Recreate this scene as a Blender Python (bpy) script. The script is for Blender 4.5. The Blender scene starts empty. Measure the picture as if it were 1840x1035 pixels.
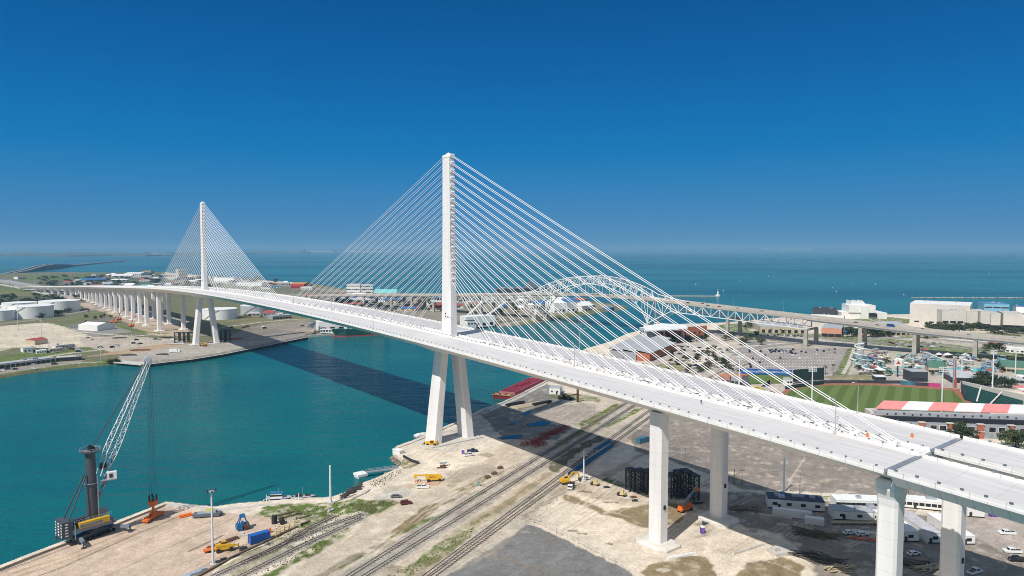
import bpy, math, random
import numpy as np
from mathutils import Vector, Matrix
R = math.radians
rnd = random.Random(7)
SC = bpy.context.scene
COL = SC.collection
pi = math.pi

# ------------------------------------------------------------------ camera (drone at 110 m)
HC, FPX = 110.0, 1243.0
PIT = math.atan(70.5 / FPX)
CP, SP = math.cos(PIT), math.sin(PIT)
cam = bpy.data.objects.new("camera", bpy.data.cameras.new("camera"))
COL.objects.link(cam)
cam.location = (0, 0, HC)
cam.rotation_euler = (pi / 2 - PIT, 0, 0)
cam.data.sensor_width = 36.0
cam.data.lens = 36.0 * FPX / 1840.0
cam.data.clip_start = 1.0
cam.data.clip_end = 400000.0
SC.camera = cam

def at(px, py, z=2.2):
    """survey point: where the ray through a photo pixel meets the level z"""
    a = (px - 920) / FPX
    b = (517.5 - py) / FPX
    d = Vector((a, CP + b * SP, -SP + b * CP))
    t = (z - HC) / d.z
    return Vector((d.x * t, d.y * t, z))

def hgt(px, py, base):
    """height of a point that stands above ground point base and shows at row py"""
    b = (517.5 - py) / FPX
    d = Vector(((px - 920) / FPX, CP + b * SP, -SP + b * CP))
    return HC + d.z / d.y * base.y

GZ = 2.2
# ------------------------------------------------------------------ materials
MATS = {}

def mat(name, col, rough=0.6, metal=0.0, var=0.12, scale=0.3, col2=None, bump=0.0, bscale=None, spec=None, streak=None, rot=0.0):
    if name in MATS:
        return MATS[name]
    m = bpy.data.materials.new(name)
    m.use_nodes = True
    nt = m.node_tree
    b = nt.nodes["Principled BSDF"]
    b.inputs["Roughness"].default_value = rough
    b.inputs["Metallic"].default_value = metal
    if spec is not None:
        b.inputs["Specular IOR Level"].default_value = spec
    geo = nt.nodes.new("ShaderNodeNewGeometry")
    vec = geo.outputs["Position"]
    if streak:
        mp = nt.nodes.new("ShaderNodeMapping")
        mp.vector_type = 'TEXTURE'          # turn first, then stretch
        mp.inputs["Scale"].default_value = [1 / k for k in streak]
        mp.inputs["Rotation"].default_value = (0, 0, rot)
        nt.links.new(vec, mp.inputs["Vector"])
        vec = mp.outputs["Vector"]
    n1 = nt.nodes.new("ShaderNodeTexNoise")
    n1.inputs["Scale"].default_value = scale
    n1.inputs["Detail"].default_value = 6
    n1.inputs["Roughness"].default_value = 0.65
    nt.links.new(vec, n1.inputs["Vector"])
    mx = nt.nodes.new("ShaderNodeMix")
    mx.data_type = 'RGBA'
    c = Vector(col)
    c2 = Vector(col2) if col2 else c * (1 - 2.2 * var)
    c1 = c if col2 else c * (1 + 1.2 * var)
    mx.inputs[6].default_value = (*c1, 1)
    mx.inputs[7].default_value = (*c2, 1)
    rmp = nt.nodes.new("ShaderNodeMapRange")
    rmp.inputs["From Min"].default_value = 0.3
    rmp.inputs["From Max"].default_value = 0.72
    nt.links.new(n1.outputs["Fac"], rmp.inputs["Value"])
    nt.links.new(rmp.outputs["Result"], mx.inputs[0])
    nt.links.new(mx.outputs[2], b.inputs["Base Color"])
    if bump:
        n2 = nt.nodes.new("ShaderNodeTexNoise")
        n2.inputs["Scale"].default_value = bscale or scale * 6
        n2.inputs["Detail"].default_value = 4
        nt.links.new(vec, n2.inputs["Vector"])
        bp = nt.nodes.new("ShaderNodeBump")
        bp.inputs["Strength"].default_value = 1.0
        bp.inputs["Distance"].default_value = bump
        nt.links.new(n2.outputs["Fac"], bp.inputs["Height"])
        nt.links.new(bp.outputs["Normal"], b.inputs["Normal"])
    MATS[name] = m
    return m

# ------------------------------------------------------------------ mesh builder
class MB:
    def __init__(s):
        s.v = []; s.f = []; s.sm = []; s.mi = []; s.cur = 0
    def add(s, vs, fs, smooth=False):
        o = len(s.v)
        s.v += [tuple(p) for p in vs]
        for f in fs:
            s.f.append(tuple(i + o for i in f)); s.sm.append(smooth); s.mi.append(s.cur)
        return s
    def box(s, c, d, rz=0.0, taper=1.0, ty=None):
        """box centred on c (x,y) with its foot at c.z; d = sizes; top scaled by taper"""
        x, y, z = d[0] / 2, d[1] / 2, d[2]
        ty = taper if ty is None else ty
        cr, sr = math.cos(rz), math.sin(rz)
        vs = []
        for zz, kx, ky in ((0, 1, 1), (z, taper, ty)):
            for a, b in ((-x, -y), (x, -y), (x, y), (-x, y)):
                a *= kx; b *= ky
                vs.append((c[0] + a * cr - b * sr, c[1] + a * sr + b * cr, c[2] + zz))
        return s.add(vs, [(3, 2, 1, 0), (4, 5, 6, 7), (0, 1, 5, 4), (1, 2, 6, 5), (2, 3, 7, 6), (3, 0, 4, 7)])
    def prism(s, poly, z0, z1, cap0=True):
        n = len(poly)
        ar = sum(poly[i][0] * poly[(i + 1) % n][1] - poly[(i + 1) % n][0] * poly[i][1] for i in range(n))
        if ar < 0:
            poly = list(poly)[::-1]
        f0 = z0 if callable(z0) else (lambda p: z0)
        f1 = z1 if callable(z1) else (lambda p: z1)
        vs = [(p[0], p[1], f0(p)) for p in poly] + [(p[0], p[1], f1(p)) for p in poly]
        fs = [tuple(range(n, 2 * n))] + ([tuple(range(n - 1, -1, -1))] if cap0 else [])
        fs += [(i, (i + 1) % n, n + (i + 1) % n, n + i) for i in range(n)]
        return s.add(vs, fs)
    def bar(s, p, q, w, h=None, up=(0, 0, 1)):
        """rectangular bar from p to q"""
        p, q = Vector(p), Vector(q)
        h = w if h is None else h
        d = (q - p).normalized()
        u = Vector(up)
        if abs(d.dot(u)) > 0.98:
            u = Vector((1, 0, 0))
        x = d.cross(u).normalized() * (w / 2)
        y = x.cross(d).normalized() * (h / 2)
        vs = [e + a * x + b * y for e in (p, q) for a, b in ((-1, -1), (1, -1), (1, 1), (-1, 1))]
        return s.add(vs, [(3, 2, 1, 0), (4, 5, 6, 7), (0, 1, 5, 4), (1, 2, 6, 5), (2, 3, 7, 6), (3, 0, 4, 7)])
    def tube(s, pts, r, n=8, cap=True):
        pts = [Vector(p) for p in pts]
        rs = r if isinstance(r, (list, tuple)) else [r] * len(pts)
        rings = []
        for i, p in enumerate(pts):
            d = (pts[min(i + 1, len(pts) - 1)] - pts[max(i - 1, 0)]).normalized()
            u = Vector((0, 0, 1)) if abs(d.z) < 0.95 else Vector((1, 0, 0))
            x = d.cross(u).normalized(); y = x.cross(d).normalized()
            rings += [p + rs[i] * (math.cos(2 * pi * k / n) * x + math.sin(2 * pi * k / n) * y) for k in range(n)]
        fs = []
        for i in range(len(pts) - 1):
            for k in range(n):
                a, b = i * n + k, i * n + (k + 1) % n
                fs.append((a, b, b + n, a + n))
        s.add(rings, fs, True)
        if cap:
            m = (len(pts) - 1) * n
            s.add(rings[:n], [tuple(range(n - 1, -1, -1))]); s.add(rings[m:], [tuple(range(n))])
        return s
    def lathe(s, c, prof, n=24, smooth=True):
        """profile [(r,z)...] turned about the vertical through c"""
        vs = []
        for r, z in prof:
            vs += [(c[0] + r * math.cos(2 * pi * k / n), c[1] + r * math.sin(2 * pi * k / n), c[2] + z) for k in range(n)]
        for i in range(len(prof) - 1):
            ring = vs[i * n:(i + 2) * n]
            s.add(ring, [(k, (k + 1) % n, n + (k + 1) % n, n + k) for k in range(n)], smooth)
        return s
    def quad(s, *p):
        return s.add(p, [tuple(range(len(p)))])
    def blob(s, c, r, seed=0, n=1, rough=0.25):
        """uneven lump: displaced icosphere"""
        rr = random.Random(seed)
        vs, fs = ICO[n]
        s.add([(c[0] + v[0] * r[0] * (k := 1 + rr.uniform(-rough, rough)), c[1] + v[1] * r[1] * k, c[2] + v[2] * r[2] * k) for v in vs], fs)
        return s
    def mesh(s, name, mats):
        me = bpy.data.meshes.new(name)
        me.from_pydata(s.v, [], s.f)
        if any(s.sm):
            me.polygons.foreach_set("use_smooth", s.sm)
        for m in (mats if isinstance(mats, (list, tuple)) else [mats]):
            me.materials.append(m)
        if any(s.mi):
            me.polygons.foreach_set("material_index", s.mi)
        me.update()
        return me
    def build(s, name, mats, parent=None, loc=None, rz=0.0):
        o = bpy.data.objects.new(name, s.mesh(name, mats))
        COL.objects.link(o)
        if parent is not None:
            o.parent = parent
        if loc is not None:
            o.location = loc
        o.rotation_euler = (0, 0, rz)
        return o

def _ico(n):
    t = (1 + 5 ** .5) / 2
    v = [Vector(p).normalized() for p in ((-1, t, 0), (1, t, 0), (-1, -t, 0), (1, -t, 0), (0, -1, t), (0, 1, t), (0, -1, -t), (0, 1, -t), (t, 0, -1), (t, 0, 1), (-t, 0, -1), (-t, 0, 1))]
    f = [(0, 11, 5), (0, 5, 1), (0, 1, 7), (0, 7, 10), (0, 10, 11), (1, 5, 9), (5, 11, 4), (11, 10, 2), (10, 7, 6), (7, 1, 8), (3, 9, 4), (3, 4, 2), (3, 2, 6), (3, 6, 8), (3, 8, 9), (4, 9, 5), (2, 4, 11), (6, 2, 10), (8, 6, 7), (9, 8, 1)]
    for _ in range(n):
        mid, nf = {}, []
        def g(a, b):
            k = (min(a, b), max(a, b))
            if k not in mid:
                mid[k] = len(v); v.append(((v[a] + v[b]) / 2).normalized())
            return mid[k]
        for a, b, c in f:
            x, y, z = g(a, b), g(b, c), g(c, a)
            nf += [(a, x, z), (b, y, x), (c, z, y), (x, y, z)]
        f = nf
    return [tuple(p) for p in v], f
ICO = {0: _ico(0), 1: _ico(1), 2: _ico(2)}

def tag(o, label=None, cat=None, group=None, kind=None):
    if label: o["label"] = label
    if cat:
        o["category"] = cat
        o["kind"] = "thing"
    if group: o["group"] = group
    if kind: o["kind"] = kind
    return o

def thing(name, label, cat, loc=(0, 0, 0), rz=0.0, group=None):
    o = bpy.data.objects.new(name, None)
    o.empty_display_size = 1.0
    COL.objects.link(o)
    o.location = loc
    o.rotation_euler = (0, 0, rz)
    return tag(o, label, cat, group)

KIDS = {}
def kids(o):
    return [c for c in bpy.data.objects if c.parent == o]

def dup(root, loc, rz=0.0, label=None, group=None, scale=None):
    """copy a thing with copies of its parts and sub-parts"""
    if root.name not in KIDS:
        KIDS[root.name] = [(c, kids(c)) for c in kids(root)]
    r = root.copy(); COL.objects.link(r)
    r.location = loc; r.rotation_euler = (0, 0, rz)
    if scale: r.scale = scale if isinstance(scale, (tuple, list)) else (scale,) * 3
    if label: r["label"] = label
    if group: r["group"] = group
    for ch, gs in KIDS[root.name]:
        c = ch.copy(); COL.objects.link(c); c.parent = r
        for g in gs:
            d = g.copy(); COL.objects.link(d); d.parent = c
    return r

def rotz(v, a):
    return Vector((v[0] * math.cos(a) - v[1] * math.sin(a), v[0] * math.sin(a) + v[1] * math.cos(a), v[2] if len(v) > 2 else 0))

# ------------------------------------------------------------------ bridge axis (s along it from the near pylon, n towards the camera side)
P1 = Vector((-35.01, 384.98))
U2 = Vector((-0.61987, 0.78470))
N2 = Vector((-0.78470, -0.61987))
SMAX = 1880.0
def zdeck(s):
    if s > 760: return zdeck(760) - 0.0405 * (s - 760)
    if s < -250: return zdeck(-250) + 0.0498 * (s + 250)
    return 61.459 + 0.026942 * s - 4.5787e-5 * s * s
def bend(s):
    """the far viaduct curves towards the camera side"""
    return 0.0 if s < 1330 else (s - 1330) ** 2 * 2.7e-4
def bp(s, n, dz=0.0, flat=None):
    q = P1 + U2 * s + N2 * (n + bend(s))
    return Vector((q.x, q.y, (zdeck(s) + dz) if flat is None else flat))
BRZ = math.atan2(U2.y, U2.x)   # heading of the axis
# ------------------------------------------------------------------ sun and sky
SUN_EL = R(50)
SH = Vector((0.585, 0.81))                  # where shadows point on the ground
sun = bpy.data.objects.new("sun", bpy.data.lights.new("sun", 'SUN'))
COL.objects.link(sun)
sun.data.energy = 4.6
sun.data.angle = R(0.5)
sun.data.color = (1.0, 0.96, 0.9)
SH.normalize()
sdir = Vector((SH.x * math.cos(SUN_EL), SH.y * math.cos(SUN_EL), -math.sin(SUN_EL)))
sun.rotation_euler = sdir.to_track_quat('-Z', 'Y').to_euler()
sun.location = (-200, -300, 600)
w = bpy.data.worlds.new("World")
SC.world = w
w.use_nodes = True
wn = w.node_tree
bg = wn.nodes["Background"]
sky = wn.nodes.new("ShaderNodeTexSky")
sky.sky_type = 'NISHITA'
sky.sun_disc = False
sky.sun_elevation = SUN_EL
sky.sun_rotation = math.atan2(-SH.x, -SH.y)
sky.altitude = 0
sky.air_density = 1.0
sky.dust_density = 0.2
sky.ozone_density = 3.0
# deep clear-day blue of a dry north wind: the sky texture graded by height above the horizon
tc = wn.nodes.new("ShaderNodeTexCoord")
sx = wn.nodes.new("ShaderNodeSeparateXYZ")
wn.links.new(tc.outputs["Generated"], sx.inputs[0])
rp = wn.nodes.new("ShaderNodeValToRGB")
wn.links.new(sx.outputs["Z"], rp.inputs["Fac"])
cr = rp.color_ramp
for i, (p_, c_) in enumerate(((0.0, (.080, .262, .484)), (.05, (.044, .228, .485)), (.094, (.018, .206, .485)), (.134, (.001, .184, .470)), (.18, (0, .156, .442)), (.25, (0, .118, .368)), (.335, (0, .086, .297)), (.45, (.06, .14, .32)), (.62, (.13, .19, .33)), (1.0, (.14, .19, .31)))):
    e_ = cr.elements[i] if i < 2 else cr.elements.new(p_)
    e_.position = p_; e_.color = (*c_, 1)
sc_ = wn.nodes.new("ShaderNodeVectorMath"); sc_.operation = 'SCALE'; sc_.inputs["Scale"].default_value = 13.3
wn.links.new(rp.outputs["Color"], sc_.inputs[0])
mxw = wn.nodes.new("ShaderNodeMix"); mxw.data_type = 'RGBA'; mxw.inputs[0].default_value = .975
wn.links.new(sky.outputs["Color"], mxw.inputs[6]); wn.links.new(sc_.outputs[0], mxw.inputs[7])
# the half of the sky round the sun is paler
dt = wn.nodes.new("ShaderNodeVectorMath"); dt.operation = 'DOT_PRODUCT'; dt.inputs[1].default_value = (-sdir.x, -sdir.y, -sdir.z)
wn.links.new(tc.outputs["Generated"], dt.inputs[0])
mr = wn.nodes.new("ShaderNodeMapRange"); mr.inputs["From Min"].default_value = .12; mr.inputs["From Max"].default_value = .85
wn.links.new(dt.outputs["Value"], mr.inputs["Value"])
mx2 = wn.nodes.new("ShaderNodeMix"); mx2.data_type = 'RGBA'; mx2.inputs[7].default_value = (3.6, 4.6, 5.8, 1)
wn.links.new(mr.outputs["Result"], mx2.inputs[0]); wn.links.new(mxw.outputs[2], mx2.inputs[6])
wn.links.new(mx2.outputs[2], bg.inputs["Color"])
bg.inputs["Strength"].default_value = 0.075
SC.view_settings.view_transform = 'Standard'
SC.view_settings.look = 'None'
SC.view_settings.gamma = 1
SC.view_settings.exposure = 0
SC.view_settings.use_curve_mapping = False
SC.cycles.use_denoising = True
SC.cycles.denoising_prefilter = 'NONE'
SC.cycles.max_bounces = 6
SC.cycles.transparent_max_bounces = 8
SC.cycles.volume_bounces = 0
SC.cycles.filter_width = 0.95
SC.cycles.use_adaptive_sampling = False

# ------------------------------------------------------------------ haze over the bay
hz = MB()
hz.box((0, 9000, -31), (40000, 30000, 231))
hm = bpy.data.materials.new("haze")
hm.use_nodes = True
hm.node_tree.nodes.clear()
ho = hm.node_tree.nodes.new("ShaderNodeOutputMaterial")
hv = hm.node_tree.nodes.new("ShaderNodeVolumePrincipled")
hv.inputs["Color"].default_value = (0.36, 0.69, 0.95, 1)
hv.inputs["Density"].default_value = 7e-5
hv.inputs["Anisotropy"].default_value = 0.0
hm.node_tree.links.new(hv.outputs[0], ho.inputs["Volume"])
hm.cycles.homogeneous_volume = True
haze = hz.build("haze", hm)
tag(haze, kind="stuff")
# ------------------------------------------------------------------ value noise (numpy)
def _hash(ix, iy, seed):
    h = (ix.astype(np.int64) * 374761393 + iy.astype(np.int64) * 668265263 + seed * 974711) & 0x7fffffff
    h = ((h ^ (h >> 13)) * 1274126177) & 0x7fffffff
    return ((h ^ (h >> 16)) & 0xffff) / 65535.0
def vnoise(x, y, seed=0):
    ix, iy = np.floor(x), np.floor(y)
    fx, fy = x - ix, y - iy
    fx = fx * fx * (3 - 2 * fx); fy = fy * fy * (3 - 2 * fy)
    a, b = _hash(ix, iy, seed), _hash(ix + 1, iy, seed)
    c, d = _hash(ix, iy + 1, seed), _hash(ix + 1, iy + 1, seed)
    return (a * (1 - fx) + b * fx) * (1 - fy) + (c * (1 - fx) + d * fx) * fy
def fbm(x, y, sc, seed=0, o=4):
    t = 0; a = .5
    for k in range(o):
        t = t + a * vnoise(x / sc * 2 ** k, y / sc * 2 ** k, seed + k); a *= .5
    return t / (1 - .5 ** o)

def wpoly(px, z=GZ):
    return np.array([at(a, b, z)[:2] for a, b in px])
def inside(P, x, y):
    r = np.zeros(x.shape, bool)
    n = len(P)
    for i in range(n):
        x1, y1 = P[i]; x2, y2 = P[(i + 1) % n]
        if y1 == y2: continue
        c = ((y1 > y) != (y2 > y)) & (x < (x2 - x1) * (y - y1) / (y2 - y1) + x1)
        r ^= c
    return r
def sdist(P, x, y, closed=True):
    d = np.full(x.shape, 1e18)
    n = len(P)
    for i in range(n if closed else n - 1):
        a, b = P[i], P[(i + 1) % n]
        e = b - a
        l2 = max(e @ e, 1e-9)
        t = np.clip(((x - a[0]) * e[0] + (y - a[1]) * e[1]) / l2, 0, 1)
        d = np.minimum(d, (x - a[0] - t * e[0]) ** 2 + (y - a[1] - t * e[1]) ** 2)
    d = np.sqrt(d)
    if closed:
        d = np.where(inside(P, x, y), d, -d)
    return d

# land outlines: surveyed shore points (photo pixels on the ground), then points far outside the frame
LAND_PORT = [(-60, 1045), (0, 1024), (60, 1000), (192, 950), (299, 907), (338, 912), (388, 917), (425, 911), (470, 907), (530, 902), (595, 899), (622, 889), (650, 874), (680, 862), (706, 849), (722, 838), (721, 832), (706, 826), (707, 808), (740, 796), (780, 779), (860, 741), (900, 726), (928, 713), (976, 688), (1010, 670), (1046, 630), (1091, 617), (1120, 603), (1149, 595), (1182, 590), (1240, 584), (1304, 581), (1400, 572), (1460, 569), (1560, 567), (1650, 566), (1760, 562), (1900, 561), (2300, 561), (2600, 700), (2400, 1300), (900, 1600), (-400, 1300)]
LAND_NORTH = [(-500, 760), (-100, 693), (0, 680), (80, 667), (150, 660), (208, 655), (244, 656), (300, 651), (345, 646), (400, 637), (500, 616.5), (552, 606), (556, 601), (600, 598), (700, 592), (840, 590), (918, 586), (960, 581), (1016, 572), (1066, 563.5), (1124, 556), (1128, 551), (1070, 543), (1010, 534), (900, 530.5), (800, 531), (720, 529), (640, 523), (560, 510), (500, 506), (440, 502), (298, 489.5), (212, 490.5), (114, 489.5), (60, 490.5), (0, 491.5), (-300, 492), (-900, 520), (-1200, 700)]
SHORE_PORT, SHORE_NORTH = wpoly(LAND_PORT, 0), wpoly(LAND_NORTH, 0)

C_CAL = (0.58, 0.50, 0.40)     # caliche
C_DIRT = (0.36, 0.29, 0.21)
C_MUD = (0.215, 0.165, 0.095)
C_WET = (0.24, 0.20, 0.15)
C_GRASS = (0.10, 0.135, 0.030)
C_DRY = (0.20, 0.18, 0.085)
C_ASPH = (0.17, 0.165, 0.16)
C_LOT = (0.24, 0.203, 0.175)
C_CONC = (0.47, 0.43, 0.37)
C_DOCK = (0.49, 0.375, 0.285)
C_BAL = (0.33, 0.295, 0.255)
C_ROAD = (0.24, 0.225, 0.21)
C_SCRUB = (0.075, 0.085, 0.038)
C_SAND = (0.52, 0.45, 0.35)
C_REEF = (0.10, 0.09, 0.07)

# zones: colour, outline or centre line (photo pixels), half width of a line in metres, edge noise in metres
def Zp(c, pts, nz=1.5, mix=1.0): return ("p", c, wpoly(pts), nz, mix)
def Zl(c, pts, hw, nz=0.5, mix=1.0): return ("l", c, wpoly(pts), nz, mix, hw)
T1 = [(600, 1053), (628, 1035), (840, 901), (1000, 802), (1116, 730), (1190, 686), (1300, 640)]
T1B = [(628, 1053), (656, 1035), (840, 921), (1010, 813), (1127, 737), (1200, 692), (1310, 645)]
T3 = [(738, 1053), (765, 1035), (840, 978.5), (1000, 860), (1160, 743), (1230, 700), (1330, 652)]
T3B = [(753, 1053), (780, 1035), (855, 979.5), (1012, 863), (1172, 746), (1245, 701), (1345, 653)]
TA = [(372, 1043), (385.6, 1035), (500, 982), (580, 949), (653, 924)]
TB = [(421, 1043), (434, 1035), (540, 982), (600, 955), (650, 931)]
TC = [(440, 1010), (490, 990), (555, 950), (600, 928)]
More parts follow.
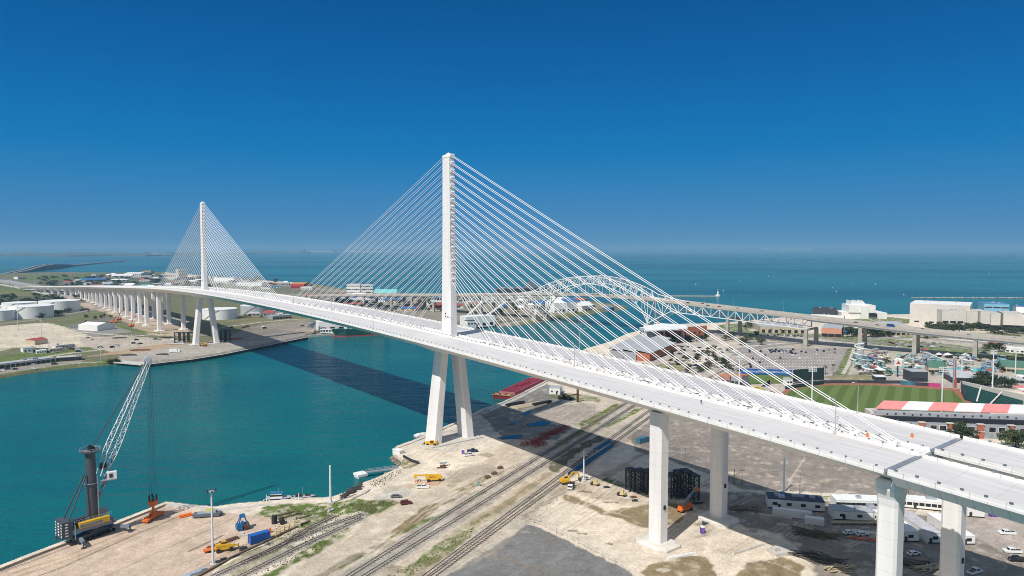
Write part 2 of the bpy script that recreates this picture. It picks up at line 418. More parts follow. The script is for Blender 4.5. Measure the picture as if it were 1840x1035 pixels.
Z_PORT = [
    Zp(C_DIRT, [(560, 1000), (690, 905), (740, 890), (860, 830), (960, 760), (1120, 690), (1250, 700), (1160, 780), (960, 900), (820, 1050), (500, 1060)], 5, .5),
    # parking and streets on the far side
    Zp(C_ROAD, [(1180, 600), (1330, 590), (1500, 600), (1660, 610), (1900, 620), (1900, 700), (1500, 700), (1300, 720), (1150, 690)], 6, .55),
    Zp((.29, .255, .235), [(1306, 652), (1345, 634), (1395, 624.5), (1528, 626.5), (1516, 658), (1506, 672), (1330, 676), (1285, 668)], .6),
    Zl(C_GRASS, [(1532, 627), (1520, 656), (1508, 676)], 5, 1.5),
    Zl(C_CONC, [(1535, 626), (1524, 656), (1515, 672)], 1.6, .3),
    Zp(C_GRASS, [(1320, 600), (1420, 603), (1540, 616), (1640, 626), (1760, 640), (1900, 655), (1900, 640), (1640, 612), (1500, 602), (1330, 594)], 5),
    Zp(C_ROAD, [(1330, 612), (1450, 617), (1380, 624), (1320, 640), (1260, 640)], 2),
    Zp(C_CAL, [(1250, 625), (1345, 612), (1310, 640), (1255, 668), (1225, 672)], 4, .7),
    Zl(C_CONC, [(1180, 635), (1260, 632), (1345, 622), (1460, 612)], 3, 1),
    Zl(C_ROAD, [(1330, 598), (1460, 606), (1560, 615), (1700, 622), (1900, 640)], 6, 1),
    Zl(C_ROAD, [(1560, 609), (1640, 606), (1760, 616), (1900, 622)], 7, 1),
    Zp(C_GRASS, [(1500, 578), (1580, 568), (1650, 575), (1660, 582), (1560, 580)], 5),
    Zp(C_GRASS, [(1600, 600), (1690, 595), (1840, 600), (1840, 610), (1620, 607)], 6, .9),
    Zp(C_DRY, [(1480, 676), (1570, 671), (1580, 684), (1500, 688)], 1.5),
    Zp(C_GRASS, [(1290, 584), (1345, 580), (1345, 595), (1290, 597)], 3),
    Zp(C_CONC, [(1130, 606), (1175, 594), (1190, 640), (1120, 660), (1090, 640)], 1),
    Zp(C_DRY, [(1170, 655), (1240, 650), (1250, 668), (1190, 690)], 3),
    # big beige lot under the bridge
    Zp(C_LOT, [(1120, 775), (1190, 745), (1300, 742), (1500, 770), (1900, 850), (1950, 905), (1760, 905), (1600, 893), (1420, 882), (1330, 880), (1300, 862), (1190, 822), (1145, 812)], 1.5),
    Zl((0.42, 0.36, 0.29), [(1447, 822), (1420, 862), (1415, 884)], .5, .2, .8),
    Zl((0.15, 0.13, 0.11), [(1180, 775), (1300, 800), (1420, 840)], .25, .6, .5),
    Zl((0.15, 0.13, 0.11), [(1440, 830), (1600, 850), (1700, 868)], .25, .6, .5),
    Zl(C_GRASS, [(1390, 889), (1500, 895), (1600, 902), (1760, 907), (1870, 916)], 2.2, 2),
    Zl(C_DRY, [(1200, 742), (1240, 755), (1300, 760)], 4, 3),
    # yard on the right
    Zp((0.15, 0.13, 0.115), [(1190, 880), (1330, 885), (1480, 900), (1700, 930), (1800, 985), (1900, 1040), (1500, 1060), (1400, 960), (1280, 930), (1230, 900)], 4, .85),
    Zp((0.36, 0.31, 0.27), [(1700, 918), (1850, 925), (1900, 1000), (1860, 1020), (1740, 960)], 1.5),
    Zp(C_CAL, [(1120, 960), (1300, 930), (1460, 1015), (1450, 1060), (1150, 1060)], 3, .9),
    Zp(C_MUD, [(1195, 1000), (1270, 1000), (1290, 1040), (1190, 1050), (1150, 1030)], 2),
    Zp(C_MUD, [(1345, 1012), (1400, 1000), (1445, 1018), (1450, 1050), (1310, 1050), (1330, 1025)], 2),
    Zp(C_WET, [(1245, 925), (1290, 930), (1270, 965), (1200, 985), (1180, 970)], 3, .6),
    # caliche pad round the near pier
    Zp(C_CAL, [(990, 905), (1010, 870), (1060, 858), (1120, 872), (1250, 910), (1260, 960), (1200, 1010), (1120, 1010), (1020, 960), (960, 945)], 3, .9),
    Zp((0.40, 0.33, 0.25), [(1060, 860), (1150, 880), (1230, 905), (1190, 925), (1100, 900), (1040, 885)], 4, .7),
    Zp(C_MUD, [(1012, 888), (1030, 893), (1062, 903), (1090, 918), (1120, 912), (1175, 905), (1232, 905), (1220, 938), (1190, 950), (1140, 948), (1115, 932), (1080, 925), (1040, 907), (1015, 898)], 2.5),
    Zl(C_MUD, [(1040, 883), (1060, 884)], 1.0, 1), Zl(C_MUD, [(1065, 894), (1083, 895)], 1.0, 1), Zl(C_MUD, [(1087, 902), (1108, 903)], .9, 1),
    Zl(C_WET, [(1022, 953), (1032, 954)], .8, .8), Zl(C_WET, [(1040, 958), (1052, 959)], .8, .8), Zl(C_WET, [(1090, 977), (1100, 978)], .8, .8),
    # grey asphalt lot in the foreground
    Zp(C_ASPH, [(945, 942), (958, 944), (1000, 962), (1060, 992), (1125, 1024), (1160, 1050), (1100, 1100), (730, 1100), (800, 1035), (870, 990)], .9),
    Zp((0.36, 0.32, 0.27), [(905, 958), (935, 946), (900, 985), (860, 1010), (840, 1005)], 3, .4),
    # beige lane beside the tracks
    Zp((0.42, 0.37, 0.30), [(830, 1000), (960, 905), (1005, 870), (1010, 880), (950, 940), (860, 1000), (790, 1045), (770, 1045)], 2),
    Zp((0.25, 0.2, 0.15), [(900, 930), (960, 885), (1005, 858), (1050, 872), (1000, 895), (940, 935)], 2.5, .8),
    # ballast and grass between the tracks
    Zl(C_BAL, T1, 3.2, 1), Zl(C_BAL, T1B, 3.2, 1), Zl((0.40, 0.35, 0.29), T3, 3.0, 1), Zl((0.40, 0.35, 0.29), T3B, 3.0, 1),
    Zp(C_GRASS, [(700, 1035), (745, 1007), (790, 975), (850, 947), (853, 953), (830, 975), (790, 1005), (740, 1040), (715, 1050)], 2, .9),
    Zp(C_MUD, [(720, 1045), (770, 1010), (840, 963), (848, 965), (775, 1020), (740, 1045)], 1.2, .5),
    Zp(C_GRASS, [(843, 938), (875, 922), (882, 925), (862, 940), (846, 944)], 1.5),
    Zp(C_DRY, [(800, 965), (880, 915), (960, 868), (965, 872), (890, 925), (820, 970)], 2, .5),
    Zp(C_MUD, [(880, 915), (950, 870), (1000, 838), (1008, 845), (940, 890), (895, 922)], 2, .6),
    Zl(C_DRY, [(1010, 797), (1060, 765), (1110, 728)], 3, 2), Zl(C_GRASS, [(1090, 765), (1150, 735)], 2.4, 1.5),
    Zl(C_GRASS, [(1040, 765), (1075, 745), (1110, 726)], 2.2, 1.5),
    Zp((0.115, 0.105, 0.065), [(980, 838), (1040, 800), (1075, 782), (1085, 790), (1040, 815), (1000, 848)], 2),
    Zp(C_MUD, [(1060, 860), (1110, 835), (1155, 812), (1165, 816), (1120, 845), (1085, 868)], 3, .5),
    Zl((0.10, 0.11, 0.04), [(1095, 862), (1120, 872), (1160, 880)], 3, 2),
    # grass along the left tracks
    Zp(C_GRASS, [(458, 926), (470, 910), (530, 905), (600, 902), (640, 893), (672, 902), (700, 896), (718, 905), (700, 915), (670, 925), (640, 940), (620, 962), (590, 985), (540, 1012), (470, 1050), (440, 1050), (520, 1005), (590, 960), (570, 945), (510, 950), (470, 935)], 2.5),
    Zp((0.085, 0.10, 0.03), [(620, 905), (690, 898), (715, 903), (680, 918), (640, 925)], 3),
    Zp(C_DRY, [(395, 1020), (480, 975), (540, 950), (590, 930), (600, 938), (520, 985), (420, 1035)], 2.5, .8),
    Zp(C_CAL, [(570, 940), (610, 925), (650, 920), (655, 928), (600, 948)], 2, .9),
    Zl(C_BAL, TA, 2.4, .8), Zl(C_BAL, TB, 2.4, .8), Zl((0.19, 0.165, 0.13), TC, 2.0, .8),
    Zl(C_MUD, [(712, 955), (730, 945), (765, 920), (780, 908)], 2.8, 1.6), Zl(C_WET, [(570, 1040), (640, 1000), (700, 975)], 2.2, 1.4, .8),
    Zl(C_GRASS, [(697, 968), (735, 952), (775, 930)], .9, 1), Zl(C_GRASS, [(610, 1020), (650, 1000)], .8, .8),
    Zl(C_GRASS, [(780, 935), (835, 905), (880, 878)], 1.0, 1.2, .7), Zl(C_DRY, [(830, 880), (870, 858), (900, 850)], 2, 1.2, .8),
    # bank under the dead quay by the near legs
    Zp(C_DRY, [(708, 828), (726, 824), (752, 832), (740, 842), (722, 842)], 1.5),
    Zp(C_CONC, [(668, 898), (700, 872), (742, 880), (735, 892), (712, 897), (690, 898)], .5),
    Zp(C_CONC, [(735, 800), (790, 780), (880, 740), (925, 760), (860, 800), (800, 815)], 1.5, .75),
    Zp((0.25, 0.215, 0.175), [(800, 850), (880, 830), (900, 845), (820, 870)], 4, .5),
    Zl(C_DIRT, [(700, 880), (760, 868), (820, 862)], 3, 2, .6), Zl(C_WET, [(795, 905), (815, 898)], 1.6, 1),
    # yard beyond the legs
    Zp((0.20, 0.185, 0.165), [(862, 742), (930, 714), (980, 690), (1010, 695), (1010, 735), (1060, 742), (1000, 790), (905, 790)], 2),
    Zp((0.40, 0.34, 0.28), [(955, 742), (1000, 728), (1070, 725), (1075, 742), (1030, 765), (990, 760)], 2),
    Zl(C_CONC, [(862, 743), (900, 728), (928, 715), (976, 690), (1010, 672)], 2.6, .3),
    Zp(C_GRASS, [(975, 710), (1030, 705), (1080, 715), (1075, 722), (1000, 718)], 3, .8),
    # crane dock
    Zp(C_DOCK, [(-80, 1047), (0, 1025), (60, 1001), (192, 951), (299, 908), (345, 913), (458, 927), (553, 936), (420, 1000), (365, 1040), (300, 1100), (-200, 1100)], .25),
    Zp((0.33, 0.25, 0.175), [(330, 1035), (420, 985), (548, 938), (553, 936), (420, 1001), (345, 1050)], .3, .8),
    Zp((0.36, 0.28, 0.2), [(250, 950), (310, 930), (330, 945), (260, 980)], 4, .5),
    Zl((0.33, 0.2, 0.11), [(-20, 1043), (120, 1000), (240, 950), (330, 915)], .45, .25, .75), Zl((0.33, 0.2, 0.11), [(20, 1040), (130, 1004), (250, 955)], .5, .3, .6),
    Zl((0.19, 0.15, 0.115), [(-10, 1031), (60, 1007), (192, 957), (299, 914)], .35, .1), Zl((0.16, 0.13, 0.1), [(30, 1050), (110, 1020), (240, 962), (330, 925)], .35, .1),
    Zl((0.24, 0.19, 0.14), [(180, 1040), (300, 985), (420, 932)], .22, .1), Zl((0.18, 0.14, 0.11), [(340, 990), (372, 975), (400, 962)], .6, .2),
    Zl((0.24, 0.14, 0.09), [(392, 985), (430, 965)], .7, .5, .7),
]
Z_NORTH = [
    Zp((0.135, 0.135, 0.07), [(-500, 700), (-500, 494), (300, 489), (560, 508), (700, 528), (1000, 528), (1130, 553), (1000, 580), (600, 600), (300, 655), (0, 690)], 9, .96),
    Zp(C_SCRUB, [(-200, 536), (100, 532), (170, 552), (130, 562), (-200, 570)], 18), Zp(C_GRASS, [(-300, 512), (60, 508), (75, 524), (-300, 540)], 14, .9),
    Zp((0.16, 0.15, 0.05), [(-300, 521), (30, 523), (40, 528), (-300, 534)], 8), Zp(C_SCRUB, [(60, 496), (300, 492), (300, 512), (100, 516)], 25, .8),
    Zp(C_GRASS, [(20, 494), (170, 492), (160, 500), (40, 504)], 16, .8),
    Zp(C_SAND, [(296, 489), (440, 501.5), (500, 505.5), (560, 509.5), (560, 512), (440, 506), (296, 494)], 6),
    Zp((0.27, 0.24, 0.2), [(330, 495), (460, 505), (700, 530), (1000, 530), (1100, 550), (960, 575), (600, 580), (500, 545), (300, 515)], 18, .75),
    Zp(C_SCRUB, [(340, 508), (520, 515), (620, 528), (520, 528), (340, 518)], 18, .7),
    # highway
    Zl((0.32, 0.3, 0.275), [(-200, 489), (0, 504), (40, 511), (90, 521), (150, 537), (215, 557), (300, 580)], 30, 4),
    Zl((0.45, 0.42, 0.38), [(-200, 496), (0, 511), (45, 519), (95, 530), (150, 545)], 9, 2), Zl((0.16, 0.155, 0.15), [(-200, 484), (0, 500), (60, 510), (120, 520)], 6, 2, .8),
    Zl((0.17, 0.16, 0.15), [(-150, 492), (0, 507), (60, 517), (100, 526)], 4, 2, .8),
    # works under the viaduct
    Zp((0.43, 0.33, 0.245), [(110, 533), (170, 537), (270, 570), (345, 590), (330, 607), (270, 602), (200, 565), (150, 552)], 5, .85),
    Zp((0.16, 0.15, 0.14), [(120, 585), (190, 570), (215, 580), (150, 600)], 3), Zp(C_ROAD, [(130, 590), (205, 583), (240, 596), (170, 604), (140, 600)], 2),
    # roads
    Zl(C_ROAD, [(-200, 606), (0, 582), (60, 575), (110, 566), (160, 558), (180, 552), (168, 545), (140, 540)], 6, 1.5), Zl(C_GRASS, [(-200, 588), (40, 572), (110, 562)], 3, 2, .8),
    Zl((0.43, 0.4, 0.35), [(60, 584), (90, 580), (140, 596), (230, 604), (300, 600), (370, 602)], 3.5, 1), Zl(C_GRASS, [(95, 580), (145, 602)], 5, 2), Zl(C_GRASS, [(185, 578), (245, 595), (300, 600)], 5, 2),
    Zl(C_GRASS, [(125, 578), (160, 570), (190, 560)], 6, 2.5, .9),
    # big caliche pad
    Zp(C_SAND, [(-200, 610), (0, 586), (75, 580), (105, 584), (165, 605), (200, 617), (155, 624), (90, 625), (0, 625), (-200, 660)], 2),
    Zp((0.40, 0.345, 0.28), [(140, 605), (240, 604), (330, 612), (330, 625), (200, 632), (150, 622)], 4), Zp(C_SAND, [(-150, 620), (0, 615), (20, 625), (-20, 640), (-150, 650)], 4, .7),
    Zp(C_GRASS, [(-200, 668), (0, 640), (50, 632), (165, 624), (170, 628), (110, 640), (40, 648), (0, 655), (-200, 690)], 2.5),
    Zp(C_GRASS, [(-200, 700), (0, 675), (60, 663), (130, 655), (180, 647), (215, 645), (235, 651), (205, 655), (80, 667), (0, 680)], 2, .95),
    Zl(C_CONC, [(-100, 690), (0, 671), (60, 662), (120, 654), (182, 650)], 1.6, .4), Zl((0.4, 0.36, 0.3), [(-100, 668), (0, 652), (60, 644), (130, 634), (240, 622), (330, 612)], 3.5, 1),
    Zp((0.27, 0.24, 0.2), [(0, 662), (60, 655), (150, 647), (145, 652), (70, 662), (0, 671)], 1.5),
    # dock on the far bank
    Zp((0.34, 0.305, 0.265), [(205, 655), (215, 640), (330, 618), (400, 612), (470, 603), (560, 585), (620, 585), (600, 598), (552, 606), (400, 637), (300, 651)], 2),
    Zp((0.28, 0.235, 0.2), [(400, 612), (440, 590), (520, 574), (600, 576), (610, 590), (560, 600), (470, 612)], 4, .8), Zp((0.37, 0.26, 0.17), [(160, 640), (260, 622), (345, 612), (340, 617), (250, 634)], 3),
    Zp(C_DRY, [(400, 577), (520, 565), (600, 575), (440, 582)], 6, .6), Zl(C_CONC, [(400, 588), (460, 580), (520, 574), (600, 572)], 3, 1),
    # rail-side strip and park beyond the ship channel
    Zp((0.30, 0.265, 0.225), [(860, 588), (930, 577), (1000, 568), (960, 580), (918, 586)], 2), Zp(C_GRASS, [(915, 582), (1000, 566), (1110, 553), (1060, 562), (1016, 571), (960, 580)], 4, .9),
]

_r = random.Random(17)
for i in range(90):   # wheel tracks and wet stains on the yards
    a_ = _r.choice(((600, 1030, 820, 900), (760, 900, 960, 800), (960, 930, 1250, 900), (1150, 1000, 1440, 960), (830, 1020, 1000, 900), (1480, 980, 1700, 950), (900, 770, 1060, 740)))
    x0, y0 = _r.uniform(a_[0], a_[2]), _r.uniform(min(a_[1], a_[3]), max(a_[1], a_[3])); L_ = _r.uniform(30, 160); s_ = _r.uniform(-.75, -.45) if _r.random() < .75 else _r.uniform(-.1, .5)
    ln_ = [(x0 + L_ * t, y0 + s_ * L_ * t + _r.uniform(-3, 3)) for t in (0, .35, .7, 1)]
    c_ = _r.choice((C_DIRT, C_MUD, (.62, .55, .45), (.62, .55, .45), C_WET))
    for dx in (0, 9): Z_PORT.insert(len(Z_PORT) - 9, Zl(c_, [(x + dx, y + dx * .25) for x, y in ln_], .32, .3, .36))
for i in range(70):
    x0, y0 = _r.uniform(640, 1700), _r.uniform(800, 1030); w_ = _r.uniform(4, 16)
    if y0 < 1010 - (x0 - 560) * .62 or (790 < x0 < 1160 and y0 > 932): continue
    Z_PORT.insert(len(Z_PORT) - 9, Zp(_r.choice((C_MUD, C_WET, C_DIRT, (.63, .56, .46))), [(x0 - w_, y0), (x0, y0 - w_ * .3), (x0 + w_ * 1.2, y0 - w_ * .1), (x0 + w_ * .4, y0 + w_ * .35)], 1.4, .6))

def terrain(name, shore, zones, d0, d1, nrow, t0, t1, ncol, seed, base=C_CAL):
    """land as one sheet: fine near the camera, coarse far off; falls under the water outside its shore"""
    ds = d0 * (d1 / d0) ** (np.arange(nrow) / (nrow - 1.0))
    ts = np.linspace(t0, t1, ncol)
    X = (ds[:, None] * ts[None, :]); Y = np.repeat(ds[:, None], ncol, 1)
    wob = np.clip(Y / 400, .5, 4)
    sd = sdist(shore, X, Y) + (fbm(X, Y, 9, seed) - .5) * 1.2 * wob
    slope = 2.2 * np.clip(1 - Y / 6000, .2, 1)
    Z = np.clip(sd * slope / np.clip(Y / 300, 1, 4), -4, GZ) + np.where(sd > 3, (fbm(X, Y, 14, seed + 3) - .5) * .35, 0)
    keep = sd > -14 * np.clip(Y / 400, .6, 6)
    C = np.empty(X.shape + (3,)); C[:] = base
    for z in zones:
        P, nz = z[2], z[3]
        m = nz * 3 + (z[5] if z[0] == "l" else 0) + 2
        x0, y0 = P.min(0) - m; x1, y1 = P.max(0) + m
        k = np.nonzero((X > x0) & (X < x1) & (Y > y0) & (Y < y1) & keep)
        if not len(k[0]): continue
        x, y = X[k], Y[k]
        d = sdist(P, x, y) if z[0] == "p" else z[5] - sdist(P, x, y, False)
        d = d + (fbm(x, y, max(2.0, nz * 3.2), seed + 11 + int(P[0][0]) % 97) - .5) * 2.4 * nz
        f = np.clip(d / max(.35, nz * .45) + .5, 0, 1) * z[4]
        if z[1][1] > z[1][0] * .85 and z[1][2] < z[1][1] * .6:      # grass grows in tufts and lets the soil show
            f = f * np.clip(fbm(x, y, 2.4, seed + 31) * 2.4 - .35, .12, 1)
        elif nz >= 1:
            f = f * np.clip(fbm(x, y, 3.5, seed + 37) * 2.2 + .1, .5, 1)
        C[k] = C[k] * (1 - f[:, None]) + np.array(z[1]) * f[:, None]
    # dry rocks at the waterline
    e = np.clip(1 - np.abs(sd - .5) / (1.6 * wob), 0, 1) * .75
    C = C * (1 - e[..., None]) + np.array((0.15, 0.125, 0.1)) * e[..., None]
    idx = np.full(X.shape, -1, np.int64)
    q = keep[:-1, :-1] & keep[1:, :-1] & keep[:-1, 1:] & keep[1:, 1:]
    use = np.zeros(X.shape, bool)
    use[:-1, :-1] |= q; use[1:, :-1] |= q; use[:-1, 1:] |= q; use[1:, 1:] |= q
    idx[use] = np.arange(use.sum())
    V = np.stack([X[use], Y[use], Z[use]], 1).astype(np.float32)
    F = np.stack([idx[:-1, :-1][q], idx[:-1, 1:][q], idx[1:, 1:][q], idx[1:, :-1][q]], 1).astype(np.int32)
    me = bpy.data.meshes.new(name)
    me.vertices.add(len(V)); me.vertices.foreach_set("co", V.ravel())
    me.loops.add(F.size); me.loops.foreach_set("vertex_index", F.ravel())
    me.polygons.add(len(F)); me.polygons.foreach_set("loop_start", np.arange(0, F.size, 4, dtype=np.int32))
    me.polygons.foreach_set("use_smooth", np.ones(len(F), bool))
    me.update()
    ca = me.color_attributes.new("earth", 'FLOAT_COLOR', 'POINT')
    ca.data.foreach_set("color", np.concatenate([C[use], np.ones((len(V), 1))], 1).astype(np.float32).ravel())
    me.materials.append(earth_mat())
    o = bpy.data.objects.new(name, me); COL.objects.link(o)
    return tag(o, kind="structure")

def earth_mat():
    if "earth" in MATS: return MATS["earth"]
    m = bpy.data.materials.new("earth"); m.use_nodes = True
    nt = m.node_tree; b = nt.nodes["Principled BSDF"]
    b.inputs["Roughness"].default_value = 0.92; b.inputs["Specular IOR Level"].default_value = 0.15
    at_ = nt.nodes.new("ShaderNodeAttribute"); at_.attribute_name = "earth"
    geo = nt.nodes.new("ShaderNodeNewGeometry")
    out = at_.outputs["Color"]
    for sc, lo, hi, st in ((0.02, .98, 1.3, None), (0.16, .84, 1.15, None), (1.1, .78, 1.2, None), (0.3, .9, 1.09, (1.0, 0.1, 1))):
        n = nt.nodes.new("ShaderNodeTexNoise"); n.inputs["Scale"].default_value = sc; n.inputs["Detail"].default_value = 5; n.inputs["Roughness"].default_value = .65
        if st:   # wheel tracks along the yards
            mp = nt.nodes.new("ShaderNodeMapping"); mp.vector_type = "TEXTURE"; mp.inputs["Rotation"].default_value = (0, 0, R(62.5)); mp.inputs["Scale"].default_value = (9, .9, 1)
            nt.links.new(geo.outputs["Position"], mp.inputs["Vector"]); nt.links.new(mp.outputs["Vector"], n.inputs["Vector"])
        else:
            nt.links.new(geo.outputs["Position"], n.inputs["Vector"])
        r = nt.nodes.new("ShaderNodeMapRange")
        r.inputs["From Min"].default_value = .3; r.inputs["From Max"].default_value = .7; r.inputs["To Min"].default_value = lo; r.inputs["To Max"].default_value = hi
        nt.links.new(n.outputs["Fac"], r.inputs["Value"])
        mx = nt.nodes.new("ShaderNodeVectorMath"); mx.operation = 'SCALE'
        nt.links.new(out, mx.inputs[0]); nt.links.new(r.outputs["Result"], mx.inputs["Scale"])
        out = mx.outputs["Vector"]
    nt.links.new(out, b.inputs["Base Color"])
    n = nt.nodes.new("ShaderNodeTexNoise"); n.inputs["Scale"].default_value = 1.2; n.inputs["Detail"].default_value = 5
    nt.links.new(geo.outputs["Position"], n.inputs["Vector"])
    bpn = nt.nodes.new("ShaderNodeBump"); bpn.inputs["Distance"].default_value = .25; bpn.inputs["Strength"].default_value = .6
    nt.links.new(n.outputs["Fac"], bpn.inputs["Height"]); nt.links.new(bpn.outputs["Normal"], b.inputs["Normal"])
    MATS["earth"] = m
    return m

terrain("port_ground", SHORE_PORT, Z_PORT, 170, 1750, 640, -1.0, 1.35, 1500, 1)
terrain("north_ground", SHORE_NORTH, Z_NORTH, 480, 5200, 520, -1.25, .24, 1150, 5, (0.165, 0.15, 0.095))

# far shore on the horizon: low land with a ragged edge
def far_shore(name, pts, thick, h):
    """pts: list of photo points on the water's edge, thick: depth in metres"""
    m = MB(); rr = random.Random(3)
    front, back = [], []
    for (a, b), (c, d) in zip(pts[:-1], pts[1:]):
        for k in range(8):
            t = k / 8
            p = at(a + (c - a) * t, b + (d - b) * t, 0); p.z = 0
            front.append(p)
    p = at(*pts[-1], 0); front.append(p)
    top = []
    for p in front:
        e = p.copy(); e.y += thick; e.x *= e.y / p.y
        f = p.copy(); f.y += 60; f.z = h * rr.uniform(.4, 1)
        e.z = h * rr.uniform(.6, 1.6)
        top.append(f); back.append(e)
    n = len(front)
    m.add(front + top + back, [(i, i + 1, n + i + 1, n + i) for i in range(n - 1)] + [(n + i, n + i + 1, 2 * n + i + 1, 2 * n + i) for i in range(n - 1)])
    return tag(m.build(name, mat("far_land", (0.075, 0.085, 0.055), .95, var=.3, scale=.004)), kind="structure")
far_shore("far_terrain", [(-300, 461), (-60, 461), (60, 460.5), (120, 461.2), (200, 460.2), (260, 460.6), (320, 458.6), (390, 456.8), (440, 456.2), (500, 454), (560, 452.5), (640, 451), (760, 449.6)], 5000, 24)
far_shore("spit_terrain", [(-300, 487.5), (-40, 487), (40, 485.8)], 60, 2)

# ------------------------------------------------------------------ water
def water_mat():
    m = bpy.data.materials.new("sea_water"); m.use_nodes = True
    nt = m.node_tree; b = nt.nodes["Principled BSDF"]
    geo = nt.nodes.new("ShaderNodeNewGeometry")
    def noise(sc, scale3, detail=4, rot=0):
        mp = nt.nodes.new("ShaderNodeMapping"); mp.inputs["Scale"].default_value = scale3; mp.inputs["Rotation"].default_value = (0, 0, rot)
        n = nt.nodes.new("ShaderNodeTexNoise"); n.inputs["Scale"].default_value = sc; n.inputs["Detail"].default_value = detail
        nt.links.new(geo.outputs["Position"], mp.inputs["Vector"]); nt.links.new(mp.outputs["Vector"], n.inputs["Vector"])
        return n.outputs["Fac"]
    def rng(f, a, c, lo=0, hi=1):
        r = nt.nodes.new("ShaderNodeMapRange"); r.inputs["From Min"].default_value = a; r.inputs["From Max"].default_value = c
        r.inputs["To Min"].default_value = lo; r.inputs["To Max"].default_value = hi
        nt.links.new(f, r.inputs["Value"]); return r.outputs["Result"]
    def mix(f, c1, c2):
        x = nt.nodes.new("ShaderNodeMix"); x.data_type = 'RGBA'
        for i, c in ((6, c1), (7, c2)):
            if isinstance(c, tuple): x.inputs[i].default_value = (*c, 1)
            else: nt.links.new(c, x.inputs[i])
        nt.links.new(f, x.inputs[0]); return x.outputs[2]
    # silt patches of the harbour, then broad cloud-shadow bands painted into the bay colour
    c = mix(rng(noise(.006, (1, 2.2, 1), 5), .35, .68), (0.0, 0.10, 0.12), (0.003, 0.128, 0.126))
    bay = mix(rng(noise(.0011, (.35, 1.5, 1), 5), .45, .58), (0.016, 0.15, 0.148), (0.004, 0.085, 0.098))
    sep = nt.nodes.new("ShaderNodeSeparateXYZ"); nt.links.new(geo.outputs["Position"], sep.inputs[0])
    c = mix(rng(sep.outputs["Y"], 900, 1500), c, bay)
    nt.links.new(c, b.inputs["Base Color"])
    b.inputs["Roughness"].default_value = .2
    b.inputs["IOR"].default_value = 1.33
    b.inputs["Specular IOR Level"].default_value = .22
    h = nt.nodes.new("ShaderNodeMath"); h.operation = 'ADD'
    nt.links.new(noise(.55, (.35, 1, 1), 5, R(12)), h.inputs[0])
    g = nt.nodes.new("ShaderNodeMath"); g.operation = 'MULTIPLY'; g.inputs[1].default_value = 3
    nt.links.new(noise(.09, (.4, 1, 1), 4, R(-8)), g.inputs[0]); nt.links.new(g.outputs[0], h.inputs[1])
    bpn = nt.nodes.new("ShaderNodeBump"); bpn.inputs["Distance"].default_value = 1.1; bpn.inputs["Strength"].default_value = .7
    nt.links.new(h.outputs[0], bpn.inputs["Height"]); nt.links.new(bpn.outputs["Normal"], b.inputs["Normal"])
    return m
wm = MB()
rad = [0, 400, 900, 2000, 5000, 12000, 40000, 120000]
nseg = 48
wm.v.append((0, 0, 0))
for r_ in rad[1:]:
    for k in range(nseg):
        wm.v.append((r_ * math.cos(2 * pi * k / nseg), r_ * math.sin(2 * pi * k / nseg), 0))
for k in range(nseg):
    wm.f.append((0, 1 + k, 1 + (k + 1) % nseg))
for i in range(len(rad) - 2):
    for k in range(nseg):
        a, b_ = 1 + i * nseg + k, 1 + i * nseg + (k + 1) % nseg
        wm.f.append((a, a + nseg, b_ + nseg, b_))
wm.sm = [False] * len(wm.f); wm.mi = [0] * len(wm.f)
tag(wm.build("sea_water", water_mat()), kind="structure")
# ------------------------------------------------------------------ the cable-stayed bridge
WHITE = mat("white_concrete", (0.80, 0.775, 0.755), .65, var=.035, scale=.09, streak=(1, 1, .18), bump=.01, bscale=2)
PYLON = mat("pylon_concrete", (0.82, 0.785, 0.765), .6, var=.075, scale=.12, streak=(1, 1, .12))
DECKM = mat("deck_concrete", (0.62, 0.60, 0.59), .8, var=.075, scale=.5, bump=.01, bscale=1.5, streak=(.09, 1, 1), rot=BRZ)
BARR = mat("parapet_concrete", (0.74, 0.715, 0.695), .75, var=.06, scale=.3)
STEEL = mat("grey_steel", (0.30, 0.32, 0.34), .45, .6, var=.1)
DARK = mat("dark_gap", (0.035, 0.033, 0.03), .9, var=.2)
CABLE = mat("cable_sheath", (0.86, 0.84, 0.82), .4, var=.02)
JOINTM = mat("joint_steel", (0.30, 0.32, 0.35), .5, .3, var=.1)
BLACK = mat("black_rubber", (0.02, 0.02, 0.022), .7, var=.1)
TOPB = mat("median_concrete", (0.72, 0.70, 0.67), .8, var=.06, scale=.25)

def seams(m, step, dark, ax=None):
    """thin casting joints every few metres along the bridge axis"""
    nt = m.node_tree; b = nt.nodes["Principled BSDF"]; src = b.inputs["Base Color"].links[0].from_socket
    g = nt.nodes.new("ShaderNodeNewGeometry"); d = nt.nodes.new("ShaderNodeVectorMath"); d.operation = 'DOT_PRODUCT'; d.inputs[1].default_value = ax or (U2.x, U2.y, 0)
    nt.links.new(g.outputs["Position"], d.inputs[0])
    q = nt.nodes.new("ShaderNodeMath"); q.operation = 'PINGPONG'; q.inputs[1].default_value = step / 2; nt.links.new(d.outputs["Value"], q.inputs[0])
    r = nt.nodes.new("ShaderNodeMapRange"); r.inputs["From Min"].default_value = .03; r.inputs["From Max"].default_value = .14; r.inputs["To Min"].default_value = dark; r.inputs["To Max"].default_value = 1
    nt.links.new(q.outputs[0], r.inputs["Value"])
    v = nt.nodes.new("ShaderNodeVectorMath"); v.operation = 'SCALE'; nt.links.new(src, v.inputs[0]); nt.links.new(r.outputs["Result"], v.inputs["Scale"]); nt.links.new(v.outputs["Vector"], b.inputs["Base Color"])
seams(WHITE, 3.7, .62); seams(DECKM, 11.06, .8); seams(BARR, 7.4, .6); seams(PYLON, 4.6, .87, (0, 0, 1))

